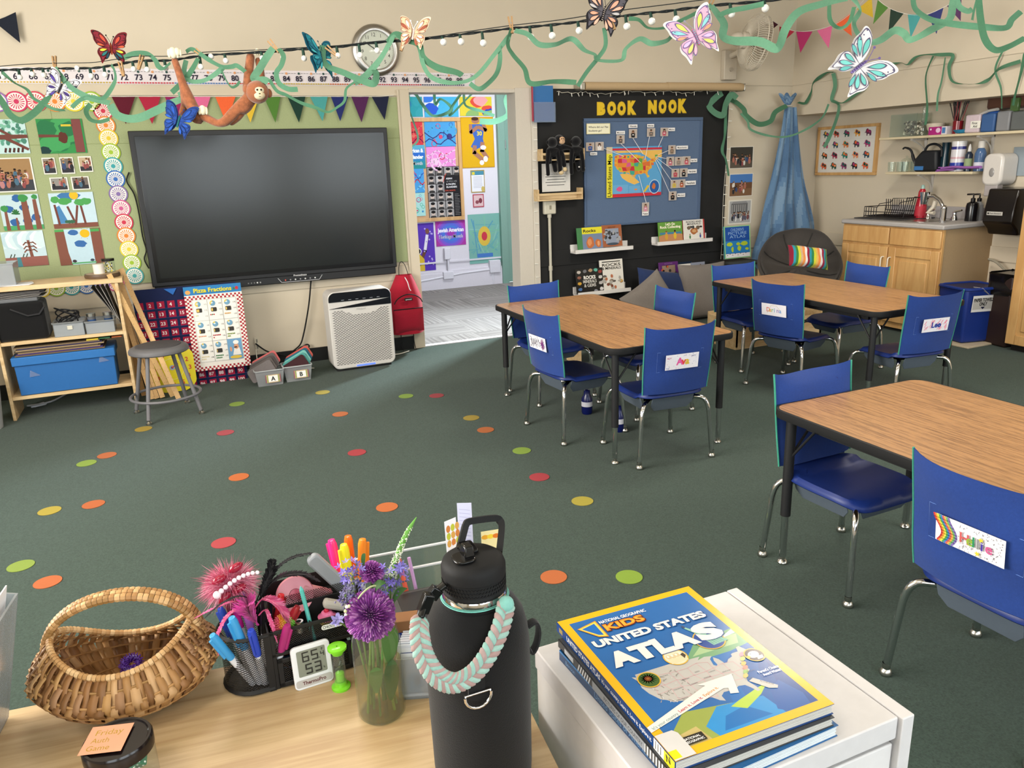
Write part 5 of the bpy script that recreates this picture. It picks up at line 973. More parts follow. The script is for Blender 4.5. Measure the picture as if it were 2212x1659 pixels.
# wall clock
ck = A(811,109); t = thing('wall_clock', 'round silver-rimmed wall clock above the number line', 'clock', M=onA(ck.x, ck.z, YA-.005))
b = MB('#b5b2ae'); b.lathe([(.185,0),(.188,.012),(.175,.028),(.150,.034),(.138,.030),(.136,.020)], seg=56); obj('rim', b, 'metal', t)
c = MB(); c.ell(0,0,.138,.138, '#d6d3c8', 48); c.L = .018; c.ell(0,0,.137,.137, '#dcd9ce', 48)
for n in range(1,13): a = pi/2-n*pi/6+.12; c.txt(str(n),.108*cos(a),.108*sin(a)-.010,.026, '#4a4844', 0.005, al='C')
for n in range(60): a = n*pi/30; c.line([(.126*cos(a),.126*sin(a)),(.132*cos(a),.132*sin(a))], .0015, '#777')
obj('dial', c, 'paper', t, smooth=False)
c = MB(); c.L = .021; c.line([(0,0),(-.062,.040)], .007, '#17191c'); c.line([(0,0),(-.085,.058)], .005, '#17191c'); c.ell(0,0,.007,.007, '#17191c'); obj('hands', c, 'satin', t)
obj('crystal', MB().lathe([(.137,.024),(.08,.027),(.001,.028)], seg=40), 'glass', t)
# below the screen: pocket chart, poster, purifier, backpack
PY = YA-.03
def pocket(c, w, h):
    cw, rh = w*.098, h*.092
    for r_ in range(10):
        y = h*.90-(r_+1)*rh*.97; c.rect(0, y-.004, w, .006, '#2a3560')
        for k in range(10):
            x = w*.01+k*cw; c.rect(x+.006, y, cw*.72, rh*.72, '#9c1f3c'); n = r_*10+k+1; c.txt(str(n), x+cw*.40, y+rh*.20, rh*.34, '#e6dfe0', .02, al='C')
    c.pg([(w*.30, h*.99),(w*.42, h*.99),(w*.38, h*.93)], '#2f66b0')
posterA('number_pocket_chart', 'navy hundreds pocket chart with red number cards behind the pizza poster', 'pocket chart', (283,628,537,824), pocket, '#1a2348', 'fabric', off=.29)
PF = YA-.34
def pizza(c, w, h):
    s = w*.036; c.rect(0,0, w, h, '#e8e2da'); nx = int(w/s); ny = int(h*.9/s); z = c.lay()
    for i in range(nx+1):
        for j in range(ny):
            if (i+j) % 2 == 0 and (i < 3 or i > nx-3 or j < 2 or j > ny-3): c.rect(i*s, j*s, min(s, w-i*s), s, '#a32a36', False)
    c.rect(0, h*.90, w, h*.10, '#2f7ab4'); c.txt('Pizza Fractions', w*.5, h*.922, h*.048, '#1c3c50', .05, w=w*.66, al='C'); c.txt('Pizza Fractions', w*.5, h*.925, h*.048, '#dcd03c', .03, w=w*.66, al='C')
    c.ell(w*.07, h*.935, w*.045, h*.025, '#d8a05a'); c.ell(w*.92, h*.945, w*.03, h*.02, '#b8323a'); c.ell(w*.87, h*.94, w*.02, h*.015, '#3a7a4a')
    c.rect(w*.12, h*.10, w*.76, h*.74, '#e9e6df'); cw, ch_ = w*.76/3, h*.74/3
    for i in range(3):
        for j in range(3):
            x, y = w*.12+i*cw, h*.10+(2-j)*ch_; c.line([(x, y),(x+cw, y),(x+cw, y+ch_),(x, y+ch_)], .002, '#9a9a96', True); k = j*3+i
            if k == 8: break
            c.ell(x+cw*.36, y+ch_*.80, cw*.2, cw*.2, '#6f9cb8', 18); c.pg([(x+cw*.36, y+ch_*.80)]+[(x+cw*.36+cw*.2*cos(a), y+ch_*.80+cw*.2*sin(a)) for a in [pi/2+q*(2*pi/(k+2))/6 for q in range(7)]], '#d8c060'); c.ell(x+cw*.32, y+ch_*.82, cw*.08, cw*.05, '#c9dbe2')
            c.pg(rrect(cw*.40, ch_*.2,.006,3, x+cw*.40, y+ch_*.50), '#3c3a38'); c.rect(x+cw*.22, y+ch_*.43, cw*.36/(k+2), ch_*.13, '#d8b860')
            for q in range(k+2): c.ell(x+cw*(.15+.11*(q % 5)), y+ch_*(.26-.11*(q//5)), cw*.05, cw*.05, [['#d8c87a', '#b9b9a0'], ['#b8323a', '#3a7a4a'], ['#d09a50', '#d09a50'], ['#cf8a60', '#cf8a60'], ['#b02a34', '#b02a34'], ['#6a8a3c', '#8a9a3c'], ['#d8c89a', '#d8c89a'], ['#3f7a4a', '#3f7a4a']][k][q % 2], 8)
            for q in range(3): c.txt('1/%d' % (k+2), x+cw*.78, y+ch_*(.74-.28*q), ch_*.07, '#555')
    x, y = w*.12+2*cw, h*.10; c.rect(x, y, cw, ch_, '#6f9cc0'); c.pg([(x+cw*.3, y+ch_*.2),(x+cw*.9, y+ch_*.2),(x+cw*.8, y+ch_*.55),(x+cw*.45, y+ch_*.55)], '#e6e2dc'); c.ell(x+cw*.6, y+ch_*.62, cw*.17, ch_*.14, '#cf9878'); c.ell(x+cw*.6, y+ch_*.82, cw*.2, ch_*.1, '#ece8e2'); c.ell(x+cw*.55, y+ch_*.58, cw*.12, ch_*.03, '#2a2020'); c.ell(x+cw*.2, y+ch_*.5, cw*.08, ch_*.12, '#cf9878'); c.ell(x+cw*.5, y+ch_*.1, cw*.42, ch_*.08, '#d8b84a')
q = QA(391,617,553,797, PF); q = (A(391,624, PF).x, A(553,787, PF).z, A(553,780, PF).x-A(391,624, PF).x-.05, A(391,622, PF).z-A(553,787, PF).z)
t = thing('pizza_poster', 'checkered poster headed Pizza Fractions propped below the screen', 'poster', M=Matrix.Translation((q[0]+.012, PF, q[1])) @ Matrix.Rotation(R(-1.5),4, 'X'))
c = MB(); c.prism([(0,0),(q[2], 0),(q[2], q[3]),(0, q[3])], -.002,0, '#d8d2c8'); pizza(c, q[2], q[3]); obj('printed_sheet', c, 'gloss', t, M=Matrix.Rotation(pi/2,4, 'X'), smooth=False)
# purifier
a, b_ = G(722,808), G(860,790); t = thing('air_purifier', 'white air purifier with a black top panel and blue light', 'air purifier', M=TR(a.x+.01, a.y+.03,0, math.atan2(b_.y-a.y, b_.x-a.x)+R(1.5)))
pw, ph, pd = .49,.60,.20; b = MB('#c9c5c0'); b.M = Matrix.Rotation(pi/2,4, 'X') @ Matrix.Translation((pw/2, ph/2+.02,-pd)); b.prism(rrect(pw, ph, .05,6),0, pd); obj('housing', b, 'satin', t, bevel=.008)
b = MB('#111319'); b.M = Matrix.Rotation(pi/2,4, 'X'); P = [(x, y) for x, y in rrect(pw-.01,.17,.05,6, pw/2, ph-.07) if y > ph-.085]
b.prism([(.005, ph-.105)]+[(pw-.005, ph-.105)]+[(x, y) for x, y in rrect(pw-.01,.12,.05,8, pw/2, ph-.045) if y > ph-.06], .0,.006); obj('top_panel', b, 'gloss', t)
c = MB(dl=.0001); c.txt('Whirlpool', pw/2, ph-.127,.012, '#8a8a88', .0, al='C')
for k in range(6): c.rect(.10+k*.055, ph-.045,.022,.003, '#9fa4ac')
obj('panel_print', c, 'satin', t, M=Matrix.Rotation(pi/2,4, 'X') @ Matrix.Translation((0,0,.0075)))
c = MB('#2b2a28'); rows = 44
for r_ in range(rows):
    y = .055+r_*(ph-.175)/rows
    for k in range(17):
        x = .025+(k+(r_ % 2)*.5)*.0255
        if x+.018 < pw-.02 and not (r_ > rows-5 and abs(x-pw/2) < .06+.02*(r_-rows+5)): c.add([(x, y, .0012),(x+.018, y, .0012),(x+.018, y+.0042,.0012),(x, y+.0042,.0012)], [(0,1,2,3)])
obj('grille_slots', c, 'paper', t, M=Matrix.Rotation(pi/2,4, 'X'))
mat('blue_light', '#3a50ff', rough=.4, noise=0, emit='#3a58ff', estr=2.2); b = MB(); b.bb((pw*.36,-.002,.030),(pw*.66,0,.040)); obj('status_light', b, 'blue_light', t)
b = MB('#2a2a2a'); b.bb((.03,.03,0),(pw-.03, pd-.02,.022)); obj('foot', b, 'rubber', t)
# backpack on the door frame
bp = A(878,660, YA-.10); t = thing('backpack', 'red backpack hanging beside the doorway', 'backpack', (bp.x, YA-.03, bp.z))
def bag(u, v, dy=0):
    a = (u-.5)*2; w = .150*(1-.55*max(0, v-.62)/.38)-.0*v; dpt = .105*(1-v*.45)*(1-abs(a)**3.5)*(1-.0*v); pf = .006*sin(9*v+4*a)
    return Vector((a*w+.005*sin(v*8),-.03-dpt-pf*(1-abs(a)),-.235+.49*v))
b = MB('#a81e32'); b.grid(bag, 16,18); b.grid(lambda u, v: bag(1-u, v)*1.0+Vector((0,.0,0)) if u in (0,1) else Vector((bag(1-u, v).x, -.012, bag(1-u, v).z)),16,18); obj('bag_body', b, 'fabric', t)
b = MB('#9a1a2e')
def pk_(u, v): a = (u-.5)*2; return Vector((a*.125,-.125-.035*(1-abs(a)**3)*(1-abs(2*v-1)**4)-.01*0,-.215+.19*v))
b.grid(pk_, 14,10); b.tube([pk_(i/14,1)+Vector((0,.004,.003)) for i in range(15)], .005, '#1a1416', 6); obj('front_pocket', b, 'fabric', t)
b = MB('#1c1416'); b.tube([(-.12+.24*u, -.138-.012*sin(pi*u),.03+.075*sin(pi*u)**.6) for u in [k/16 for k in range(17)]], .0045, seg=6); obj('zipper', b, 'fabric', t)
b = MB('#131315'); b.bb((-.033,-.150,.052),(.033,-.142,.075)); o = obj('brand_patch', b, 'fabric', t); c = MB(); c.txt('EVEREST', -.014,.006,.008, '#ddd', .03, w=.042); c.pg([(-.028,.005),(-.016,.005),(-.022,.017)], '#ddd'); obj('patch_print', c, 'paper', o, M=Matrix.Translation((0,-.1505,.052)) @ Matrix.Rotation(pi/2,4, 'X'))
b = MB('#141416'); b.tube(smooth_pts([(-.035,-.03,.245),(-.025,-.02,.33),(0,-.01,.36),(.025,-.02,.33),(.045,-.03,.25)], 5),.007, seg=6, flat=.4); obj('top_loop', b, 'fabric', t)
for sx in (-.06,.05): b = MB('#141416'); b.tube(smooth_pts([(sx, -.05,-.22),(sx+.005,-.035,-.32),(sx+.02,-.03,-.40),(sx+.03,-.045,-.425)], 5),.010, seg=6, flat=.3); obj('strap', b, 'fabric', t)
b = MB('#d8d4d6'); b.tube(smooth_pts([(-.005,-.10,.24),(.01,-.12,.20),(.02,-.125,.15),(.03,-.13,.13)], 4),.004, seg=5); obj('key_tag', b, 'satin', t)
cable('electric_cable', [Vector((1.72,6.2,.012)), Vector((1.62,6.15,.010)), Vector((1.52,6.12,.02))], .004, '#d8d4c8', 'white cord end between the purifier and the backpack')
cable('electric_cable', [Vector((.90,6.05,.008)), Vector((.75,6.1,.008)), Vector((.55,6.05,.01)), Vector((.50,6.2,.05)), Vector((.50,6.29,.16))], .004, '#cfcbbd', 'white cord from the purifier to the wall outlet')
# pencil bins A and B
def bin_(name, lab, px, letter, sd):
    p = G(*px); t = thing(name, lab, 'bin', (p.x, p.y, 0)); w, d, h = .205,.16,.115; b = MB('#c0c4c6')
    for sx in (-1,1): b.add([(sx*w/2*.85,-d/2*.85,.003),(sx*w/2*.85, d/2*.85,.003),(sx*w/2, d/2, h),(sx*w/2,-d/2, h)], [(0,1,2,3)])
    for sy in (-1,1): b.add([(-w/2*.85, sy*d/2*.85,.003),(w/2*.85, sy*d/2*.85,.003),(w/2, sy*d/2, h),(-w/2, sy*d/2, h)], [(0,1,2,3)])
    b.bb((-w/2*.85,-d/2*.85,0),(w/2*.85, d/2*.85,.003)); obj('bin_shell', b, 'clearplastic', t)
    b = MB('#a9adb0'); b.tube([(x, y, h) for x, y in rrect(w+.004, d+.004,.02,4)], .005, seg=6, closed=True); obj('bin_rim', b, 'plastic', t)
    c = MB(); W_l = .105; c.rect(-W_l/2,0, W_l, .058, '#c9b08a')
    for k, cl in enumerate(('#b8503c', '#5a7aa0', '#d0b43c', '#5a8a5a')): c.rect(-W_l/2+.004*k, 0,.004,.058, cl); c.rect(W_l/2-.004*(k+1),0,.004,.058, cl)
    c.rect(-.033,.006,.066,.046, '#ecebe6'); c.txt(letter, 0,.014,.030, '#161616', .03, al='C'); obj('letter_label', c, 'paper', t, M=Matrix.Translation((.02,-d/2-.004,.025)) @ Matrix.Rotation(R(84),4, 'X'))
    return p
for px, l, lab in (((583,828), 'A', 'clear plastic bin labelled A, left of the pair on the carpet'),((643,818), 'B', 'clear plastic bin labelled B, right of the pair on the carpet')):
    p = bin_('storage_bin', lab, px, l, 1)
    r = random.Random(ord(l))
    for k in range(5):
        cl = (['#6a6464', '#57504e', '#4a4444', '#5a5454', '#b05a5a'] if l == 'A' else ['#3a2226', '#4a8a86', '#6aa8a0', '#24566a', '#a85048'])[k]
        b = MB(cl); b.M = Matrix.Translation((p.x-.03+.012*k+(.02 if l == 'B' else -.02), p.y-.03+.022*k, .105+.012*k)) @ Matrix.Rotation(R(-28+8*r.random()),4, 'Y') @ Matrix.Rotation(R(60),4, 'X'); b.prism(rrect(.19,.105,.02,4),-.005,.005)
        tag(obj('pencil_pouch', b, 'fabric', bevel=.003),('grey' if l == 'A' else ['maroon', 'pale teal', 'aqua', 'dark teal', 'rust'][k])+' zip pouch standing in bin '+l, 'pouch', 'zip pouches in bin '+l)
# ================================================================== hall wall seen through the doorway
YH = 9.4
def hall(nm, lab, q, fn=None, bs='#ddd', off=.006, cat='poster', grp=None, mats='paper'): return posterA(nm, lab, cat, q, fn, bs, Y=YH, off=off, group=grp, mats=mats)
def swirls(cols, seed, n=9, ln=True):
    def f(c, w, h):
        r = random.Random(seed)
        for k in range(n):
            x, y, q = r.uniform(.1,.9)*w, r.uniform(.1,.9)*h, r.uniform(.05,.16)*w
            if k % 3 == 2: c.ell(x, y, q*.6, q*.6, r.choice(cols))
            else: c.ring(x, y, q, q*.28, r.choice(cols),18)
        if ln:
            for k in range(3): c.line([(w*j/8, h*(.2+.25*k)+h*.12*sin(j*1.3+k*2)) for j in range(9)], .012, r.choice(cols))
    return f
fq = QA(860,255,1004,474, Y=YH-.02); t = thing('hall_notice_board', 'maple-framed notice board of colourful art in the hallway', 'notice board', (fq[0], YH, fq[1]))
obj('cork_panel', MB('#c9a27a').bb((0,-.018,0),(fq[2], -.002, fq[3])), 'paper', t); b = MB()
for a, b_ in (((0,-.035,0),(fq[2], -.0,.045)),((0,-.035, fq[3]-.045),(fq[2], -.0, fq[3])),((fq[2]-.045,-.035,.0455),(fq[2], 0, fq[3]-.0455))): b.bb(a, b_)
obj('frame', b, 'maple', t, bevel=.003)
HO = .024
for i, (q, fn, bs, lab) in enumerate([((866,262,915,313), swirls(['#a02a3c', '#c23a3a', '#7a1f4a', '#d86a5a'], 1), '#d03a44', 'red painted panel of rings, top left of the hall notice board'),((916,262,985,316), swirls(['#2a5aa8', '#c84a6a', '#4aa0c8', '#3a3a7a'], 2), '#4a9ad0', 'bright blue painted panel with a dark wavy band on the hall notice board'),((920,317,985,362), swirls(['#d04a6a', '#c83a3a', '#8a4a9a', '#e8c0d8'], 3,7), '#e08ac8', 'pink painted panel with red loops on the hall notice board'),((880,365,918,416), swirls(['#3a6ac0', '#c83a4a', '#7ac0e0'], 4,6), '#4a9ad4', 'sky blue painted panel left of the portrait poster'),((883,417,920,466), swirls(['#c83a6a', '#3a8ac0', '#5a3a9a', '#4ab08a'], 5,16, False), '#a8d8d0', 'aqua panel of many small rings, bottom left of the notice board')]):
    hall('art_panel', lab, q, fn, bs, off=HO, cat='painting', grp='painted ring panels on the hall notice board')
def asian(c, w, h):
    for k in range(6): c.rect(0, h*k/6, w, h/6+.001, ['#2a8a8a', '#2f8a9a', '#2f7fb0', '#2f6ac0', '#4a8ac8', '#5aa8c0'][k])
    for i, s_ in enumerate(('merican &', 'c Islander', 'ge Month')): c.txt(s_, w*.06, h*(.70-.27*i), h*.15, '#eef2f6', .05, w=w*(.86,.84,.78)[i])
hall('month_sign', 'teal and blue sign ending in Month at the left of the hall board', (876,314,920,364), asian, '#2f7fb0', off=HO)
def api(c, w, h):
    r = random.Random(8)
    for k in range(26): x, y = (k % 4)*w*.25+w*.01, h*(.84-.155*(k//4)); 
    for j in range(6):
        for i in range(4):
            if (j in (1,2) and i > 1) or (j > 2 and i == 3): continue
            x, y = i*w*.25+.004, h*(.835-.165*j); c.rect(x, y, w*.23, h*.155, r.choice(['#b9b5b2', '#8a8684', '#6a6664', '#a09c98'])); c.ell(x+w*.115, y+h*.08, w*.06, h*.045, '#c9b6a8', 10); c.ell(x+w*.115, y+h*.115, w*.065, h*.03, '#1a1818', 10); c.ell(x+w*.115, y+h*.015, w*.09, h*.03, '#3a3836', 10)
    for i, s_ in enumerate(('ASIAN', 'AMERICAN', '& PACIFIC', 'ISLANDERS')): c.txt(s_, w*.55, h*(.75-.055*i), h*.032, '#f0eeee', .02)
    c.txt('CIVIL RIGHTS', w*.5, h*.52, h*.026, '#c8503c', .02); c.line([(w*.46, h*.70),(w*.52, h*.82),(w*.56, h*.86)], .008, '#c8503c')
    for k in range(14): c.rect(w*.78, h*(.05+.031*k), w*.17*r.uniform(.5,1), h*.007, '#8a8886')
hall('history_poster', 'black poster of grey portraits headed Asian American on the hall board', (921,361,1000,468), api, '#201e20', off=HO)
def plain(cols):
    def f(c, w, h):
        r = random.Random(len(cols)*7)
        for k in range(7): blot(c, r.uniform(0, w), r.uniform(0, h), w*.22, h*.3, r.choice(cols), k)
    return f
hall('painting', 'turquoise and pink painting high in the doorway, left', (868,209,914,252), plain(['#2f8a98', '#3aa0a8', '#e08a8a', '#2f7fa8']), '#2f9aa0', cat='painting')
hall('painting', 'sky blue painting with dark blue shapes high in the doorway', (915,209,991,252), plain(['#2f5ac8', '#4ab0d8', '#3a7ad8', '#e8e8f0']), '#4ab0d8', cat='painting')
hall('painting', 'yellow, blue and red painting high in the doorway, right', (992,209,1063,250), plain(['#2a4ab0', '#e0c838', '#d8503c', '#8ab06a', '#e8a0a0']), '#dcc83c', cat='painting')
def athlete(c, w, h):
    c.rect(w*.02, h*.02, w*.96, h*.96, '#d9a818'); sk = '#a8765c'
    c.ell(w*.45, h*.93, w*.12, h*.06, sk); c.ell(w*.44, h*.965, w*.11, h*.035, '#4a2a20'); c.pg([(w*.25, h*.86),(w*.72, h*.86),(w*.66, h*.56),(w*.42, h*.56)], '#3f66b4'); c.line([(w*.3, h*.84),(w*.30, h*.70),(w*.5, h*.80)], w*.10, sk); c.line([(w*.7, h*.84),(w*.76, h*.74),(w*.55, h*.80)], w*.10, sk)
    c.txt('30', w*.56, h*.64, h*.08, '#e8d030', .03, al='C'); c.pg([(w*.42, h*.58),(w*.66, h*.58),(w*.70, h*.44),(w*.42, h*.36),(w*.28, h*.42)], '#3f66b4'); c.line([(w*.64, h*.48),(w*.62, h*.34),(w*.76, h*.2)], w*.13, sk); c.line([(w*.40, h*.42),(w*.38, h*.30),(w*.62, h*.16)], w*.12, sk)
    c.ell(w*.66, h*.40, w*.09, h*.045, '#e8e8ee'); c.ell(w*.72, h*.17, w*.07, h*.06, '#e8e8ee'); c.ell(w*.60, h*.10, w*.07, h*.05, '#e8e8ee')
hall('athlete_painting', 'yellow painting of a leaping basketball player numbered 30', (994,253,1069,361), athlete, '#c8951a', cat='painting')
def cert(c, w, h):
    c.rect(w*.05, h*.04, w*.9, h*.92, '#e6e6ea'); c.rect(w*.05, h*.78, w*.9, h*.18, '#4a8aa0'); c.rect(w*.1, h*.8, w*.2, h*.12, '#d8c83c')
    for k in range(9): c.rect(w*.18, h*(.70-.06*k), w*.64, h*.012, '#8a8a96')
    c.ell(w*.85, h*.15, w*.12, h*.12, '#c8b060')
hall('certificate', 'small framed certificate with a gold border in the hallway', (1016,368,1048,415), cert, '#a88f3c')
hall('small_print', 'small square red-bordered print of two faces in the hallway', (1021,420,1046,447), lambda c, w, h: (c.rect(w*.08, h*.08, w*.84, h*.84, '#d8b8b8'), c.ell(w*.38, h*.4, w*.16, h*.14, '#8a4a52'), c.ell(w*.68, h*.5, w*.16, h*.2, '#7a3a44')), '#b04a58')
def arm(c, w, h):
    c.line([(w*.25, h*.12),(w*.55, h*.42),(w*.68, h*.72)], w*.14, '#6a4438'); c.line([(w*.56, h*.46),(w*.68, h*.74)], w*.13, '#e4e2ea'); c.ell(w*.70, h*.83, w*.09, h*.06, '#7a5244'); c.ell(w*.22, h*.42, w*.17, h*.075, '#e8e6ec'); c.ell(w*.22, h*.42, w*.13, h*.06, '#1a1616'); c.pg([(0,0),(w*.5,0),(w*.5, h*.25),(w*.3, h*.36),(0, h*.34)], '#d8b83a'); c.txt('6', w*.12, h*.1, h*.14, '#6a2a4a', .03)
    r = random.Random(4)
    for k in range(14): c.ell(r.uniform(.5,.95)*w, r.uniform(.05,.95)*h, .012,.012, '#b8a8e0', 5)
hall('player_painting', 'purple painting of a player with a raised arm, number 6', (888,484,942,583), arm, '#5a3ab0', cat='painting')
def jew(c, w, h):
    for k in range(6): c.ell(w*.5, h*.5, w*(.50-.075*k), h*(.62-.1*k), ['#a04ab8', '#7a5ac8', '#5a6ad0', '#4a7ad0', '#7a5ac8', '#a03aa8'][k], 24)
    c.txt('Jewish American', w*.5, h*.56, h*.15, '#f0ecf4', .05, w=w*.88, al='C'); c.txt('Heritage Month', w*.5, h*.30, h*.15, '#f0ecf4', .05, w=w*.80, al='C')
hall('month_sign', 'purple and blue sign reading Jewish American Heritage Month', (940,479,1007,528), jew, '#a83a9a')
def kid(c, w, h):
    r = random.Random(9)
    for k in range(26): c.line([(r.uniform(0, w), r.uniform(.2,1)*h),(r.uniform(0, w), r.uniform(.1,.8)*h)], .014, r.choice(['#6aa8a8', '#5a98b0', '#7ab89a', '#88bcae']))
    c.ell(w*.5, h*.55, w*.2, h*.2, '#d8b84a'); c.ell(w*.5, h*.55, w*.09, h*.09, '#c83a4a'); c.rect(w*.25, h*.12, w*.5, h*.08, '#4a7ac0')
hall('abstract_painting', 'blue-green scribbled painting with a yellow shape near the teal door', (1010,464,1082,565), kid, '#7ab0a4', cat='painting')
def hbox(nm, lab, q, d=.05, cat='box'): x, z, w, h = QA(*q, Y=YH-d); return tag(obj(nm, MB('#dcdae0').bb((x, YH-d, z),(x+w, YH, z+h)), 'satin', bevel=.006), lab, cat)
hbox('phone_box', 'white wall phone box above the white conduit in the hallway', (960,537,974,560), cat='wall box'); hbox('junction_box', 'white junction box on the hall conduit below the phone box', (958,588,981,602),.06, 'junction box'); hbox('junction_box', 'white junction box at the right end of the hall conduit', (1058,563,1082,588),.06, 'junction box')
tag(obj('conduit', MB('#dcdae0').tube([A(903,609, YH-.03), A(1000,590, YH-.03), A(1058,582, YH-.03)], .014).tube([A(968,560, YH-.03), A(969,588, YH-.03)], .012).tube([A(1064,588, YH-.03), A(1066,612, YH-.03)], .014), 'satin'), 'white surface conduit running along the hall wall', 'conduit')
# ================================================================== book nook wall
NK = YA-.014
def nook(nm, lab, cat, q, fn=None, bs='#ddd', off=.018, grp=None, mats='paper', th=.0012): return posterA(nm, lab, cat, q, fn, bs, off=off, group=grp, mats=mats, th=th)
# BOOK NOOK letters
for k, (l, x0, x1, yb, yt) in enumerate([('B', 1289,1308,248,222),('O', 1311,1331,247,221),('O', 1333,1352,247,221),('K', 1355,1375,246,219),('N', 1399,1419,244,218),('O', 1422,1440,243,217),('O', 1443,1462,242,217),('K', 1464,1484,242,215)]):
    p, q = A(x0, yb, NK), A(x1, yt, NK); hh = (q.z-p.z)*.92; c = MB(dl=.0006); c.txt(l, 0,.004, hh, '#a88a2a', .11, w=(q.x-p.x)); c.txt(l, .003,.006, hh*.97, '#dcb92e', .085, w=(q.x-p.x)-.006)
    tag(obj('cutout_letter', c, 'paper', M=onA(p.x, p.z, NK-.001), smooth=False), 'yellow cut-out letter %s, %s of the sign on the black wall' % (l, ['first', 'second', 'third', 'fourth', 'fifth', 'sixth', 'seventh', 'eighth'][k]), 'letter', 'yellow letters spelling BOOK NOOK')
# blue board with the map
bq = QA(1259,256,1509,474, NK); t = thing('map_board', 'slate blue pin board with the United States map and photo cards', 'bulletin board', (bq[0], YA, bq[1]))
obj('board_panel', MB('#586b88').bb((0,-.028,0),(bq[2], -.014, bq[3])), 'fabric', t); b = MB('#4f627f')
for a, b_ in (((0,-.036,0),(bq[2], -.013,.02)),((0,-.036, bq[3]-.03),(bq[2], -.013, bq[3])),((0,-.036,.0205),(.02,-.013, bq[3]-.0305)),((bq[2]-.03,-.036,.0205),(bq[2], -.013, bq[3]-.0305))): b.bb(a, b_)
obj('frame', b, 'fabric', t, bevel=.003)
BO = .0445
def usposter(c, w, h):
    yw = w*.105; c.rect(yw, 0, w-yw, h, '#5a9cc8'); c.rect(yw, h*.93, w-yw, h*.04, '#c0303c'); c.rect(yw, 0, w-yw, h*.065, '#c0303c'); c.pg([(yw+w*.02, h*.92),(w, h*.92),(w, h*.78),(w*.8, h*.74),(w*.6, h*.88),(yw+w*.1, h*.88)], '#e0b25a')
    c.pg([(w*.24, h*.46),(w*.28, h*.38),(w*.38, h*.30),(w*.5, h*.24),(w*.60, h*.28),(w*.52, h*.36),(w*.44, h*.44),(w*.34, h*.48)], '#e0b25a')
    cl = ['#c0303c', '#d8823a', '#d8b63a', '#5a9c4a', '#d0568a', '#3f9c88', '#8ab43c', '#cf6a3a']; usmap(c, yw+w*.03, h*.36, w*.80, h*.48, '#d8a03a', cl, '#b8903a', .0015,11)
    c.rect(yw+w*.01, h*.075, w*.27, h*.17, '#6aa4cc'); blot(c, yw+w*.13, h*.16, w*.06, h*.05, '#d0568a', 2); c.rect(yw+w*.30, h*.075, w*.20, h*.14, '#6aa4cc'); blot(c, yw+w*.42, h*.14, w*.03, h*.015, '#d8823a', 3); c.ell(w*.87, h*.18, w*.10, w*.11, '#b8cfe0', 22); c.ell(w*.87, h*.18, w*.088, w*.098, '#2a5a9a', 22); blot(c, w*.86, h*.19, w*.035, w*.05, '#c06a3a', 4); c.pg([(w*.7, h*.08),(w*.78, h*.2),(w*.74, h*.22),(w*.66, h*.08)], '#d8b63a')
    c.rect(0,0, yw, h*.87, '#d8cf3a'); c.txt('United States Map', yw*.80, h*.02, yw*.62, '#1a1a1a', .02, w=h*.82, rot=pi/2)
mq = QA(1313,320,1428,425, NK); t_ = posterA('map_poster', 'bright United States map poster with a yellow title strip', 'map', (1310,318,1428,421), usposter, '#c8b89a', off=BO)
def note(c, w, h): c.rect(w*.03, h*.05, w*.94, h*.9, '#e8e4c8'); c.txt('Where did our Flat', w*.08, h*.58, h*.17, '#2a2a2a', .015, w=w*.84); c.txt('Students go?', w*.08, h*.24, h*.17, '#2a2a2a', .015, w=w*.56)
posterA('question_card', 'cream card asking where the flat students went', 'card', (1267,267,1318,289), note, '#d8cf9a', off=BO)
def kidcard(k):
    def f(c, w, h):
        c.rect(w*.04, h*.03, w*.92, h*.94, '#b3a69c'); cl = ['#3a5a9a', '#e0dcd8', '#5a5450', '#1f1f22', '#6a6460', '#b85a6a', '#7a6a5a', '#b86a7a', '#8a8078', '#c05a68', '#b04a58', '#202024', '#c8b04a', '#b05a3a', '#1c1c1e', '#d08aa0'][k % 16]
        c.pg([(w*.28, h*.06),(w*.72, h*.06),(w*.76, h*.5),(w*.6, h*.58),(w*.4, h*.58),(w*.24, h*.5)], cl); c.ell(w*.5, h*.70, w*.14, h*.12, '#b98d74', 10)
        hc = '#231a16' if k % 3 else '#5a3a24'; c.ell(w*.5, h*.78, w*.16, h*.08, hc, 10)
        if k % 2: c.pg([(w*.34, h*.78),(w*.32, h*.45),(w*.4, h*.5),(w*.4, h*.7)], hc); c.pg([(w*.66, h*.78),(w*.68, h*.45),(w*.6, h*.5),(w*.6, h*.7)], hc)
        c.rect(w*.4, h*.3, w*.2, h*.12, '#d8d4d0' if k % 2 else '#a88a78')
    return f
pcs = [(1266,308,1284,326, 'upper left, in a blue top'),(1286,307,1304,325, 'upper left, in a white top'),(1332,292,1349,310, 'under the Missouri label'),(1359,279,1376,298, 'under the Wisconsin label'),(1398,277,1415,295, 'under the Illinois label'),(1427,276,1443,294, 'beside the Maine label'),(1444,314,1459,333, 'beside the Massachusetts label'),(1440,339,1456,358, 'left of three beside New York'),(1458,339,1474,357, 'middle of three beside New York'),(1475,338,1491,356, 'right of three beside New York'),(1451,365,1467,383, 'left of two beside New Jersey'),(1469,364,1485,382, 'right of two beside New Jersey'),(1449,389,1464,406, 'left of two beside Pennsylvania'),(1465,388,1480,405, 'right of two beside Pennsylvania'),(1445,414,1461,432, 'lowest on the right, dark top'),(1387,438,1402,457, 'alone below the map')]
for k, (a, b_, c_, d, lb) in enumerate(pcs): posterA('portrait_card', 'small portrait card on the blue board, '+lb, 'photo', (a, b_, c_, d), kidcard(k), '#d0c8c0', off=BO, group='small portrait cards on the blue board')
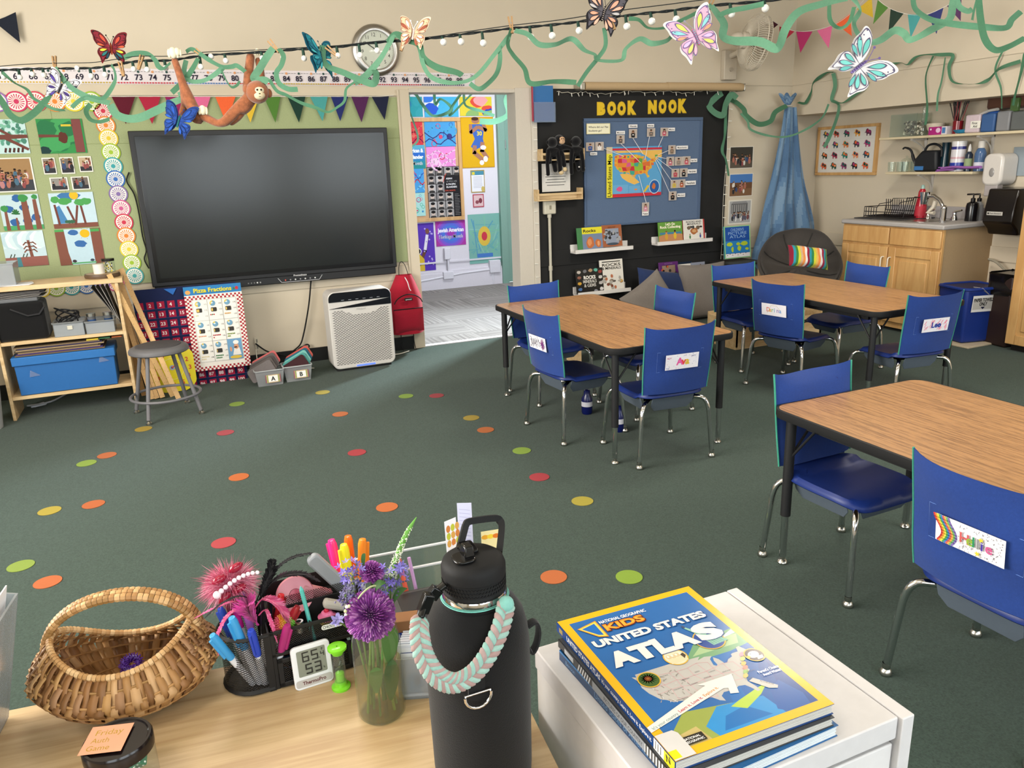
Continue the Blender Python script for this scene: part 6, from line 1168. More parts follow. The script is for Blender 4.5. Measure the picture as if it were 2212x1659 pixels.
for s_, q in [('Idaho', (1275,329,1290,335)),('Missouri', (1331,283,1350,290)),('Wisconsin', (1358,269,1377,276)),('Illinois', (1398,268,1413,275)),('Maine', (1444,276,1458,283)),('Massachusetts', (1461,315,1486,322)),('New York', (1492,343,1506,350)),('New Jersey', (1486,366,1505,374)),('Pennsylvania', (1481,391,1503,399)),('Maryland', (1463,418,1480,425)),('Texas', (1387,458,1401,465))]:
    posterA('state_label', 'small white label reading %s on the blue board' % s_, 'label', q, lambda c, w, h, s_=s_: c.txt(s_, w*.5, h*.28, h*.42, '#222', .03, w=w*.78, al='C'), '#e6e4e2', off=BO, group='white state labels on the blue board')
for k, (a, b_) in enumerate([((1304,320),(1348,338)),((1341,310),(1384,352)),((1367,298),(1389,333)),((1403,295),(1393,346)),((1432,295),(1422,318)),((1444,325),(1421,335)),((1441,343),(1417,338)),((1452,366),(1416,339)),((1450,390),(1416,341)),((1446,415),(1415,345)),((1396,438),(1380,379))]):
    tag(obj('pointer_string', MB('#ece8e6').tube([A(*a, NK-.046), A(*b_, NK-.046)], .0022, seg=5), 'fabric'), 'thin white string from the map to the '+['Idaho', 'Missouri', 'Wisconsin', 'Illinois', 'Maine', 'Massachusetts', 'New York', 'New Jersey', 'Pennsylvania', 'Maryland', 'Texas'][k]+' portrait', 'string', 'white strings on the map board')
# ledges and books
def ledge(lab, q, Yf=.085):
    x, z, w, h = q; t = thing('picture_ledge', lab, 'shelf', (x, YA-.014, z), group='white picture ledges on the black wall')
    obj('ledge_board', MB('#dcd8d4').bb((0,-.10,0),(w, 0,.014)), 'satin', t, bevel=.002); obj('ledge_lip', MB('#dcd8d4').bb((0,-.115,0),(w, -.10,.034)), 'satin', t, bevel=.002); obj('ledge_back', MB('#dcd8d4').bb((0,-.012,0),(w, 0,.075)), 'satin', t, bevel=.002); return x, z
def lq(x0, y0, x1): a, b_ = A(x0, y0, YA-.12), A(x1, y0, YA-.12); return (a.x, a.z, b_.x-a.x, .03)
ledge('white picture ledge upper left, holding the Rocks book', lq(1243,549,1367)); ledge('white picture ledge upper right, holding the rock collecting book', lq(1420,531,1538)); ledge('white picture ledge lower left, behind the doorway table', lq(1249,641,1362)); ledge('white picture ledge lower right, behind the cushions', lq(1420,618,1540))
def stones(c, w, h, n, seed, y0=0., y1=.5, cols=('#8a7a6a', '#c8b8a0', '#b06a4a', '#5a5450', '#a8a49c', '#c9a25a', '#7a4a3a')):
    r = random.Random(seed)
    for k in range(n): blot(c, r.uniform(.1,.9)*w, r.uniform(y0+.06, y1)*h, w*r.uniform(.05,.10), w*r.uniform(.04,.08), r.choice(cols), k, 9)
def cv(title, tc, hh, band=None, fn=None, y=.8, bold=.04, ww=.8):
    def f(c, w, h):
        if band: c.rect(*[k*(w if i % 2 == 0 else h) for i, k in enumerate(band[:4])], band[4])
        if fn: fn(c, w, h)
        for i, s_ in enumerate(title): c.txt(s_, w*.5, h*(y-i*hh*1.25), h*hh, tc, bold, w=w*(ww if not isinstance(ww, tuple) else ww[i]), al='C')
    return f
def stand(nm, lab, q, Yb, col, fn, lean=9, th=.012, rot=0):
    a = A(q[0], q[3], Yb); b_ = A(q[2], q[3], Yb); tp = A(q[0], q[1], Yb); w, h = (b_.x-a.x),(tp.z-a.z); t = thing(nm, lab, 'book', M=Matrix.Translation((a.x, Yb, a.z)) @ Matrix.Rotation(R(rot),4, 'Z') @ Matrix.Rotation(R(-lean),4, 'X'), group='rock books standing on the ledges')
    obj('book_body', MB(col).bb((0,0,0),(w, th, h)), 'gloss', t, bevel=.0015); obj('page_block', MB('#d4cfc4').bb((.004,.002,-.001),(w+.001, th-.002, h-.004)), 'paper', t)
    c = MB(dl=.00006); c.clip = (0,0, w, h); fn(c, w, h); obj('front_cover', c, 'gloss', t, M=Matrix.Translation((0,-.0004,0)) @ Matrix.Rotation(pi/2,4, 'X'), smooth=False)
L1 = YA-.105
stand('rock_book', 'green-spined book titled Rocks with two orange stones', (1249,493,1303,540), L1, '#3f7a4a', cv(['Rocks'], '#2a2a1a', .13,(.20,0,.8,1, '#6f7f9a'), lambda c, w, h: (c.rect(w*.2, h*.70, w*.8, h*.3, '#d8cf2e'), blot(c, w*.50, h*.30, w*.17, h*.27, '#b8683a', 1), blot(c, w*.48, h*.32, w*.09, h*.17, '#d08a5a', 2), blot(c, w*.82, h*.24, w*.12, h*.2, '#b8683a', 3), blot(c, w*.83, h*.24, w*.05, h*.12, '#d89a6a', 4)),.78,.03,.5),9)
stand('rock_book', 'orange-brown book with a dark photo of rubble', (1303,487,1345,534), L1, '#9a5a3a', cv(['GEOLOGY'], '#6a3a22', .06,(.15,.15,.7,.65, '#3a3c42'), lambda c, w, h: (c.rect(w*.16, h*.15, w*.68, h*.68, '#8a93a4'), stones(c, w, h, 26,5,.18,.72,('#1f1f22', '#55575c', '#3a3c40', '#9a9ca0')), c.ell(w*.5, h*.12, w*.3, h*.06, '#3a4a5a')),.86,.02,.4),9)
stand('rock_book', "green picture book titled Let's Go Rock Collecting with two cartoon children", (1424,481,1475,524), L1, '#5f9a3f', cv(["Let's Go", 'Rock Collecting'], '#eee8d0', .12, None, lambda c, w, h: (c.rect(0,0, w, h, '#62953e'), c.pg([(0,0),(w, 0),(w, h*.35),(w*.5, h*.45),(0, h*.3)], '#b8825a'), c.rect(w*.05, h*.38, w*.9, h*.1, '#3f7a9a'), c.person(w*.32, h*.1, h*.45, '#c89a3a', '#c8906a', '#7a4a2a'), c.person(w*.68, h*.12, h*.45, '#d8b43a', '#8a5a3a', '#1a1a1a')),.84,.04,(.4,.86)),8)
stand('rock_book', 'white book of rocks and minerals with a red edge and a brown crystal', (1477,476,1523,518), L1, '#b03a3a', cv(['ROCKS AND', 'MINERALS'], '#3a3a3a', .09,(.0,.0,.93,1, '#dcd8d0'), lambda c, w, h: (blot(c, w*.5, h*.42, w*.18, h*.18, '#a8683c', 2), blot(c, w*.5, h*.42, w*.1, h*.09, '#c89a6a', 3), stones(c, w, h, 7,9,.5,.7,('#3a3a3c', '#6a5a4a')), c.person(w*.3, h*.02, h*.25, '#3f7a4a'), c.person(w*.78, h*.04, h*.25, '#3a4a8a')),.85,.02,(.7,.62)),8)
stand('rock_book', 'black book titled Rocks Minerals and Gems edged with stones', (1247,583,1305,636), L1, '#161616', cv(['ROCKS', 'MINERALS', '& GEMS'], '#e0dcd4', .13, None, lambda c, w, h: (c.rect(0,0, w, h, '#151516'), [blot(c, w*x, h*y, w*.075, h*.07, cl, 3) for x, y, cl in ((.12,.88, '#b8b0a8'),(.34,.90, '#6a6a6e'),(.55,.92, '#a88a6a'),(.75,.92, '#5aa896'),(.9,.84, '#8a3a34'),(.12,.66, '#8a5a4a'),(.12,.42, '#c89a3a'),(.13,.18, '#4a6a9a'),(.9,.62, '#c8c4c0'),(.9,.38, '#b8b4b0'),(.92,.14, '#d0ccc8'),(.7,.06, '#8a8a90'))]),.58,.05,(.44,.50,.44)),9)
stand('rock_book', 'tall white book titled Rocks and Minerals on the lower left ledge', (1300,563,1349,632), L1, '#d8d4cc', cv(['ROCKS', '& MINERALS'], '#25251f', .085, None, lambda c, w, h: (c.rect(0,0, w, h, '#dcd8cf'), c.rect(w*.1, h*.92, w*.8, h*.03, '#2a2a2a'), stones(c, w, h, 22,12,.04,.5)),.80,.02,(.80,.82)),9)
stand('rock_book', 'purple book with a framed photo of black and white stones', (1426,568,1467,614), L1, '#5a2a6a', cv(['ROCKS'], '#8a6a9a', .05,(.15,.1,.7,.75, '#2a2426'), lambda c, w, h: (c.rect(w*.16, h*.12, w*.68, h*.72, '#8f7a6a'), stones(c, w, h, 18,14,.15,.8,('#1a1a1c', '#e0dcd8', '#b85a3a', '#3a3436'))),.9,.01,.4),9)
stand('rock_book', 'small black-topped white book of rocks and minerals behind the grey cushion', (1466,567,1496,606), L1+.015, '#1f2a3a', cv(['ROCKS', 'MINERALS'], '#25251f', .10,(.1,0,.9,.88, '#d8d4cc'), lambda c, w, h: (c.rect(w*.05,0, w*.9, h*.88, '#d8d4cc'), stones(c, w, h, 6,15,.05,.25,('#2a2a2e', '#5a4a3a'))),.68,.02,(.8,.75)),8)
stand('rock_book', 'book with a brown rock-pillar photo cover, furthest right on the ledge', (1494,568,1524,606), L1+.01, '#6a6066', lambda c, w, h: (c.rect(0,0, w, h, '#8a8f9e'), c.pg([(w*.4,0),(w*.45, h*.7),(w*.7, h*.9),(w*.95, h*.5),(w, 0)], '#6a5040'), c.rect(0,0, w*.4, h*.4, '#5a4a44')),8)
stand('picture_atlas', "blue children's picture atlas with a world map, on the small black table", (1566,490,1622,560), YA-.20, '#3a8a9a', cv(["CHILDREN'S", 'PICTURE', 'ATLAS'], '#8ab0d8', .085, None, lambda c, w, h: (c.rect(0,0, w, h, '#8ac08a'), c.rect(w*.04, h*.03, w*.92, h*.94, '#2450a0'), c.rect(w*.04, h*.16, w*.92, h*.38, '#2f7fc0'), [blot(c, w*x, h*y, w*rx, h*ry, '#b0c83a', 6) for x, y, rx, ry in ((.2,.44,.12,.06),(.3,.28,.05,.09),(.52,.44,.08,.05),(.56,.3,.07,.08),(.75,.44,.15,.07),(.85,.27,.07,.04))], c.rect(w*.04, h*.03, w*.92, h*.12, '#e6e6ea'), [c.ell(w*(.1+.1*k), h*(.1+.04*(k % 2)), w*.02, h*.012, '#2a2a30', 6) for k in range(8)]),.84,.01,(.5,.7,.6)),7,.015)
# small black table under the atlas
p = A(1590,567, YA-.2); t = thing('side_table', 'small black-topped side table under the picture atlas', 'table', (p.x, YA-.24,0)); zt_ = A(1590,563, YA-.2).z
obj('tabletop', MB('#2a2826').bb((-.20,-.17, zt_-.02),(.20,.2, zt_-.002)), 'satin', t, bevel=.003)
for sx in (-.16,.16):
    for sy in (-.12,.16): obj('leg', MB().bb((sx-.012, sy-.012,0),(sx+.012, sy+.012, zt_-.02)), 'pine', t)
# photos at the right of the black wall
def bldg(c, w, h):
    c.rect(w*.05, h*.05, w*.9, h*.9, '#a8a8a8'); c.rect(w*.12, h*.45, w*.7, h*.4, '#6a6a6c'); c.pg([(w*.12, h*.85),(w*.82, h*.85),(w*.75, h*.93),(w*.2, h*.93)], '#8a8a8c')
    for k in range(7): c.rect(w*(.16+.09*k), h*.48, w*.02, h*.32, '#b8b8b6')
    r = random.Random(2); [c.person(w*r.uniform(.12,.9), h*r.uniform(.08,.25), h*.28, r.choice(['#d8d8d8', '#2a2a2a', '#7a4a4a', '#5a5a6a', '#8a8a8a'])) for k in range(20)]
for q, fn, lab in (((1577,317,1626,363), snap(31, bg=('#3c3a34', '#5a5248'), n=18, hs=.35, m=.03), 'class photo outdoors among dark trees, top of the three by the curtain'),((1576,376,1625,423), snap(32, bg=('#6a4a34', '#7a5a40'), n=14, hs=.32, m=.03, skyc='#4a78b8'), 'class photo under a blue sky, middle of the three by the curtain'),((1574,433,1622,482), bldg, 'class photo before a columned building, lowest of the three by the curtain')):
    posterA('class_photo', lab, 'photo', q, fn, '#ddd8cc', off=.004, group='class photos between the black wall and the curtain')
# blue file pocket, roller, outlet, rack
x, z, w_, h_ = QA(1152,184,1200,264, YA-.07); t = thing('file_pocket', 'blue hanging file pocket on the wall right of the doorway', 'file holder', (x, YA-.035, z))
obj('pocket_back', MB('#1f66a4').bb((0,-.01,.02),(w_*.97,-.002, h_)), 'plastic', t); obj('pocket_front', MB('#4a7cb0').bb((0,-.04,0),(w_, -.034, h_*.55)), 'film', t); obj('pocket_sheet', MB('#3f76b0').bb((.01,-.032,.01),(w_*.96,-.012, h_*.52)), 'satin', t); obj('red_edge', MB('#b04a5a').bb((-.006,-.03,.01),(-.001,-.004, h_)), 'paper', t)
a, b_ = A(1262,186, YA-.10), A(1603,186, YA-.10); t = thing('rolled_screen', 'long tan roller with a rolled-up screen above the black wall', 'roller screen', (a.x, YA-.1, a.z)); L_ = b_.x-a.x
b = MB('#b79e7a'); b.cyl((0,0,0),(L_, 0,0),.034, seg=20); b.cyl((L_*.5,0,.002),(L_-.02,0,.002),.036, seg=20); obj('roll', b, 'paper', t); obj('bracket', MB('#8a8276').bb((-.05,-.03,-.035),(-.005,.1,.03)), 'steel', t, bevel=.006); obj('bracket', MB('#8a8276').bb((L_+.005,-.03,-.035),(L_+.02,.1,.03)), 'steel', t, bevel=.006)
x, z, w_, h_ = QA(1175,434,1201,462, YA-.05); t = thing('outlet_box', 'cream surface outlet box with a conduit going down the black wall', 'outlet', (x, YA-.014, z)); b = MB('#c4bfae'); b.bb((0,-.045,0),(w_, 0, h_)); obj('box', b, 'satin', t, bevel=.010); b = MB('#8a8470'); b.bb((w_*.42,-.048, h_*.35),(w_*.58,-.044, h_*.65)); obj('socket', b, 'satin', t)
b = MB('#bdb8a8'); b.cyl((w_*.5,-.02,0),(w_*.55,-.02,-z+.01),.013); b.cyl((w_*.5,-.02,0),(w_*.5,-.02,-.03),.019); b.cyl((w_*.52,-.02,-.46),(w_*.52,-.02,-.5),.018); obj('conduit', b, 'satin', t)
def rack(lab, q, zo=0): 
    x, z, w, h = q; t = thing('spice_rack', lab, 'rack', (x, YA-.014, z)); [obj('side_panel', MB().bb((sx, -.10,0),(sx+.014,0,.10)), 'pine', t, bevel=.002) for sx in (0, w-.014)]; b = MB(); b.bb((.014,-.10,0),(w-.014,-.002,.012)); b.bb((.014,-.014,.0),(w-.014,-.002,.06)); obj('shelf_board', b, 'pine', t, bevel=.002); b = MB(); b.bb((.014,-.104,.045),(w-.014,-.094,.065)); obj('front_rail', b, 'pine', t, bevel=.002)
u = QA(1168,318,1262,345, YA-.1); l = QA(1160,405,1258,430, YA-.1)
rack('upper pale wood rack with black plush monkeys draped over it', (u[0], u[1], u[2], 0)); rack('lower pale wood rack holding a framed note, left of the blue board', (l[0], l[1], l[2], 0))
def nt2(c, w, h): [c.rect(w*(.12+.05*(k % 2)), h*(.52-.10*k), w*(.72-.1*(k % 2)), h*.025, '#5a5a58') for k in range(4)]; c.txt('When you\'re learning, listen', w*.1, h*.60, h*.04, '#444', w=w*.8)
posterA('framed_note', 'white typed note standing on the lower wooden rack', 'note', (1170,354,1232,412), nt2, '#cfcdc8', off=.06)
# black plush monkeys: body, limbs grown as one skin
def skinned(name, verts, edges, radii, mt, parent, col, sub=2):
    me = bpy.data.meshes.new(name); me.from_pydata([tuple(v) for v in verts], edges, []); me.materials.append(MATS[mt]); o = bpy.data.objects.new(name, me); COL.objects.link(o); o.parent = parent
    sk = o.modifiers.new('skin', 'SKIN'); sk.use_smooth_shade = True
    for i, r_ in enumerate(radii): me.skin_vertices[0].data[i].radius = (r_, r_)
    me.skin_vertices[0].data[0].use_root = True; q = o.modifiers.new('sub', 'SUBSURF'); q.levels = 1; q.render_levels = sub; return o
mat('black_plush', '#0d0d10', rough=1, noise=.1, bump=.8, bscale=240, sheen=.25, spec=.1); mat('orange_plush', '#8c5538', rough=1, noise=.3, nscale=45, bump=.9, bscale=260, sheen=.35, spec=.1)
def face(mb, c0, s, fx, fz, col='#d8c49c', mu='#cdb68c'):  # muzzle facing -y
    mb.sph((c0.x+fx, c0.y-s*.78, c0.z-s*.30+fz),(s*.62, s*.42, s*.48), mu, 14,8); mb.sph((c0.x+fx, c0.y-s*.80, c0.z+s*.17+fz),(s*.60, s*.36, s*.44), col, 14,8)
    for e in (-.2,.2): mb.sph((c0.x+fx+e*s, c0.y-s*1.13, c0.z+s*.22+fz), s*.11, '#1a1210', 8,5)
    mb.sph((c0.x+fx, c0.y-s*1.20, c0.z-s*.18+fz),(s*.1, s*.06, s*.06), '#3a2218', 8,5); mb.tube([(c0.x+fx+s*.32*cos(a), c0.y-s*1.19+s*.12*abs(cos(a)), c0.z-s*.34+fz+s*.14*sin(a)) for a in [pi+.2+k*(pi-.4)/7 for k in range(8)]], s*.022, '#2a1814', 5)
for i, (hx, hy, lab, fc) in enumerate([(1193,310, 'black plush monkey draped over the left end of the upper rack', False),(1208,305, 'black plush monkey with a visible tan face on the upper rack', True),(1244,308, 'black plush monkey slumped over the right end of the upper rack', False)]):
    p = A(hx, hy, YA-.13); t = thing('plush_monkey', lab, 'plush toy', (p.x, p.y, p.z), group='black plush monkeys on the rack')
    sp = [-.03,0,.03][i]; V_ = [(0,.03,-.05),(0,.02,-.02),(-.04,-.005,-.06),(-.055,-.01,-.16),(-.05,-.01,-.27),(.045,-.005,-.06),(.06,-.012,-.15),(.065,-.012,-.25),(-.01,.04,-.11),(-.02,.02,-.17),(.03,.03,-.16),(.028,.0,-.24)]
    if i == 1: V_ = [(0,.03,-.05),(0,.02,-.02),(-.06,.0,-.05),(-.10,.0,-.10),(-.095,.0,-.17),(.06,.0,-.05),(.11,.0,-.06),(.15,.0,-.10),(-.005,.0,-.12),(.005,-.01,-.25),(.03,.0,-.13),(.045,-.01,-.22)]
    skinned('plush_body', V_, [(0,1),(0,2),(2,3),(3,4),(0,5),(5,6),(6,7),(0,8),(8,9),(0,10),(10,11)], [.038,.03,.022,.017,.018,.022,.017,.018,.026,.018,.024,.018], 'black_plush', t, '#111')
    b = MB('#0e0e11'); b.sph((0,0,.008),.045, seg=18, rings=10); b.sph((-.044,.0,.01),(.014,.008,.016)); b.sph((.044,0,.01),(.014,.008,.016)); obj('head', b, 'fur', t)
    if fc: b = MB(); face(b, Vector((0,0,.008)),.045,.008,0, '#c8a27e', '#c9a684'); b.sph((.045,-.012,-.235),(.02,.018,.02), '#cdb890'); b.sph((.005,-.02,-.262),(.022,.018,.018), '#cdb890'); obj('tan_face', b, 'fabric', t)
    if i == 2: b = MB('#e4e0dc'); b.sph((.068,-.012,-.215),(.014,.014,.009)); b.sph((.028,.0,-.205),(.010,.012,.007)); obj('white_cuff', b, 'fabric', t)
# fairy lights
def fairy(name, lab, pts, n, dz=-.03):
    P = smooth_pts([A(x, y, YA-.03) for x, y in pts], 6); t = thing(name, lab, 'string lights', P[0]); obj('wire', MB('#cfcabc').tube([p+Vector((0,0,.006*sin(k*2.1))) for k, p in enumerate(P)], .0022, seg=5), 'plastic', t, world=True); b = MB('#e8e6dc')
    for k in range(n): p = P[int((k+.5)/n*(len(P)-1))]; e = p+Vector((.008*((k % 3)-1),-.01, dz)) if dz else p+Vector((.03,-.012,.004*((k % 3)-1))); b = MB('#e8e6dc').cyl(p, p.lerp(e, .5),.0035, seg=6); b.cyl(p.lerp(e, .5), e, .004,.003, seg=6); obj('bulb', b, 'gloss', t, world=True)
fairy('fairy_lights', 'white mini lights along the top of the black wall', [(1203,198),(1240,201),(1262,199),(1290,203),(1345,199),(1352,196),(1400,200),(1440,197),(1480,201),(1520,196),(1560,199)], 18)
fairy('fairy_lights', 'white mini lights down the left side of the black wall', [(1152,270),(1153,320),(1150,360),(1154,410),(1153,450),(1157,500),(1155,560),(1158,612)], 14,0)
fairy('fairy_lights', 'white mini lights down the right side of the black wall', [(1576,230),(1572,280),(1570,330),(1566,380),(1563,420),(1561,470),(1560,520),(1557,560)], 13,0)
# ================================================================== curtain corner, papasan chair, cushions
t = thing('blue_curtain', 'blue tie-dyed cloth gathered high in the corner and falling behind the round chair', 'curtain', (5.75,6.2,0))
Lp = smooth_pts([A(x, y, 6.17) for x, y in ((1690,232),(1683,290),(1668,370),(1652,440),(1641,500),(1627,560),(1648,592))], 5); Rp = smooth_pts([A(x, y, 6.17) for x, y in ((1716,232),(1722,310),(1732,390),(1744,440),(1755,490),(1752,540),(1745,592))], 5)
def cur(u, v):
    i = v*(len(Lp)-1); k = min(int(i), len(Lp)-2); f = i-k; a = Lp[k].lerp(Lp[k+1], f); b = Rp[k].lerp(Rp[k+1], f); p = a.lerp(b, u); am = .012+.05*v
    return p+Vector((0, am*(sin(u*26+2*sin(v*3))*.5+.5*sin(u*11+v*2))-.03,0))
def tie(u, v): q = sin(u*9+v*5)*sin(v*11-u*4)+.6*sin(u*23+v*17); return '#526f90' if q < -.3 else '#5f7e9e' if q < .4 else '#7691ab'
b = MB(); b.grid(cur, 60,40, cf=tie); obj('cloth', b, 'fabric', t, world=True, ang=180)
def ruf(u, v):
    a = 2*pi*u; c0 = A(1702,229,6.17); r = .02+.055*v**.8*(1+.35*sin(a*5+v)+.2*sin(a*3)); return c0+Vector((r*cos(a)*1.1, r*sin(a)*.5,.10*v+.02*sin(a*5)*v))
b = MB(); b.grid(ruf, 50,8, cf=tie); obj('ruffle', b, 'fabric', t, world=True, ang=180); p = A(1702,229,6.17); b = MB('#c9c5bc'); b.tube([p+Vector((.045*cos(a),.03*sin(a),0)) for a in [k*pi/8 for k in range(16)]], .007, seg=6, closed=True); obj('tie', b, 'fabric', t, world=True)
PC = Vector((5.16,5.36,.57)); AX = Vector((-.42,-.66,.62)).normalized(); QM = AX.to_track_quat('Z', 'Y').to_matrix().to_4x4()
t = thing('papasan_chair', 'round dark grey cushioned bowl chair in the corner by the curtain', 'chair', (PC.x, PC.y, 0)); PM = Matrix.Translation(PC) @ QM
def bowl(u, v):
    a = 2*pi*u; r = .345*sin(v*pi/2); tf = .020*cos(a*8)*sin(pi*v); z = -.04+.16*v**2+tf+.018*cos(5*a+1)*v-.05*max(0,(v-.9)/.1)**2; return PM @ Vector((r*cos(a), r*sin(a), z-.06))
b = MB('#403c39'); b.grid(bowl, 64,16); b.grid(lambda u, v: PM @ (PM.inverted() @ bowl(1-u, v)+Vector((0,0,-.10*(1-.3*v)))),64,10)
b.tube([PM @ (PM.inverted() @ bowl(k/64,1)+Vector((0,0,-.04))) for k in range(64)], .022, seg=10, closed=True); obj('cushion', b, 'fabric', t, world=True, ang=180)
b = MB('#2b2927')
for k in range(8): a = 2*pi*(k+.5)/8; b.tube([PM @ (PM.inverted() @ bowl((k+.5)/8, v)+Vector((0,0,.004))) for v in (.15,.4,.6,.8)], .005, seg=5)
obj('tuft_seams', b, 'fabric', t, world=True); b = MB('#1a1a1b'); b.tube([(PC.x+.30*cos(a), PC.y+.26*sin(a)+.1,.02) for a in [k*pi/12 for k in range(24)]], .013, seg=8, closed=True); b.tube([PM @ Vector((.31*cos(a),.31*sin(a),-.06)) for a in [k*pi/14 for k in range(28)]], .012, seg=8, closed=True)
for k in range(4): a = k*pi/2+.6; b.tube([(PC.x+.30*cos(a), PC.y+.26*sin(a)+.1,.02),(PC.x+.12*cos(a), PC.y+.10*sin(a)+.12,.26), PM @ Vector((.31*cos(a+1),.31*sin(a+1),-.07))], .011, seg=8)
obj('ring_base', b, 'satin', t, world=True)
def cushion(name, lab, M, w, h, th, cf, corner=None, cat='cushion'):
    def top(s_):
        def f(u, v):
            a, b_ = (u-.5)*2,(v-.5)*2; k = max(0,(1-a**4))**.5*max(0,(1-b_**4))**.5; pin = 1-.06*(abs(a)**2*(1-abs(b_))**2+abs(b_)**2*(1-abs(a))**2)*0; q = .07*(1-abs(b_)**2)*abs(a)**3; q2 = .07*(1-abs(a)**2)*abs(b_)**3
            return Vector((a*w/2*(1-q), b_*h/2*(1-q2), s_*th/2*k+.004*sin(a*7+b_*5)*k))
        return f
    b = MB(); b.grid(top(1),36,24, cf=cf); b.grid(lambda u, v: top(-1)(1-u, v),24,16, cf=lambda u, v: cf(1-u, v)); o = obj(name, b, 'fabric', M=M, ang=180); tag(o, lab, cat); return o
ST = ['#8a2036', '#2f8a9c', '#3f7a3a', '#c8c83a', '#c9a883', '#e08a4a', '#e0dcd8', '#8a1f3a', '#2f8a9c', '#2f7a48', '#c8c83a', '#d8b05a', '#e0864a', '#dcd4d0', '#8f1f3c', '#2f8a9c', '#3f7a3a', '#c8c83a']
pc = A(1745,556,5.12); cushion('striped_cushion', 'oblong cushion with bright rainbow stripes lying in the round chair', Matrix.Translation(pc) @ Matrix.Rotation(R(-14),4, 'Z') @ Matrix.Rotation(R(9),4, 'Y') @ Matrix.Rotation(R(62),4, 'X'),.37,.19,.12, lambda u, v: ST[int(u*17.99)])
g1_ = lambda u, v: '#77706a'; n1_ = lambda u, v: '#27365c'
cushion('floor_cushion', 'grey square floor cushion leaning under the lower right ledge', Matrix.Translation((4.62,6.04,.27)) @ Matrix.Rotation(R(-4),4, 'Z') @ Matrix.Rotation(R(80),4, 'X'),.52,.54,.13, g1_)
cushion('floor_cushion', 'grey cushion with its corner up behind the doorway table', Matrix.Translation((3.92,5.86,.24)) @ Matrix.Rotation(R(-8),4, 'Z') @ Matrix.Rotation(R(80),4, 'X') @ Matrix.Rotation(R(32),4, 'Z'),.46,.46,.12, g1_)
cushion('floor_cushion', 'navy blue cushion between the two grey cushions', Matrix.Translation((4.24,6.10,.28)) @ Matrix.Rotation(R(70),4, 'X') @ Matrix.Rotation(R(-10),4, 'Z'),.62,.44,.16, n1_)
# ================================================================== sink counter
CT = .925; F0x, Y0, Y1 = 5.60,4.31,5.34
t = thing('sink_cabinet', 'maple sink cabinet with two panelled doors and a beige side', 'cabinet', (5.9,4.83,0))
obj('carcass', MB('#a98f6c').bb((F0x+.045, Y0+.02,.0),(XR, Y0+.035, CT-.04)).bb((F0x+.045, Y1-.02,0),(XR, Y1, CT-.04)).bb((F0x+.05, Y0+.03,.05),(XR, Y1-.02,.08)), 'satin', t, world=True)
b = MB(); b.bb((F0x+.03, Y0+.015,.03),(F0x+.05, Y1, CT-.04)); obj('face_frame', b, 'maple', t, world=True)
ym = (Y0+Y1)/2-.0
for k, (a, b_) in enumerate(((Y0+.022, ym-.006),(ym+.006, Y1-.012))):
    d = MB(); d.bb((F0x+.01, a, .735),(F0x+.03, b_, .875)); obj('drawer_front', d, 'maple', t, world=True, bevel=.006)
    d = MB(); 
    for y0, y1, z0, z1 in ((a, a+.075,.08,.715),(b_-.075, b_, .08,.715),(a+.075, b_-.075,.08,.155),(a+.075, b_-.075,.64,.715)): d.bb((F0x+.01, y0, z0),(F0x+.03, y1, z1))
    d.bb((F0x+.02, a+.07,.15),(F0x+.03, b_-.07,.65)); d.bb((F0x+.014, a+.105,.185),(F0x+.03, b_-.105,.61)); do = obj('door', d, 'maple', t, world=True, bevel=.005)
    y = b_-.03 if k == 0 else a+.03; obj('handle', MB('#dcd6c8').tube(smooth_pts([(F0x+.01, y, .63),(F0x-.018, y, .625),(F0x-.022, y, .58),(F0x-.018, y, .535),(F0x+.01, y, .53)], 4),.0055, seg=8), 'gloss', do, world=True)
t = thing('countertop', 'pale grey laminate countertop with backsplash and stainless sink', 'countertop', (5.9,4.83, CT-.04))
obj('slab', MB('#aaa6a4').bb((F0x, Y0, CT-.038),(XR, Y1+.01, CT)), 'satin', t, world=True, bevel=.010); obj('backsplash', MB('#a5a1a2').bb((XR-.02, Y0, CT),(XR, Y1, CT+.10)), 'satin', t, world=True, bevel=.003)
b = MB('#8f8b84'); b.prism([(x+5.88, y+4.86) for x, y in rrect(.36,.54,.05,5)], CT+.0005, CT+.004); sk_ = obj('sink_rim', b, 'steel', t, world=True); b = MB('#4a4744'); b.prism([(x+5.86, y+4.86) for x, y in rrect(.26,.44,.05,5)], CT+.0042, CT+.0048); obj('sink_basin', b, 'steel', sk_, world=True)
def cy(px, x, py=468): return XP(px, py, x).y
t = thing('faucet', 'chrome swing faucet with a boxy head over the sink', 'faucet', (5.82, cy(2037,5.82), CT)); fy = cy(2037,5.82)
def CQ(px, py, x): return XP(px, py, x)
b = MB(); b.cyl((5.82, fy, CT),(5.82, fy, CT+.11),.024); b.sph((5.82, fy, CT+.115),.024); b.tube([CQ(2037,446,5.82), CQ(2030,432,5.82), CQ(2018,423,5.82), CQ(2006,424,5.82)], .014, seg=10); obj('spout', b, 'chrome', t, world=True)
b = MB('#b8b6b2'); q = CQ(1998,428,5.82); b.cyl(q+Vector((0,0,-.05)), q+Vector((0,0,.05)),.028,.042, seg=16); obj('spray_head', b, 'chrome', t, world=True); b = MB('#d8d0c0'); q = CQ(2018,460,5.86); b.tube([q+Vector((0,0,.10)), q+Vector((0,.01,.05)), q+Vector((0,.06,0)), q], .018, seg=8); obj('sprayer', b, 'gloss', t, world=True)
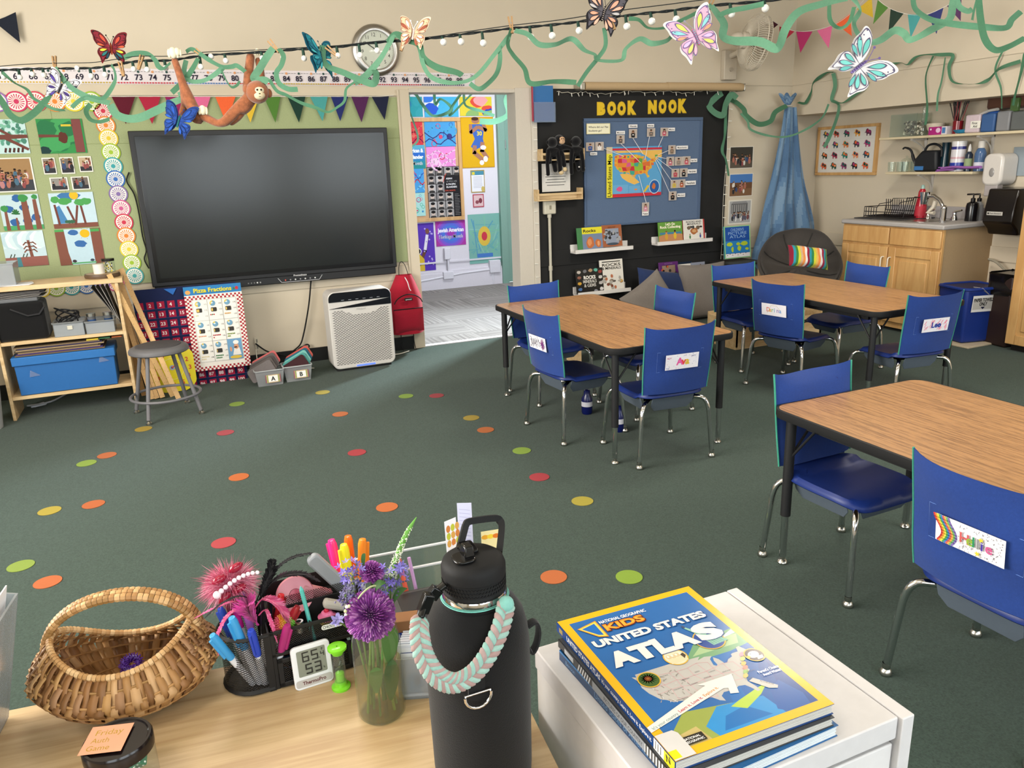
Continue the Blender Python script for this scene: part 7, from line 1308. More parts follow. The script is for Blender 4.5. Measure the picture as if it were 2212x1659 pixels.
for px in (2062,2005): q = Vector((6.06, cy(px, 6.06,462), CT)); b = MB(); b.lathe([(.03,0),(.026,.02),(.014,.05),(.016,.07),(.001,.075)], M=Matrix.Translation(q)); b.tube([q+Vector((0,0,.07)), q+Vector((-.01,-.07,.085))], .008, seg=8); obj('tap_handle', b, 'chrome', t, world=True)
# dish rack
y0, y1 = cy(1862,5.86,460), cy(1976,6.0,455); t = thing('dish_rack', 'black wire dish rack on a dark draining mat at the left of the counter', 'dish rack', (5.93,(y0+y1)/2, CT))
b = MB('#1c1719'); X0r, X1r = 5.82,6.08; yl = Y1-.04; yr = yl-.42; r_ = .0036
def wires(b, P): b.tube(P, r_, seg=6)
for x in (X0r, X1r):
    for z in (.02,.06): wires(b, [(x, yl, CT+z),(x, yr, CT+z)])
    wires(b, [(x, yl, CT+.01),(x, yl, CT+.10),(x, yl-.14, CT+.10),(x, yl-.16, CT+.13),(x, yr+.14, CT+.15),(x, yr+.12, CT+.18),(x, yr-.02, CT+.185),(x, yr, CT+.02)])
for k in range(8): y = yl-.02-k*.055; wires(b, [(X0r, y, CT+.02),(X1r, y, CT+.02)])
for k in range(5): y = yl-.02-k*.028; wires(b, [(X0r, y, CT+.02),(X0r, y, CT+.095)])
for k in range(9): y = yr+.015+k*.022; wires(b, [(X0r, y, CT+.175),(X0r+.01, y, CT+.10),(X0r+.02, y+.03, CT+.03),(X1r, y+.03, CT+.03),(X1r, y, CT+.175)])
for y in (yl, yr): wires(b, [(X0r, y, CT+.02),(X1r, y, CT+.02)])
wires(b, [(X0r, yr-.02, CT+.185),(X1r, yr-.02, CT+.185)]); wires(b, [(X0r, yl, CT+.10),(X1r, yl, CT+.10)]); obj('wire_frame', b, 'satin', t, world=True); b = MB('#3a3a3d'); b.bb((5.72, yr-.06, CT+.0005),(6.14, yl+.02, CT+.009)); obj('drain_mat', b, 'rubber', t, world=True, bevel=.004)
def bottle(name, lab, x, px, py, prof, col, cat='bottle', mt='gloss', parts=(), z=CT, grp=None, yy=None):
    y = cy(px, x, py) if yy is None else yy; t = thing(name, lab, cat, (x, y, z), group=grp); b = MB(col); b.lathe(prof, seg=24); obj('body', b, mt, t)
    for nm, pf, cl, m_ in parts:
        b = MB(cl)
        if callable(pf): pf(b)
        else: b.lathe(pf, seg=20)
        obj(nm, b, m_, t)
    return t
bottle('soap_bottle', 'red squeeze bottle behind the faucet', 6.02,1988,458, [(.001,0),(.045,0),(.047,.03),(.044,.12),(.034,.18),(.030,.23),(.018,.255),(.001,.257)], '#a81f30', parts=(('cap', [(.016,.255),(.016,.27),(.012,.285),(.001,.29)], '#8fb0a8', 'gloss'),('label', [(.0475,.03),(.0455,.11)], '#b52a3a', 'satin')))
def pump(h, cl): return lambda b: (b.lathe([(.001, h),(.018, h),(.018, h+.025),(.006, h+.03),(.006, h+.05),(.001, h+.05)], cl, 16), b.tube([(0,0, h+.045),(0,.0, h+.058),(-.01,.05, h+.055)], .007, cl, 8))
bottle('pump_bottle', 'black pump soap bottle at the right end of the counter', 6.07,2098,466, [(.001,0),(.047,0),(.048,.12),(.042,.145),(.018,.158),(.001,.16)], '#121012', parts=(('pump', pump(.158, '#121012'), '#111', 'gloss'),))
bottle('pump_bottle', 'clear pump bottle with a black pump behind the black soap bottle', 6.14,2112,462, [(.001,0),(.034,0),(.035,.13),(.014,.155),(.001,.157)], '#c9c9c4', mt='frosted', parts=(('pump', pump(.155, '#121012'), '#111', 'gloss'),))
# shelves on the recess wall and their contents
def wshelf(lab, X, za, y0, y1, th=.02):
    t = thing('wall_shelf', lab, 'shelf', (XR, (y0+y1)/2, za-th), group='cream shelves above the sink'); obj('board', MB('#cdbf9f').bb((X, y0, za-th),(XR, y1, za)), 'satin', t, world=True, bevel=.002)
    for y in (y1-.30, y1-.92):
        b = MB('#cfc9c0'); b.bb((X+.05, y-.012, za-th-.014),(XR, y+.012, za-th)); b.bb((XR-.012, y-.012, za-th-.16),(XR, y+.012, za-th)); b.tube(smooth_pts([(X+.06, y, za-th-.01),(X+.16, y, za-th-.05),(XR-.03, y, za-th-.09),(XR-.01, y, za-th-.14)], 4),.007, seg=6); obj('bracket', b, 'satin', t, world=True)
XF = 5.98; U0 = XP(1899,298, XF); UZ = U0.z; L0 = XP(1913,372, XF); LZ = L0.z; L1y = XP(2101,366, XF).y
wshelf('upper cream shelf above the sink, loaded with jars and tubs', XF, UZ, 3.3, U0.y); wshelf('lower cream shelf above the sink, with the watering can', XF, LZ, L1y, L0.y)
def ux(px, z=None, x=6.08): return XP(px, 270 if z is None else z, x).y
b = MB(); y0, y1 = ux(1990), ux(1934); b.bb((6.02, y0, UZ+.001),(6.16, y0+.003, UZ+.19)); b.bb((6.02, y1, UZ+.001),(6.16, y1+.003, UZ+.19)); b.bb((6.02, y0, UZ+.001),(6.023, y1, UZ+.19)); b.bb((6.157, y0, UZ+.001),(6.16, y1, UZ+.19)); b.bb((6.02, y0, UZ+.001),(6.16, y1, UZ+.005)); tag(obj('glass_tank', b, 'glass'), 'rectangular glass tank at the left of the upper shelf', 'tank')
b = MB(); r = random.Random(1); yc = ux(1972, x=6.05)
for k in range(150): b.sph((6.035+r.uniform(0,.05), yc+r.uniform(-.08,.08), UZ+.015+r.uniform(0,.11)), r.uniform(.008,.013), r.choice(['#8a7f70', '#b8ac98', '#5a5248', '#cfc8b8', '#7a6a58']),6,4)
tag(obj('pebbles', b, 'satin'), 'brown and white pebbles filling the glass tank', 'pebbles', kind='stuff')
bottle('glass_flask', 'tall narrow glass flask beside the pebble tank', 6.05,0,0, [(.03,0),(.034,.01),(.028,.09),(.014,.16),(.015,.28),(.017,.285)], '#fff', mt='glass', z=UZ+.001, yy=ux(1999), cat='vase')
bottle('bowl', 'off-white bowl on the upper shelf behind the pink box', 6.10,0,0, [(.001,.0),(.03,.002),(.065,.05),(.075,.095),(.07,.095),(.055,.05),(.001,.01)], '#cfc3b0', z=UZ+.001, yy=ux(2018), cat='bowl', mt='satin')
o = obj('tissue_box', MB('#d5cfd4').bb((6.0, ux(2061), UZ+.001),(6.09, ux(2022), UZ+.065)), 'paper', bevel=.001); tag(o, 'low magenta and white box on the upper shelf', 'box'); y = ux(2022)
c = MB(dl=.0002); c.rect(0,0,(ux(2022)-ux(2061))*.72,.064, '#a82a78'); c.ell(.02,.045,.008,.008, '#e8d8e4'); c.ell(.09,.035,.022,.02, '#e0c0d8'); c.rect((ux(2022)-ux(2061))*.75,.01,.03,.045, '#4a78b0'); q = obj('print', c, 'paper', o); q.matrix_basis = o.matrix_world.inverted() @ onC(y, UZ+.0012,5.999)
t = thing('brush_jar', 'red and black jar crammed with paintbrushes on the upper shelf', 'jar', (6.06, ux(2073), UZ+.001)); obj('jar', MB('#7a1a22').lathe([(.001,0),(.038,0),(.040,.10),(.036,.10),(.034,.01)], seg=20), 'gloss', t); b = MB(); r = random.Random(5)
for k in range(16): a = Vector((r.uniform(-.02,.02), r.uniform(-.02,.02),.02)); d = Vector((r.uniform(-.03,.03), r.uniform(-.07,.06),.20+r.uniform(0,.05))); b.cyl(a, a+d, .0035, col=r.choice(['#1a1518', '#8a1f2a', '#1a1518', '#c8b8a0', '#5a1a1f']), seg=6); b.cyl(a+d, a+d*1.12,.006,.004, r.choice(['#1a1518', '#3a2a22']),6)
obj('brushes', b, 'satin', t)
def tub(name, lab, px0, px1, h, col, mt='plastic', x0=6.0, x1=6.17, cat='tub', lid=None):
    y0, y1 = ux(px1, x=x0+.03), ux(px0, x=x0+.03); b = MB(col); b.bb((x0, y0, UZ+.001),(x1, y1, UZ+h)); o = obj(name, b, mt, bevel=.012); tag(o, lab, cat); return o, y0, y1
o, y0, y1 = tub('first_aid_tub', 'clear tub labelled First Aid with pink and blue things inside', 2089,2121,.14, '#c9b8bf', 'satin'); c = MB(dl=.0002); c.rect(0,0,.085,.055, '#e8e6dc'); c.txt('First', .012,.030,.018, '#222', .02); c.txt('Aid', .022,.006,.018, '#222', .02); q = obj('label', c, 'paper', o); q.matrix_basis = o.matrix_world.inverted() @ onC(y1-.055, UZ+.035,5.997)
tub('blue_tub', 'translucent tub of blue things right of the First Aid tub', 2123,2153,.14, '#35598c', 'satin'); b = MB('#d8d4cc'); b.tube(smooth_pts([XP(2118,248,6.05), XP(2135,240,6.05), XP(2155,236,6.05)], 4),.022, seg=8, flat=.5); tag(obj('white_cloth', b, 'fabric'), 'folded white cloth on top of the blue tub', 'cloth'); b = MB('#2a5aa8'); b.sph(XP(2146,246,6.08),(.03,.07,.028)); tag(obj('blue_plate', b, 'plastic'), 'round blue plate lying on the translucent tubs', 'plate')
tub('metal_caddy', 'grey metal caddy at the right end of the upper shelf', 2156,2185,.15, '#7f8083'); tub('metal_caddy', 'dark galvanised caddy cut by the right photo edge', 2187,2222,.14, '#5c6060')
b = MB('#5c3d30'); b.prism([(x, y) for x, y in rrect(.14,.50,.05,4,6.13, ux(2190))], UZ+.17, UZ+.27); tag(obj('brown_basket', b, 'fabric', bevel=.02), 'brown basket lying on top of the caddies on the upper shelf', 'basket')
b = MB('#4d6b3a'); b.bb((6.03, ux(2203), UZ+.142),(6.06, ux(2186), UZ+.24)); tag(obj('green_packet', b, 'gloss', bevel=.004), 'green packet standing in the dark caddy', 'packet')
o = obj('blue_dish', MB('#2f86b0').lathe([(.001,.003),(.05,.004),(.075,.03),(.07,.03),(.001,.008)], M=Matrix.Translation((6.05, ux(2078, x=6.03), UZ+.001))), 'plastic'); tag(o, 'shallow bright blue dish in front of the paintbrushes', 'dish')
def lx(px, x=6.08): return XP(px, 355, x).y
for k, px in enumerate((1932,1945,1960,1976)): bottle('drinking_glass', 'short clear glass tumbler on the lower shelf', 6.05+.03*(k % 2),0,0, [(.001,.003),(.030,.001),(.034,.085),(.032,.085),(.028,.006)], '#fff', mt='glass', z=LZ+.001, yy=lx(px), cat='glass', grp='tumblers at the left of the lower shelf')
bottle('glass_canister', 'clear glass canister with a domed lid behind the tumblers', 6.15,0,0, [(.04,0),(.045,.01),(.045,.09),(.048,.095),(.03,.11),(.008,.118),(.012,.13),(.001,.135)], '#fff', mt='glass', z=LZ+.001, yy=lx(1958,6.15), cat='canister')
yc = lx(2004); t = thing('watering_can', 'black plastic watering can with a long curved spout on the lower shelf', 'watering can', (6.10, yc, LZ+.001)); b = MB('#16181d'); b.prism([(.125,0),(.13,.10),(.06,.175),(-.09,.175),(-.11,.0)], -.045,.045, M=Matrix(((0,0,1,0),(1,0,0,0),(0,1,0,0),(0,0,0,1)))); obj('tank', b, 'satin', t, bevel=.02)
b = MB('#16181d'); b.tube(smooth_pts([(0,.11,.03),(0,.16,.10),(0,.20,.18),(0,.26,.205),(0,.285,.195)], 5), [.014]*8+[.010]*6+[.008]*7, seg=8); obj('spout', b, 'satin', t); b = MB('#16181d'); b.tube(smooth_pts([(0,.06,.17),(0,.03,.215),(0,-.04,.225),(0,-.10,.19),(0,-.11,.12)], 5),.010, seg=8); obj('handle', b, 'satin', t)
obj('label', MB('#3a6fa8').bb((-.0475,.02,.012),(-.0455,.11,.045)), 'paper', t)
bottle('carafe', 'dark teal glass carafe behind the watering can', 6.13,0,0, [(.001,0),(.035,0),(.034,.08),(.028,.15),(.034,.235),(.03,.235)], '#0f2c38', z=LZ+.001, yy=lx(2040,6.13), cat='carafe')
bottle('wipes_canister', 'tall white wipes canister with blue bands on the lower shelf', 6.09,0,0, [(.001,0),(.056,0),(.056,.215),(.001,.215)], '#d3d0d4', z=LZ+.001, yy=lx(2066), cat='canister', parts=(('lid', [(.057,.215),(.057,.24),(.001,.242)], '#dcdad8', 'gloss'),('blue_band', [(.0568,.015),(.0568,.07)], '#26389a', 'gloss'),('top_band', [(.0568,.175),(.0568,.198)], '#2c2f78', 'gloss'),('red_band', [(.0568,.10),(.0568,.115)], '#c8a0a8', 'gloss')))
def spray(h, cl): return lambda b: (b.lathe([(.014, h),(.012, h+.03),(.006, h+.055),(.001, h+.06)], cl, 14),)
bottle('spray_bottle', 'slim dark spray bottle with a white tip, right of the wipes', 6.08,0,0, [(.001,0),(.030,0),(.030,.13),(.012,.155),(.001,.156)], '#2a3444', z=LZ+.001, yy=lx(2091), parts=(('nozzle', spray(.155, '#d8d6d2'), '#ddd', 'satin'),('label', [(.0306,.03),(.0306,.10)], '#8fa07a', 'paper')))
b = MB(); [b.tube(smooth_pts([XP(x, y+dy, 6.0) for x, y in P], 4), rr, '#9b63ae', 8, flat=.5) for P, rr, dy in (([(2035,363),(2060,360),(2090,361),(2118,360)], .022,1),([(2025,366),(2040,366),(2060,365)], .012,1),([(2028,361),(2045,361),(2062,362)], .011,1),([(2022,370),(2040,368),(2058,367)], .010,0))]; tag(obj('rubber_gloves', b, 'rubber'), 'pair of purple rubber gloves lying along the lower shelf', 'gloves')
sx_, sy0, sz = 6.0, XP(2135,360,6.0).y, XP(2135,400,6.0).z
bottle('spray_bottle', 'blue and clear spray bottle at the right end of the lower shelf', 6.08,0,0, [(.001,0),(.042,0),(.042,.14),(.03,.17),(.02,.18),(.02,.235),(.001,.237)], '#48648c', z=LZ+.001, yy=L1y+.02, parts=(('label', [(.0425,.02),(.0425,.07)], '#cfcfdc', 'paper'),('head', [(.025,.18),(.025,.235),(.001,.24)], '#c9c5be', 'satin')))
# dispensers
a, b_ = XP(2126,332,6.02), XP(2160,402,6.02); t = thing('soap_dispenser', 'white wall soap dispenser with an oval window', 'soap dispenser', (6.1,(a.y+b_.y)/2, b_.z)); b = MB('#cfcac4'); hh = a.z-b_.z; b.M = Matrix.Translation((6.02, b_.y, b_.z)) @ Matrix(((0,0,1,0),(1,0,0,0),(0,1,0,0),(0,0,0,1))); b.prism(rrect(a.y-b_.y, hh, .055,6,(a.y-b_.y)/2, hh/2),0,.19); obj('cover', b, 'gloss', t, world=True, bevel=.02, seg=3)
b = MB('#8f8c8a'); b.sph(((6.02, b_.y+(a.y-b_.y)*.5, b_.z+hh*.42)),(.006,.022,.035)); obj('window', b, 'gloss', t, world=True); b = MB('#a39c9c'); b.bb((6.03, b_.y+.03, b_.z-.08),(6.10, a.y-.03, b_.z+.03)); obj('lever', b, 'satin', t, world=True, bevel=.006)
a, b_ = XP(2130,402,5.93), XP(2214,508,5.93); t = thing('towel_dispenser', 'smoky black paper towel dispenser beside the maple cabinet', 'towel dispenser', (6.08,(a.y+b_.y)/2, XP(2135,508,5.93).z)); z0 = XP(2135,508,5.93).z
b = MB('#17120f'); b.M = Matrix(((0,0,1,0),(0,1,0,0),(1,0,0,0),(0,0,0,1))); b = MB('#17120f'); b.M = Matrix.Translation((XR, 3.99, z0)) @ Matrix(((1,0,0,0),(0,0,1,0),(0,1,0,0),(0,0,0,1))); b.prism([(0,0),(-.20,0),(-.22,.04),(-.29,.10),(-.28,.20),(-.25,.355),(0,.36)], 0, a.y-3.99-.0); obj('cover', b, 'gloss', t, world=True, bevel=.012)
c = MB(dl=.0004); c.rect(0,0,.13,.028, '#b9b6b0'); c.rect(.006,.008,.014,.012, '#222'); c.txt('Fort Howard', .026,.009,.011, '#2a2a2a', .02, w=.09); q = obj('brand_plate', c, 'paper', t, smooth=False); q.matrix_basis = t.matrix_world.inverted() @ onC(a.y-.035, z0+.155,5.93)
obj('paper_roll', MB('#3c3026').cyl((6.03,4.03, z0+.22),(6.03, a.y-.04, z0+.22),.085), 'satin', t, world=True)
# bins and tall cabinet
t = thing('recycling_bin', 'blue recycling bin with a PAPER TOWELS ONLY sign', 'bin', (5.86,4.09,0)); M_ = Matrix.Translation((5.79,4.15,.018)) @ Matrix.Rotation(R(-12),4, 'Z'); b = MB('#16307c', M=M_); b.box((0,0,.215),(.30,.26,.43), taper=1.16); obj('bin_body', b, 'plastic', t, world=True, bevel=.02, seg=3); b = MB('#1a3480', M=M_); b.tube([(x, y, .43) for x, y in rrect(.36,.32,.05,4)], .012, seg=6, closed=True); obj('bin_rim', b, 'plastic', t, world=True)
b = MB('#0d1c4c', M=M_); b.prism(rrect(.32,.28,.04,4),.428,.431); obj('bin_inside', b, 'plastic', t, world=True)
c = MB(dl=.0004); c.rect(0,0,.20,.13, '#dcdad8'); c.rect(.008,.02,.184,.09, '#b8b4ae'); c.txt('PAPER TOWELS', .1,.082,.026, '#1d1d1d', .04, w=.175, al='C'); c.txt('ONLY', .1,.050,.026, '#1d1d1d', .04, w=.07, al='C'); c.pg([(.08,.040),(.12,.040),(.1,.02)], '#1d1d3a'); q = obj('sign', c, 'paper', t, smooth=False); q.matrix_basis = t.matrix_world.inverted() @ M_ @ Matrix.Translation((-.115,-.150,.25)) @ Matrix(((1,0,0,0),(0,0,-1,0),(0,1,0,0),(0,0,0,1))) @ Matrix.Rotation(R(4),4, 'X')
t = thing('trash_can', 'tall dark brown trash can lined with a black bag', 'trash can', (5.92,3.90,0)); b = MB('#2a1a16', M=Matrix.Translation((5.95,3.915,0)) @ Matrix.Rotation(R(-8),4, 'Z')); b.box((0,0,.28),(.25,.20,.56), taper=1.15); obj('can_body', b, 'satin', t, world=True, bevel=.015)
def lin(u, v): P = rrect(.30,.245,.04,6); n = len(P); i = int(u*n) % n; x, y = P[i]; k = 1+.03*sin(v*9)+.012*sin(i*1.7+v*4); return Vector((5.95+x*k, 3.915+y*k, .40+.19*v-.02*(v > .95)+.004*sin(i*2)))
b = MB('#0f0c0c'); b.grid(lin, 28,8); b.prism([(5.95+x*.96,3.915+y*.96) for x, y in rrect(.30,.245,.04,6)], .560,.562); obj('bag_liner', b, 'gloss', t, world=True)
t = thing('tall_cabinet', 'maple cabinet with a framed door at the right photo edge', 'cabinet', (5.95,3.35,0)); TX, TY, TZ = 5.75,3.80,1.24
b = MB(); b.bb((TX+.02,2.9,.05),(XR, TY, TZ)); obj('carcass', b, 'maple', t, world=True, bevel=.003); b = MB('#1a1512'); b.bb((TX+.06,2.92,0),(XR, TY-.02,.05)); obj('toe_kick', b, 'satin', t, world=True); d = MB()
for y0, y1, z0, z1 in ((TY-.075, TY-.003,.055, TZ-.01),(3.3,3.375,.055, TZ-.01),(3.375, TY-.075,.055,.13),(3.375, TY-.075, TZ-.085, TZ-.01)): d.bb((TX, y0, z0),(TX+.02, y1, z1))
d.bb((TX+.01,3.37,.12),(TX+.02, TY-.07, TZ-.08)); d.bb((TX+.004,3.405,.16),(TX+.02, TY-.105, TZ-.12)); obj('door', d, 'maple', t, world=True, bevel=.005)
tag(obj('notice_sheet', MB('#8f9ba3').bb((XR-.012,3.80,1.28),(XR, XP(2186,355, XR-.01).y, 1.50)), 'satin', bevel=.002), 'blue-grey flat panel on the wall right of the soap dispenser', 'panel')
cable('water_hose', [(6.15,4.29,.62),(6.13,4.20,.60),(6.16,4.1,.50),(6.17,4.04,.40)], .010, '#9a9484', 'beige hose coming out of the cabinet side above the bins', 'hose')
tag(obj('white_paper', MB('#c9c4bc').box(G(2120,628,.43),(.10,.08,.002), rot=Matrix.Rotation(.6,3, 'Y')), 'paper'), 'crumpled white paper poking out between the bins', 'paper')
tag(obj('floor_tray', MB('#b8a990').bb((5.56,3.95,.001),(6.0,4.27,.016)), 'satin', bevel=.003), 'flat beige board on the carpet under the recycling bin', 'board')
# elephant picture
X_ = XR-.03; a, b_ = XP(1768,273, X_), XP(1889,376, X_); w, h = a.y-b_.y, a.z-b_.z; z0 = b_.z-.01; t = thing('elephant_picture', 'maple-framed print of twenty small colourful elephants', 'picture', (XR, (a.y+b_.y)/2, z0))
b = MB()
for y0, y1, q0, q1 in ((b_.y, a.y, z0, z0+.028),(b_.y, a.y, z0+h-.028, z0+h),(b_.y, b_.y+.028, z0+.0285, z0+h-.0285),(a.y-.028, a.y, z0+.0285, z0+h-.0285)): b.bb((X_-.004, y0, q0),(XR, y1, q1))
obj('frame', b, 'maple', t, world=True, bevel=.003); c = MB(dl=.00008); c.rect(0,0, w-.04, h-.04, '#d5d2cc')
EL = [(-.5,-.45),(-.5,.1),(-.42,.3),(-.2,.42),(.1,.45),(.2,.62),(.42,.66),(.6,.5),(.66,.2),(.86,.05),(.84,-.02),(.66,.04),(.56,.0),(.52,-.1),(.46,-.2),(.46,-.48),(.26,-.48),(.24,-.2),(-.12,-.2),(-.14,-.48),(-.34,-.48),(-.36,-.2),(-.40,-.45)]
r = random.Random(4); pal = ['#1f4a48', '#c0503a', '#1f5a50', '#d8963a', '#5a3048', '#b0486a', '#2a4a5a', '#d87a3a', '#3a3840', '#a03a6a', '#2f3a28', '#9a2a4a', '#1f7a6a', '#e08a5a', '#1f4858', '#d05a32', '#1a4a3a', '#8a3a6a', '#2a282c', '#d8603a']
for k in range(20):
    cx, cz = (w-.04)*(.13+.185*(k % 5)),(h-.04)*(.86-.235*(k//5)); s_ = .058; c.pg([(cx-x*s_, cz+y*s_) for x, y in EL], pal[k]); c.ell(cx-.25*s_, cz+.30*s_, s_*.22, s_*.26, pal[(k*7+3) % 20], 9); c.ell(cx+.2*s_, cz+.1*s_, s_*.25, s_*.2, pal[(k*3+5) % 20], 9)
    c.line([(cx-s_*1.05, cz-s_*.85),(cx+s_*1.05, cz-s_*.85)], .001, '#bbb6ae')
q = obj('print', c, 'paper', t, smooth=False); q.matrix_basis = t.matrix_world.inverted() @ onC(a.y-.02, z0+.02, X_+.006)
# wall fan
t = thing('wall_fan', 'cream wall-mounted fan seen from the side', 'fan', (5.05, YA, 2.19)); b = MB('#bdb3a2'); x, z, w, h = QA(1565,108,1590,173, YA-.05); b.bb((x, YA-.06, z),(x+w, YA, z+h)); b.tube(smooth_pts([(x+w*.5, YA-.05, z+h*.8),(x+w*.6, YA-.16, z+h*.9),(x+w*.9, YA-.24, z+h*1.1),(x+w*1.2, YA-.30, z+h*1.25)], 4),.028, seg=10); obj('bracket', b, 'satin', t, world=True, bevel=.012); b = MB('#a89f90'); b.cyl((x+w*.5, YA-.06, z+h*.35),(x+w*.5, YA-.075, z+h*.35),.018); obj('knob', b, 'satin', t, world=True)
FC = A(1632,92,5.93); fx_ = Vector((.86,-.22,-.16)).normalized(); FM_ = Matrix.Translation(FC) @ fx_.to_track_quat('Z', 'Y').to_matrix().to_4x4(); Rf = .235
b = MB('#c9bfae', M=FM_); b.lathe([(.05,-.15),(.07,-.13),(.07,-.08)], seg=24); b.lathe([(.001,-.15),(.05,-.15)], seg=24); b.sph((0,0,-.17),(.06,.06,.07)); obj('motor', b, 'satin', t, world=True)
b = MB('#cfc6b4', M=FM_)
for k in range(72):
    a = 2*pi*k/72; ca, sa = cos(a), sin(a); b.tube([(.07*ca, .07*sa, -.09),(.17*ca, .17*sa, -.085),(Rf*.98*ca, Rf*.98*sa, -.045),(Rf*ca, Rf*sa, 0),(Rf*.97*ca, Rf*.97*sa, .04),(.15*ca, .15*sa, .075),(.05*ca, .05*sa, .085)], .0024, seg=4, caps=False)
for rr, zz, w_ in ((Rf, 0,.006),(Rf*.97,.04,.003),(.16,.073,.0025),(.19,-.075,.003),(.10,.082,.0025)): b.tube([(rr*cos(a), rr*sin(a), zz) for a in [k*pi/24 for k in range(48)]], w_, seg=6, closed=True)
b.lathe([(.001,.092),(.05,.09),(.055,.084)], seg=24); obj('cage', b, 'satin', t, world=True); b = MB('#c3b9a8', M=FM_)
for k in range(5):
    a = 2*pi*k/5; b.add([(.03*cos(a-.5),.03*sin(a-.5),-.01),(.19*cos(a-.35),.19*sin(a-.35),-.03),(.20*cos(a+.2),.20*sin(a+.2),.01),(.16*cos(a+.55),.16*sin(a+.55),.025),(.03*cos(a+.5),.03*sin(a+.5),.015)], [(0,1,2,3,4)])
b.cyl((0,0,-.03),(0,0,.04),.035); obj('blades', b, 'satin', t, world=True)
# things under the tables
for px, py, lab in ((1268,893, 'navy water bottle with a white label lying under the doorway table'),(1337,931, 'dark blue bottle standing under the near end of the doorway table')): q = G(px, py); bottle('small_bottle', lab, q.x, 0,0, [(.001,0),(.030,0),(.034,.01),(.034,.10),(.022,.12),(.020,.15),(.001,.155)], '#101850', z=0.001, yy=q.y, parts=(('label', [(.0345,.05),(.0345,.08)], '#c8c8d0', 'paper'),))
t = thing('wooden_crate', 'low pine crate of papers beyond the sink-side table', 'crate', (4.35,5.05,0)); b = MB(); [b.bb(*q) for q in (((4.05,4.85,.02),(4.95,4.87,.20)),((4.05,5.2,.02),(4.95,5.22,.26)),((4.05,4.85,.02),(4.07,5.22,.24)),((4.93,4.85,.02),(4.95,5.22,.24)),((4.05,4.85,0),(4.95,5.22,.02)))]; obj('crate_body', b, 'pine', t, world=True); b = MB(); [b.box((4.25+.12*k, 5.0,.20+.01*(k % 3)),(.10,.25,.08), ['#c9c3b8', '#6a8ab0', '#b8ac98', '#cfcac0'][k % 4]) for k in range(5)]; obj('papers', b, 'paper', t, world=True)
tag(obj('low_bench', MB().bb((2.72,5.05,.16),(3.35,5.30,.18)).bb((2.74,5.07,0),(2.76,5.28,.16)).bb((3.31,5.07,0),(3.33,5.28,.16)), 'pine'), 'low pale bench on the carpet beyond the doorway table', 'bench')
# ================================================================== wooden shelf unit at the left wall
SF, SB, SX0, SX1, TOPZ = 5.70,6.02,-1.10,-.355,.868
t = thing('shelf_unit', 'pale wooden shelf unit against the wall at the left', 'shelf unit', ((SX0+SX1)/2,(SF+SB)/2,0))
b = MB(); b.bb((SX0-.3, SF, TOPZ-.03),(SX1+.03, SB, TOPZ)); obj('top_board', b, 'pine', t, world=True, bevel=.003)
for x in (SX0-.0, SX1-.02): obj('side_panel', MB().bb((x, SF+.005,0),(x+.02, SB, TOPZ-.03)), 'pine', t, world=True, bevel=.002)
for z in (.155,.515): obj('shelf_board', MB().bb((SX0+.02, SF+.01, z-.022),(SX1-.02, SB, z)), 'pine', t, world=True, bevel=.002)
obj('side_panel', MB().bb((SX0-.30, SF+.01,0),(SX0-.28, SB, TOPZ-.03)), 'pine', t, world=True)
def P8(px, py, Y): return A(px, py, Y)
# top board things
p = P8(222,598,5.85); b = MB('#5a4634'); o = thing('wood_slice', 'round bark-edged wood slice on top of the shelf unit', 'wood slice', (p.x, 5.85, TOPZ)); b.lathe([(.001,0),(.105,0),(.110,.012),(.106,.026),(.001,.026)], seg=26); obj('bark', b, 'wood', o); obj('cut_face', MB('#a68a66').lathe([(.001,.0265),(.098,.0265)], seg=26), 'wood', o)
q = P8(214,585,5.83); b = MB('#d8d2c8'); b.lathe([(.001,0),(.034,0),(.034,.062),(.001,.063)], M=Matrix.Translation((q.x, 5.83, TOPZ+.027))); tag(obj('white_candle', b, 'satin'), 'short white candle on the wood slice', 'candle')
q = P8(236,582,5.87); t = thing('confetti_jar', 'small jar of yellow and white bits with a black lid on the wood slice', 'jar', (q.x, 5.87, TOPZ+.027)); obj('glass', MB().lathe([(.001,.001),(.038,.001),(.039,.075)], seg=24), 'glass', t); obj('lid', MB('#1c1a18').lathe([(.040,.075),(.040,.092),(.001,.093)], seg=24), 'gloss', t); b = MB(); r = random.Random(2); [b.box((r.uniform(-.025,.025), r.uniform(-.03,.0), r.uniform(.008,.07)),(.010,.006,.005), r.choice(['#e8e4dc', '#d8c040', '#2a2824', '#e8e4dc', '#c8b03a']), rot=Matrix.Rotation(r.uniform(0,3),3, 'Y')) for k in range(90)]; obj('bits', b, 'paper', t)
t = thing('clear_tub', 'clear plastic tub at the left photo edge on the shelf top', 'tub', (-1.04,5.84, TOPZ)); obj('tub', MB().bb((-1.2,5.74, TOPZ+.006),(-.93,5.743, TOPZ+.14)).bb((-.933,5.74, TOPZ+.006),(-.93,5.92, TOPZ+.14)).bb((-1.2,5.92, TOPZ+.006),(-.93,5.923, TOPZ+.14)), 'clearplastic', t, world=True); obj('rim', MB('#c0c2c2').bb((-1.2,5.735, TOPZ+.135),(-.925,5.925, TOPZ+.143)), 'clearplastic', t, world=True); obj('bottles', MB().cyl((-.99,5.82, TOPZ+.008),(-.99,5.82, TOPZ+.10),.03, col='#8a8078').cyl((-1.05,5.83, TOPZ+.008),(-1.05,5.83, TOPZ+.11),.028, col='#b8b4ac'), 'satin', t, world=True)
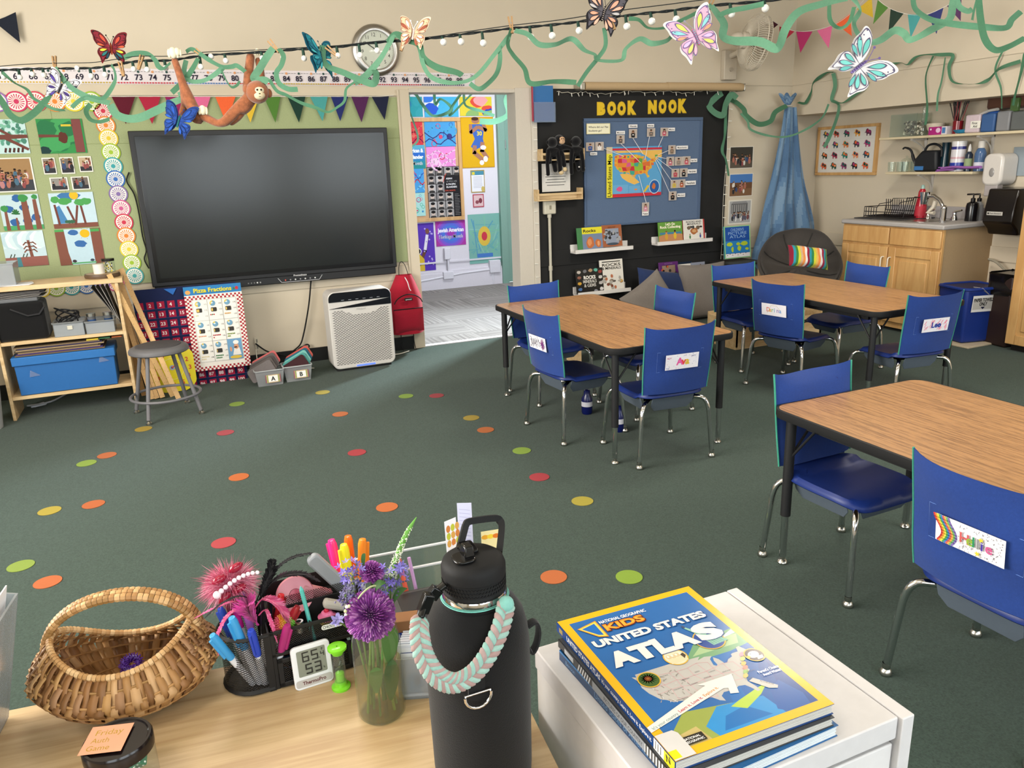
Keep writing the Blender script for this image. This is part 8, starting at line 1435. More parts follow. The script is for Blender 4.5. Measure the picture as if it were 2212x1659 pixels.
b = MB(); [b.box((-.99+.004*k, 5.775, TOPZ+.001+.0012*k),(.26,.12,.001), ['#d8d8d6', '#cfcfd2', '#e0dfdc'][k % 3], rot=Matrix.Rotation(.05*k, 3, 'Z')) for k in range(5)]; tag(obj('paper_stack', b, 'paper'), 'loose stack of white papers at the left end of the shelf top', 'papers')
# middle shelf
MZ = .515; t = thing('storage_bin', 'black bin with a grey tray lid on the middle shelf', 'bin', (-.93,5.85, MZ+.001)); b = MB('#131314'); b.box((-.95,5.83, MZ+.125),(.29,.22,.245), taper=.97); obj('bin_body', b, 'fabric', t, world=True, bevel=.02); obj('tray_lid', MB('#5f6164').bb((-1.09,5.73, MZ+.247),(-.83,5.93, MZ+.272)), 'plastic', t, world=True, bevel=.006); obj('handle', MB('#2a2a2c').tube([(-.99,5.715, MZ+.21),(-.90,5.712, MZ+.16),(-.835,5.715, MZ+.165),(-.80,5.72, MZ+.21)], .006, seg=6), 'rubber', t, world=True)
b = MB(); r = random.Random(7); [b.box((-.94+r.uniform(-.02,.02),5.83, MZ+.276+.006*k),(.30-.02*(k % 2),.2,.0015), r.choice(['#8a8582', '#a39e98', '#6a6663', '#b5b0aa']), rot=Matrix.Rotation(r.uniform(-.06,.06),3, 'Z')) for k in range(7)]; tag(obj('paper_pile', b, 'paper'), 'grey pile of papers on the black bin', 'papers')
def cbin(lab, x0, x1, h=.09): t = thing('clear_bin', lab, 'bin', ((x0+x1)/2,5.80, MZ+.001)); b = MB(); b.bb((x0,5.72, MZ+.002),(x1,5.723, MZ+h)); b.bb((x0,5.90, MZ+.002),(x1,5.903, MZ+h)); b.bb((x0,5.72, MZ+.002),(x0+.003,5.90, MZ+h)); b.bb((x1-.003,5.72, MZ+.002),(x1,5.9, MZ+h)); b.bb((x0,5.72, MZ+.001),(x1,5.9, MZ+.004)); obj('shell', b, 'clearplastic', t, world=True); obj('rim', MB('#7d8081').tube([((x0+x1)/2+x, 5.811+y, MZ+h) for x, y in rrect(x1-x0+.01,.19,.015,3)], .005, seg=5, closed=True), 'plastic', t, world=True); return t
t = cbin('clear bin of black cables on the middle shelf', -.775,-.60); b = MB('#141416'); [b.tube([(-.69+(.055+.004*k)*cos(a),5.80+.05*sin(a+k), MZ+.085+.012*k+.03*sin(a*1.0+k*.9)) for a in [j*pi/9 for j in range(18)]], .0045, seg=5, closed=True) for k in range(6)]; tag(obj('cable_coil', b, 'rubber'), 'tangle of black cables in the left clear bin', 'cable'); obj('label', MB('#c8c4b4').bb((-.695,5.7155, MZ+.045),(-.665,5.7165, MZ+.07)), 'paper', t, world=True)
t = cbin('clear bin of small jars on the middle shelf', -.59,-.42,.08)
for k, (x, c_) in enumerate(((-.555, '#2a4a7a'),(-.455, '#203c60'))): t = thing('metal_jar', ['small jar with a metal lid and blue label, left in the right bin', 'small jar with a metal lid, right in the right bin'][k], 'jar', (x, 5.80, MZ+.006)); obj('jar_body', MB('#5a5c60').lathe([(.001,0),(.026,0),(.026,.10),(.001,.10)], seg=16), 'gloss', t); obj('label', MB(c_).lathe([(.0265,.04),(.0265,.08)], seg=16), 'paper', t); obj('lid', MB().lathe([(.029,.10),(.029,.12),(.001,.121)], seg=16), 'steel', t)
b = MB(); [b.box((-.445+.014*k, 5.84, MZ+.17-.004*k),(.003,.20,.30), ['#6d6a66', '#83807c', '#9c9994', '#5a5754'][k], rot=Matrix.Rotation(R(-30+6*k),3, 'Y')) for k in range(4)]; tag(obj('leaning_folders', b, 'paper'), 'grey folders leaning at the right end of the middle shelf', 'folders')
# bottom shelf
BZ = .156; t = thing('blue_box', 'large blue lidded box on the bottom shelf', 'box', (-.74,5.86, BZ)); b = MB('#1f5f9f'); b.box((-.745,5.855, BZ+.115),(.57,.27,.228), taper=1.02); obj('box_body', b, 'satin', t, world=True, bevel=.004); b = MB('#2468aa'); b.bb((-1.045,5.705, BZ+.20),(-.445,6.0, BZ+.255)); obj('lid', b, 'satin', t, world=True, bevel=.004)
for x, z in ((-.96,.12),(-.55,.165)): obj('tape_scrap', MB('#3f86c2').add([(x, 5.712, BZ+z),(x+.065,5.712, BZ+z+.005),(x+.01,5.712, BZ+z+.045)], [(0,1,2)]), 'film', t, world=True)
b = MB(); [b.bb((-1.02+.01*(k % 3),5.72+.004*(k % 2), BZ+.258+.0085*k),(-.50-.012*((k*5) % 4),5.98, BZ+.265+.0085*k), ['#6a5a48', '#4a3a70', '#8a7458', '#54483c', '#9a8464', '#3a3452', '#7a6850'][k]) for k in range(7)]; b.bb((-.60,5.72, BZ+.318),(-.53,5.97, BZ+.326), '#c8b03a'); b.bb((-.53,5.73, BZ+.318),(-.45,5.98, BZ+.326), '#3a6a48'); b.bb((-.46,5.73, BZ+.318),(-.39,5.99, BZ+.326), '#a85a32'); tag(obj('board_stack', b, 'paper'), 'stack of brown and purple boards on the blue box', 'boards')
cable('electric_cable', [G(75,880), G(95,873)+Vector((0,0,.01)), G(70,885)+Vector((0,0,.02)), G(100,877)+Vector((0,0,.015)), G(60,880)+Vector((0,0,.01)), G(110,870)+Vector((0,0,.008)), G(150,855)+Vector((0,.1,.008))], .006, '#b9bcc4', 'white cord bundle on the carpet under the shelf unit')
# yardsticks, clock, stool
gg = [((243,598),(330,868), '#b8925e'),((252,588),(352,862), '#c49c66'),((262,584),(388,868), '#cda671'),((247,610),(312,858), '#a8824e'),((256,640),(340,872), '#b08a56'),((236,596),(374,860), '#c6a06a')]
for k, (a, b_, cl) in enumerate(gg):
    p0 = G(*b_); p0.y = max(p0.y, 5.75) if k != 2 else p0.y; p0 = Vector((p0.x, p0.y, .0)); Y1_ = 5.90+.02*(k % 3) if k < 5 else 5.72; p1 = A(a[0], a[1], Y1_); d = (p1-p0).normalized(); L_ = min((p1-p0).length, .99); s_ = d.cross(Vector((0,-1,.1))).normalized(); n_ = s_.cross(d).normalized(); M_ = Matrix.Translation(p0+Vector((0,0,.012))) @ Matrix((s_, d, n_)).transposed().to_4x4()
    c = MB(dl=.0005); c.prism([(-.016,0),(.016,0),(.016, L_),(-.016, L_)], -.003,.003, cl); c.L = .0032
    for j in range(int(L_/.025)): c.line([(.012,.012+j*.025),(.012 if j % 4 else .004,.012+j*.025),(.0155,.012+j*.025)], .0012, '#4a3a26')
    for j in range(int(L_/.05)): c.ell(-.007,.02+j*.05,.002,.002, '#5a4a34', 6)
    tag(obj('yardstick', c, 'satin', M=M_, smooth=False), 'wooden yardstick leaning on the right end of the shelf unit', 'yardstick', 'yardsticks leaning against the shelf unit')
q0 = A(372,795,5.88); t = thing('learning_clock', 'big yellow teaching clock behind the grey stool', 'clock', M=Matrix.Translation((q0.x, 5.9,.005)) @ Matrix.Rotation(R(-8),4, 'X')); c = MB(dl=.0003); P = [( .165*(1+.0*cos(4*a))*cos(a),.165+.165*sin(a)) for a in [k*pi/24 for k in range(48)]]; c.prism([(max(-.15, min(.15, x*1.1)), max(0, min(.33,(y-.165)*1.1+.165))) for x, y in P], -.004,0, '#cfc026')
for n in range(1,13): a = pi/2-n*pi/6; c.txt(str(n),.118*cos(a),.165+.118*sin(a)-.014,.03, '#b8402e', .03, al='C')
c.ring(0,.165,.075,.002, '#d8d29a', 30); c.ell(0,.175,.018,.018, '#8a93a8'); c.ell(0,.175,.008,.008, '#3a3f4a'); c.line([(0,.175),(.04,.20)], .008, '#b8402e'); obj('face', c, 'gloss', t, M=Matrix.Rotation(pi/2,4, 'X'), smooth=False)
t = thing('grey_stool', 'round grey metal stool with a foot ring in front of the shelf unit', 'stool', (-.165,5.36,0)); t.rotation_euler.z = R(14); b = MB('#5d5c5e'); b.lathe([(.001,.462),(.14,.462),(.155,.460),(.172,.452),(.180,.440),(.180,.424),(.172,.418)], seg=40); b.lathe([(.001,.43),(.172,.43)], seg=30); obj('seat_pan', b, 'satin', t); obj('seat_pad', MB('#464446').lathe([(.001,.470),(.120,.470),(.135,.466),(.138,.461)], seg=40), 'rubber', t)
b = MB('#68676a'); b.tube([(.212*cos(a),.212*sin(a),.135) for a in [k*pi/20 for k in range(40)]], .009, seg=8, closed=True); obj('foot_ring', b, 'satin', t)
for k in range(4): a = pi/4+k*pi/2; lg = obj('leg', MB('#68676a').cyl((.13*cos(a),.13*sin(a),.43),(.228*cos(a),.228*sin(a),.025),.0125, seg=12), 'satin', t); obj('glide', MB().lathe([(.012,.03),(.008,.02),(.018,.012),(.018,0),(.001,0)], M=Matrix.Translation((.23*cos(a),.23*sin(a),0)), seg=14), 'steel', lg)
b = MB('#a8a8a6'); b.lathe([(.001,0),(.10,0),(.13,.30),(.135,.31),(.125,.31),(.095,.01)], M=Matrix.Translation((-1.24,5.60,0)), seg=30); tag(obj('waste_bin', b, 'plastic'), 'light grey waste bin at the left photo edge beside the shelf', 'bin')
# ================================================================== hung across the room: wire, bulbs, butterflies, streamers
def TD(px): return 4.55-1.25*px/2212
def HP(px, py, t=None): return DP(px, py, TD(px) if t is None else t)
def FM2(px, py, t, rot=0, yaw=0): return Matrix.Translation(DP(px, py, t)) @ Matrix(((CR.x, CU.x, -_f.x),(CR.y, CU.y, -_f.y),(CR.z, CU.z, -_f.z))).to_4x4() @ Matrix.Rotation(R(rot),4, 'Z') @ Matrix.Rotation(R(yaw),4, 'Y')
WP = [(-60,157),(0,152),(60,149),(125,148),(200,147),(250,140),(300,132),(370,130),(440,120),(560,113),(640,107),(730,101),(810,92),(920,84),(1000,74),(1100,62),(1200,53),(1280,43),(1350,34),(1440,24),(1530,13),(1640,3),(1760,-8)]
P = smooth_pts([HP(x, y) for x, y in WP], 8); t = thing('string_lights', 'dark twisted cord of round white bulbs hung across the room', 'string lights', P[0])
b = MB('#12181a'); b.tube([p+Vector((0,.004*cos(k*.9),.004*sin(k*.9))) for k, p in enumerate(P)], .0042, seg=6); b.tube([p-Vector((0,.004*cos(k*.9),.004*sin(k*.9))) for k, p in enumerate(P)], .0034, seg=5); b.tube([p+Vector((0,-.01,.016+.012*sin(k*.05))) for k, p in enumerate(P)], .0022, seg=5); obj('wire', b, 'rubber', t, world=True)
def wy(x):
    for (a, c),(d, e) in zip(WP[:-1], WP[1:]):
        if a <= x <= d: return c+(e-c)*(x-a)/(d-a)
for x, y in ((8,166),(43,167),(70,160),(95,162),(167,147),(197,164),(227,161),(289,149),(318,150),(358,147),(434,144),(456,122),(488,131),(567,126),(612,124),(657,126),(686,122),(730,120),(778,119),(815,109),(958,91),(996,90),(1044,93),(1147,80),(1193,77),(1251,66),(1354,57),(1408,46),(1461,42),(1522,38),(1580,30),(1653,18)):
    a, e = HP(x-3, wy(x)), HP(x, y); bl_ = obj('bulb', MB('#dcdad4').sph(e, .0175 if x > 900 else .0155, seg=14, rings=9), 'gloss', t, world=True); d = (e-a).normalized(); obj('socket', MB('#1f3a30').cyl(a, e-d*.010,.0075,.0085, seg=8), 'rubber', bl_, world=True)
def pin(lab, x, y, rot, t=None):
    M_ = FM2(x, y, (TD(x) if t is None else t)-.012, rot); b = MB('#9c7a52', M=M_); b.box((-.006,0,0),(.008,.085,.012), rot=Matrix.Rotation(.07,3, 'Z')); b.box((.006,0,0),(.008,.085,.012), rot=Matrix.Rotation(-.07,3, 'Z')); b.tube([(-.012,.004,.003),(0,.010,.008),(.012,.004,.003)], .0016, '#8a8a88', 5); tag(obj('clothespin', b, 'wood'), lab, 'clothespin', 'wooden clothespins on the cord')
for x, y, r_, lb in ((118,137,4, 'above the black and white butterfly'),(263,149,14, 'below the red butterfly'),(303,135,-14, 'just right of the red butterfly'),(435,118,52, 'right of the plush monkey hand'),(592,100,40, 'right of the orange monkey'),(718,112,50, 'at the teal butterfly'),(871,93,-16, 'in front of the pale brown butterfly'),(1104,54,8, 'above the middle of the doorway'),(1320,47,24, 'below the black and peach butterfly'),(1531,17,-22, 'above the pastel butterfly')): pin('wooden clothespin '+lb, x, y, r_)
def tear(x, y, a, L_, w, n=12): return [(x+cos(a)*L_*u-sin(a)*w*s_*sin(pi*u)**.7*(u**.5), y+sin(a)*L_*u+cos(a)*w*s_*sin(pi*u)**.7*(u**.5)) for s_, rng in ((1, range(n+1)),(-1, range(n-1,0,-1))) for u in [k/n for k in rng]]
FW = [(.02,.05),(.10,.30),(.26,.52),(.46,.60),(.56,.56),(.52,.40),(.50,.24),(.40,.08),(.22,.0),(.02,-.03)]; HWg = [(.02,-.02),(.22,-.02),(.40,-.06),(.44,-.20),(.38,-.36),(.34,-.56),(.24,-.42),(.12,-.34),(.02,-.14)]
FW, HWg = [[(v.x, v.y) for v in smooth_pts([Vector((a, b_, 0)) for a, b_ in W_], 3)] for W_ in (FW, HWg)]
def butterfly(lab, x, y, sz, rot, yaw, base, line, cells, body, ant, t=None):
    c = MB(dl=.0003); c.M = Matrix.Scale(sz, 4); c.dl = .003
    for s_ in (1,-1):
        fl = lambda P_: [(px*s_, py) for px, py in (P_ if s_ > 0 else P_[::-1])]
        for W_g in (FW, HWg): c.prism(fl(W_g),-.004,0, base[0])
        for W_g in (FW, HWg): c.pg(fl([(px*.9+.02, py*.9) for px, py in W_g]), line); c.pg(fl([(px*.84+.03, py*.84+(.01 if W_g is FW else -.01)) for px, py in W_g]), base[1])
        for i, (cx, cy_, a, L_, w) in enumerate(((.10,.08,1.02,.44,.08),(.14,.06,.62,.44,.07),(.16,.02,.22,.30,.06),(.10,-.08,-.25,.30,.07),(.09,-.12,-.75,.34,.07),(.07,-.16,-1.15,.32,.06))):
            T_ = tear(cx, cy_, a, L_, w); c.pg(fl(T_), line); mx, my = cx+cos(a)*L_*.55, cy_+sin(a)*L_*.55; c.pg(fl([(mx+(p-mx)*.78, my+(q-my)*.78) for p, q in T_]), cells[i % len(cells)])
        for k in range(4): c.ell((.47-.03*k)*s_, .47-.11*k, .016,.016, line, 8)
        c.line([(0,.12),(.05*s_, .24),(.11*s_, .36)], .014, ant); c.ell(.115*s_, .375,.028,.028, ant, 10)
    c.prism(rrect(.055,.40,.026,4,0,-.03),0,.03, body[0]); c.L = .031; [c.rect(-.024,-.2+.05*k, .048,.018, body[1]) for k in range(7)]
    tag(obj('paper_butterfly', c, 'paper', M=FM2(x, y, (TD(x) if t is None else t)-.03, rot, yaw), smooth=False), lab, 'paper butterfly')
butterfly('red and black paper butterfly with yellow spots, upper left', 240,104,.165,8,28,('#6a1a22', '#7a2430'), '#1a1014', ['#b84a3a', '#8a2a2e', '#c85a3a', '#d8cf3a', '#2a6a6a', '#1a3a4a'], ('#b84a2a', '#1a1014'), '#1a1014')
butterfly('black and white paper butterfly with small purple patches', 131,190,.150,-24,18,('#d8d4d8', '#cfcad0'), '#15131a', ['#e4e2e8', '#4a3a8a', '#e4e2e8', '#3a2a6a'], ('#15131a', '#2a2830'), '#15131a')
butterfly('deep blue paper butterfly hanging below the orange monkey', 386,261,.165,-14,0,('#14306a', '#17387c'), '#0f2450', ['#1b4494', '#153a80', '#1f4ca0'], ('#1f6a5a', '#14306a'), '#0f2450', 4.25)
butterfly('teal paper butterfly edge-on in front of the clock side', 692,123,.185,12,58,('#1a5a70', '#1f7a8a'), '#103a50', ['#2f8f9c', '#1f6a80', '#3fa0a8'], ('#103a50', '#1a2a50'), '#103a50')
butterfly('pale brown outlined paper butterfly in front of the clock', 893,72,.150,-8,-12,('#e0bfa4', '#d8a888'), '#7a4a34', ['#e4c4b0', '#8f4a38', '#d8a890', '#e8cdbb'], ('#dcd8d2', '#a87a64'), '#e0dcd8')
butterfly('black paper butterfly with peach cells at the top edge', 1304,28,.185,-14,6,('#2a282c', '#55525a'), '#1d1b1f', ['#e0a088', '#e4ac96', '#b8b4b4', '#dd9a80'], ('#2a282c', '#b8a8a0'), '#2a282c')
butterfly('pastel pink, lilac and yellow paper butterfly near the fan', 1502,78,.205,24,-8,('#e6e4e0', '#d8a8c0'), '#6a5a8a', ['#d8d86a', '#8ac8cc', '#e09a78', '#c8b0d8', '#e0dc70', '#e4a8b8'], ('#c86aa0', '#5ab0b4'), '#8a8494')
butterfly('white paper butterfly with aqua cells and lilac body', 1857,143,.225,-52,4,('#e6e4e4', '#e2e0e2'), '#5a5470', ['#6fc0b8', '#7accc4', '#68b8b4'], ('#8a78b0', '#5a4a80'), '#6a5a90')
# orange plush monkey slung from the cord
K = lambda x, y, dt=0: HP(x, y, 4.28+dt)
N_ = [(530,224),(545,208),(534,190),(537,158),(542,114),(566,190),(563,150),(556,124),(508,240),(487,263),(472,268),(444,254),(418,238),(407,214),(395,182),(385,152),(375,124),(514,254),(494,268),(398,232),(391,250),(432,262)]
ED = [(0,1),(1,2),(2,3),(3,4),(1,5),(5,6),(6,7),(0,8),(8,9),(9,10),(10,11),(11,12),(12,13),(13,14),(14,15),(15,16),(0,17),(17,18),(13,19),(19,20),(12,21)]
RD = [.052,.044,.032,.030,.028,.028,.024,.022,.038,.036,.026,.028,.040,.044,.028,.024,.022,.024,.024,.024,.020,.028]
t = thing('plush_monkey', 'orange plush monkey slung by its long limbs from the cord above the screen', 'plush toy', K(530,224)); V_ = [K(x, y, (.03 if i in (5,6,7,17,18,19,20) else 0))-t.location for i, (x, y) in enumerate(N_)]; skinned('plush_body', V_, ED, [r_*.85 for r_ in RD], 'orange_plush', t, '#a8623c')
b = MB('#8c5538'); hc = K(556,199,-.05); b.sph(hc, (.062,.055,.060), seg=20, rings=12, M=Matrix.Rotation(R(-18),3, 'Y')); b.sph(hc+Vector((-.055,.0,.012)),(.018,.012,.026)); b.sph(hc+Vector((.062,.0,-.006)),(.016,.012,.024)); obj('head', b, 'fur', t, world=True); b = MB(); face(b, hc, .050,.004,-.004, '#cfc2a4', '#c9bb9a'); obj('face', b, 'fabric', t, world=True)
for x, y, s_ in ((374,114,.03),(383,112,.022),(556,112,.018),(438,238,.026)): b = MB('#d8cfb4'); p = K(x, y, -.03); b.sph(p, (s_*.8, s_*.7, s_)); b.sph(p+Vector((s_*.7,-.004,-.004)),(s_*.35, s_*.35, s_*.8)); b.sph(p+Vector((-s_*.7,-.004,-.004)),(s_*.35, s_*.35, s_*.8)); obj('paw', b, 'fabric', t, world=True)
# rainbow pennants across the far right corner
g2 = 'felt pennants strung across the right corner'; TP_ = lambda x: 7.0-1.9*(x-1660)/420
for x0, y0, x1, y1, tx, ty, cl, nm in [(1667,43,1681,53,1671,61, '#4a1626', 'maroon'),(1684,57,1716,68,1683,98, '#a8263c', 'red'),(1720,68,1755,68,1729,114, '#a82a60', 'magenta'),(1765,66,1798,55,1790,104, '#d86a94', 'pink'),(1805,51,1836,29,1840,78, '#e8663a', 'orange'),(1851,20,1883,-6,1886,38, '#d8b43a', 'yellow'),(1896,0,1919,16,1886,52, '#4f7a34', 'leaf green'),(1924,19,1952,29,1919,71, '#1d3328', 'dark green'),(1961,30,1991,31,1967,82, '#3f8f90', 'teal'),(2004,32,2038,16,2023,73, '#262f68', 'royal navy'),(2045,12,2077,-6,2075,45, '#4f2a58', 'purple')]:
    T_ = TP_(x0); pennant(DP(x0, y0, T_), DP(x1, y1, TP_(x1)), DP(tx, ty, T_-.05), cl, nm+' felt pennant on the cord across the right corner', g2)
tag(obj('pennant_string', MB('#dcd8d0').tube(smooth_pts([DP(x, y, TP_(x)) for x, y in ((1655,36),(1700,62),(1740,68),(1800,54),(1840,27),(1870,-4))], 4),.002, seg=5), 'fabric'), 'white cord of the right corner pennants, left loop', 'cord')
tag(obj('pennant_string', MB('#dcd8d0').tube(smooth_pts([DP(x, y, TP_(x)) for x, y in ((1893,-4),(1920,17),(1957,30),(1998,32),(2042,14),(2080,-8))], 4),.002, seg=5), 'fabric'), 'white cord of the right corner pennants, right loop', 'cord')
# crepe paper streamers
def streamer(lab, pts, w=.040, t=None, tw=1.0, ph=0, col='#5b9a74'):
    Q = [(p[0], p[1], (p[2] if len(p) > 2 else (TD(p[0]) if t is None else t))) for p in pts]; P = smooth_pts([XP(x, y, 5.80) if tt == 'S' else DP(x, y, tt-.02) for x, y, tt in Q], 8); n = len(P); vs = []; L_ = 0
    for i in range(n):
        tg = (P[min(i+1, n-1)]-P[max(i-1,0)]).normalized(); L_ += (P[i]-P[i-1]).length if i else 0; s_ = tg.cross(_f).normalized(); up = s_.cross(tg); a = tw*(.95*sin(L_*9+ph)+.35*sin(L_*21+ph*2)); v = (s_*cos(a)+up*sin(a))*w/2; cr_ = up*.006*sin(L_*40); vs += [P[i]-v, P[i]+cr_*.5, P[i]+v]
    b = MB(col); b.add(vs, [q for i in range(n-1) for q in ((3*i, 3*i+1,3*i+4,3*i+3),(3*i+1,3*i+2,3*i+5,3*i+4))]); tag(obj('paper_streamer', b, 'crepe', ang=180), lab, 'streamer', 'green crepe streamers')
m = mat('crepe', None, rough=.9, noise=.05, nscale=90, spec=.1); nt = m.node_tree; bs_ = nt.nodes['Principled BSDF']; tl = nt.nodes.new('ShaderNodeBsdfTranslucent'); mx = nt.nodes.new('ShaderNodeMixShader'); mx.inputs[0].default_value = .35
nt.links.new(bs_.inputs['Base Color'].links[0].from_socket, tl.inputs[0]); nt.links.new(bs_.outputs[0], mx.inputs[1]); nt.links.new(tl.outputs[0], mx.inputs[2]); nt.links.new(mx.outputs[0], [n for n in nt.nodes if n.type == 'OUTPUT_MATERIAL'][0].inputs[0])
aw, cw_ = 5.45, None
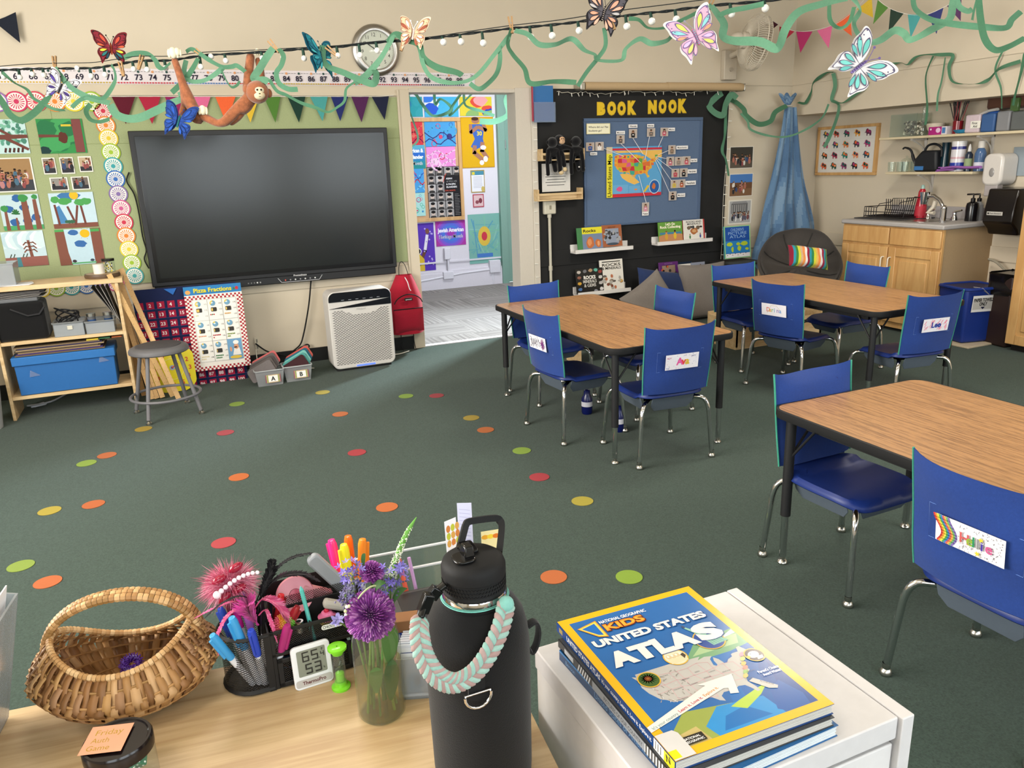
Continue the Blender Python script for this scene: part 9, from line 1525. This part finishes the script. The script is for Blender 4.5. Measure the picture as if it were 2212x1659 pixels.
SL = [('at the far left, sloping down over the number line', [(5,156),(30,178),(58,193),(72,212),(90,222),(115,235),(140,238)], .024, None, 1),
('making a deep loop at the left edge', [(-12,198),(8,225),(22,248),(45,260),(70,247),(95,222),(110,200)], .048, None, .5),
('falling right from the clothespin over the black and white butterfly', [(117,147),(132,166),(155,190),(190,210),(238,223)], .044, None, .4),
('hanging from the cord left of the red butterfly', [(240,140),(247,152),(249,172),(238,195),(222,213),(200,210),(175,215),(155,232)], .030, None, .7),
('curling beside the citrus border corner', [(196,225),(186,240),(195,258),(215,263),(237,257)], .034, None, .7),
('swooping wide in front of the maroon and red pennants', [(238,226),(250,246),(275,256),(303,254),(335,240),(372,222),(393,212),(390,197)], .056, None, .35),
('arching above the number 75', [(268,125),(290,116),(318,116),(335,130),(342,143),(352,148),(368,136)], .036, None, .7),
('crossing down-left of the plush monkey', [(428,126),(415,150),(397,175),(371,200)], .038, None, .3),
('looping under the numbers 77 to 79', [(402,130),(398,158),(412,175),(440,174),(465,160),(482,146)], .034, None, .7),
('running from the clothespin towards the monkey arm', [(402,112),(414,106),(432,116),(452,130),(480,144),(500,144),(512,142),(530,155)], .030, None, .7),
('thin pale curl below the number 80', [(478,150),(488,172),(500,188),(512,184),(518,175)], .018, None, .8),
('wide fold between monkey head and string light', [(590,104),(575,125),(560,150),(548,170),(570,172),(580,178)], .050, None, .5),
('dropping in a curve past the numbers 83 and 84', [(602,105),(612,120),(608,140),(597,158),(603,180),(622,192),(643,193)], .034, None, .5),
('trailing over the teal and navy pennants', [(582,172),(598,196),(620,206),(650,222),(680,232),(708,242),(728,232),(744,218),(748,192),(765,178)], .024, None, .7),
('rising diagonally across the clock', [(765,178),(785,168),(805,148),(825,122),(842,92),(852,75),(872,84)], .044, None, .5),
('wide fold around the teal butterfly', [(698,98),(697,125),(708,143),(745,158),(782,174),(808,180),(813,160),(808,150)], .046, None, .5),
('wide bow under the pale brown butterfly', [(838,92),(855,74),(880,86),(905,96),(915,125),(945,146),(985,156),(998,163)], .044, None, .5),
('long pale loop right of the clock', [(908,100),(913,135),(930,165),(965,178),(1005,176),(1035,158),(1070,115),(1100,78)], .032, None, .5),
('dark loop hanging at the end of the number line', [(1079,100),(1080,130),(1072,160),(1050,184),(1033,192),(1015,180)], .030, None, .6),
('falling from the middle clothespin to the blue pocket', [(1105,62),(1097,95),(1108,118),(1133,148),(1146,180),(1195,176),(1245,178)], .032, None, .8),
('wavy length from the middle clothespin to the right', [(1112,66),(1140,74),(1165,96),(1200,96),(1235,84),(1262,108),(1285,118),(1292,130),(1342,130),(1352,105),(1382,84),(1408,94),(1440,88),(1455,72)], .034, None, .9),
('rising from the roller bracket to the peach butterfly', [(1248,186),(1268,155),(1292,125),(1308,98),(1305,60)], .026, None, .3),
('pale dip between the peach and pastel butterflies', [(1358,40),(1380,43),(1400,60),(1435,60),(1470,45),(1508,26)], .026, None, .6),
('broad hanging fold right of the pastel butterfly', [(1533,8),(1550,30),(1564,52),(1562,78),(1585,88),(1640,90),(1672,104),(1684,98),(1698,60),(1725,26),(1770,10),(1830,-5)], .050, None, .5),
('pale strip along the cord near the fan', [(1548,36),(1575,24),(1610,17),(1650,8)], .030, None, .4),
('thin loop over the orange pennant', [(1792,-5),(1792,38),(1803,56),(1820,60),(1836,45),(1845,15)], .026,3.9,.7),
('wide run below the yellow and green pennants', [(1843,-4),(1858,22),(1845,48),(1855,75),(1880,91),(1903,86),(1932,66),(1952,72),(1968,86),(2010,65),(2050,42),(2058,10),(2062,-8)], .044,3.8,.7),
('long level strip at the upper right', [(1972,-8),(1978,20),(2010,42),(2060,52),(2120,58),(2172,60),(2186,42),(2205,25)], .036,3.6,.4),
('hanging loop in the top right corner', [(2114,-8),(2118,40),(2128,85),(2150,108),(2180,100),(2214,82)], .036,3.5,.6),
('short loop right of the purple pennant', [(2066,-8),(2072,14),(2090,24),(2100,20)], .032,3.6,.4),
('short dangling tail at the top right', [(2112,-8),(2105,18),(2100,44)], .018,3.6,.4),
('hooked on the soffit line beside the white butterfly', [(1724,221),(1740,222),(1752,200),(1758,178),(1785,158),(1802,156)], .040, 'S', .8),
('zigzag from the soffit line down the elephant picture', [(1800,158),(1804,185),(1797,216),(1812,228),(1806,260),(1790,300),(1780,318)], .044, 'S', .5),
('rising to the lower tip of the white butterfly', [(1797,218),(1820,222),(1850,202),(1866,190),(1874,176)], .036, 'S', .7),
('long slack strip below the curtain knot', [(1562,214),(1585,218),(1606,235),(1612,250),(1638,268),(1664,262),(1675,242),(1700,228)], .060,7.4,.4),
('thin strand sagging across the blue curtain', [(1600,245),(1615,262),(1622,280),(1660,293),(1700,295),(1740,280),(1775,255),(1790,225)], .026,7.1,.6),
('strip pinned right of the white butterfly', [(1897,144),(1920,140),(1945,136),(1960,139),(1978,124),(2000,118),(2032,118),(2058,120),(2050,145),(2058,176),(2095,182),(2132,174),(2160,148),(2205,132)], .034, 'S', .8),
('thin tail dangling before the glass tank', [(2016,121),(2000,165),(2003,230),(1999,270)], .022, 'S', .5),
('thin tail dangling right of the glass tank tail', [(2042,124),(2034,175),(2026,205),(2024,240)], .018, 'S', .5),
('thin tail dangling above the tubs', [(2166,110),(2150,150),(2162,190),(2164,235)], .018, 'S', .5),
('strip dropping to the green packet at right', [(2214,115),(2206,155),(2193,205),(2188,228)], .028, 'S', .4),
('tangle down the left door post', [(878,196),(862,208),(850,250),(846,290),(856,330),(862,375),(852,410),(862,450)], .050,6.85,.9),
('second tangle down the left door post', [(870,215),(858,255),(868,295),(882,335),(878,375),(868,405),(874,450),(884,500),(890,545)], .044,6.8,.8),
('lowest tail beside the backpack', [(872,450),(882,490),(872,520),(880,548),(866,580),(862,596)], .034,6.8,.8),
('thin strand hanging left in the doorway', [(884,206),(884,236),(892,260),(903,300),(888,318),(876,330)], .022,6.8,.7),
('zigzag across the top of the doorway', [(870,210),(895,202),(912,225),(935,250),(968,243),(980,225),(1000,200),(1006,228),(1040,240),(1068,250)], .036,6.9,.8),
('dark zigzag behind the doorway top', [(938,188),(940,225),(952,214),(975,232),(972,250),(1000,222),(1022,200)], .034,7.0,.9),
('broad fold at the upper right of the doorway', [(1036,262),(1070,262),(1098,246),(1094,215),(1108,196),(1130,190),(1148,196)], .066,7.0,.4),
('tangle down the right door post', [(1146,190),(1150,225),(1150,270),(1156,300),(1158,325),(1165,345)], .060,7.1,.6),
('strip curling down the left edge of the black wall', [(1156,320),(1164,360),(1166,390),(1150,415),(1143,440),(1154,462),(1168,480),(1163,498)], .052,7.15,.6),
('thin tail at the lower left of the black wall', [(1163,496),(1172,520),(1180,536),(1170,556),(1172,570)], .028,7.15,.7),
('short green stub near the floor by the door post', [(1156,588),(1146,600),(1148,620)], .044,7.2,.3),
('strip slanting down left of the blue board', [(1327,200),(1310,222),(1290,246),(1264,262),(1252,285),(1244,300)], .034,7.2,.8),
('strip hanging across the yellow letters', [(1330,200),(1358,222),(1374,245),(1410,243),(1445,232),(1470,214)], .026,7.2,.6),
('strip draped along the top right of the black wall', [(1402,196),(1390,228),(1398,205),(1425,208),(1470,212),(1520,204)], .034,7.3,.7),
('short strip hanging to the blue board corner', [(1495,200),(1505,212),(1512,225),(1500,248)], .026,7.3,.6),
('big looped fold at the top right of the black wall', [(1560,200),(1545,212),(1532,228),(1545,244),(1562,248),(1568,225),(1580,205),(1592,212)], .075,7.3,.3),
('strip trailing down the right edge of the black wall', [(1568,240),(1566,290),(1560,325),(1568,345),(1574,380)], .036,7.35,.8)]
for k, (lb, P_, w_, t_, tw) in enumerate(SL): streamer('green crepe streamer '+lb, P_, w_*.78, t_, tw, ph=k*1.7, col=['#5c8c70', '#528064', '#68987c'][k % 3])
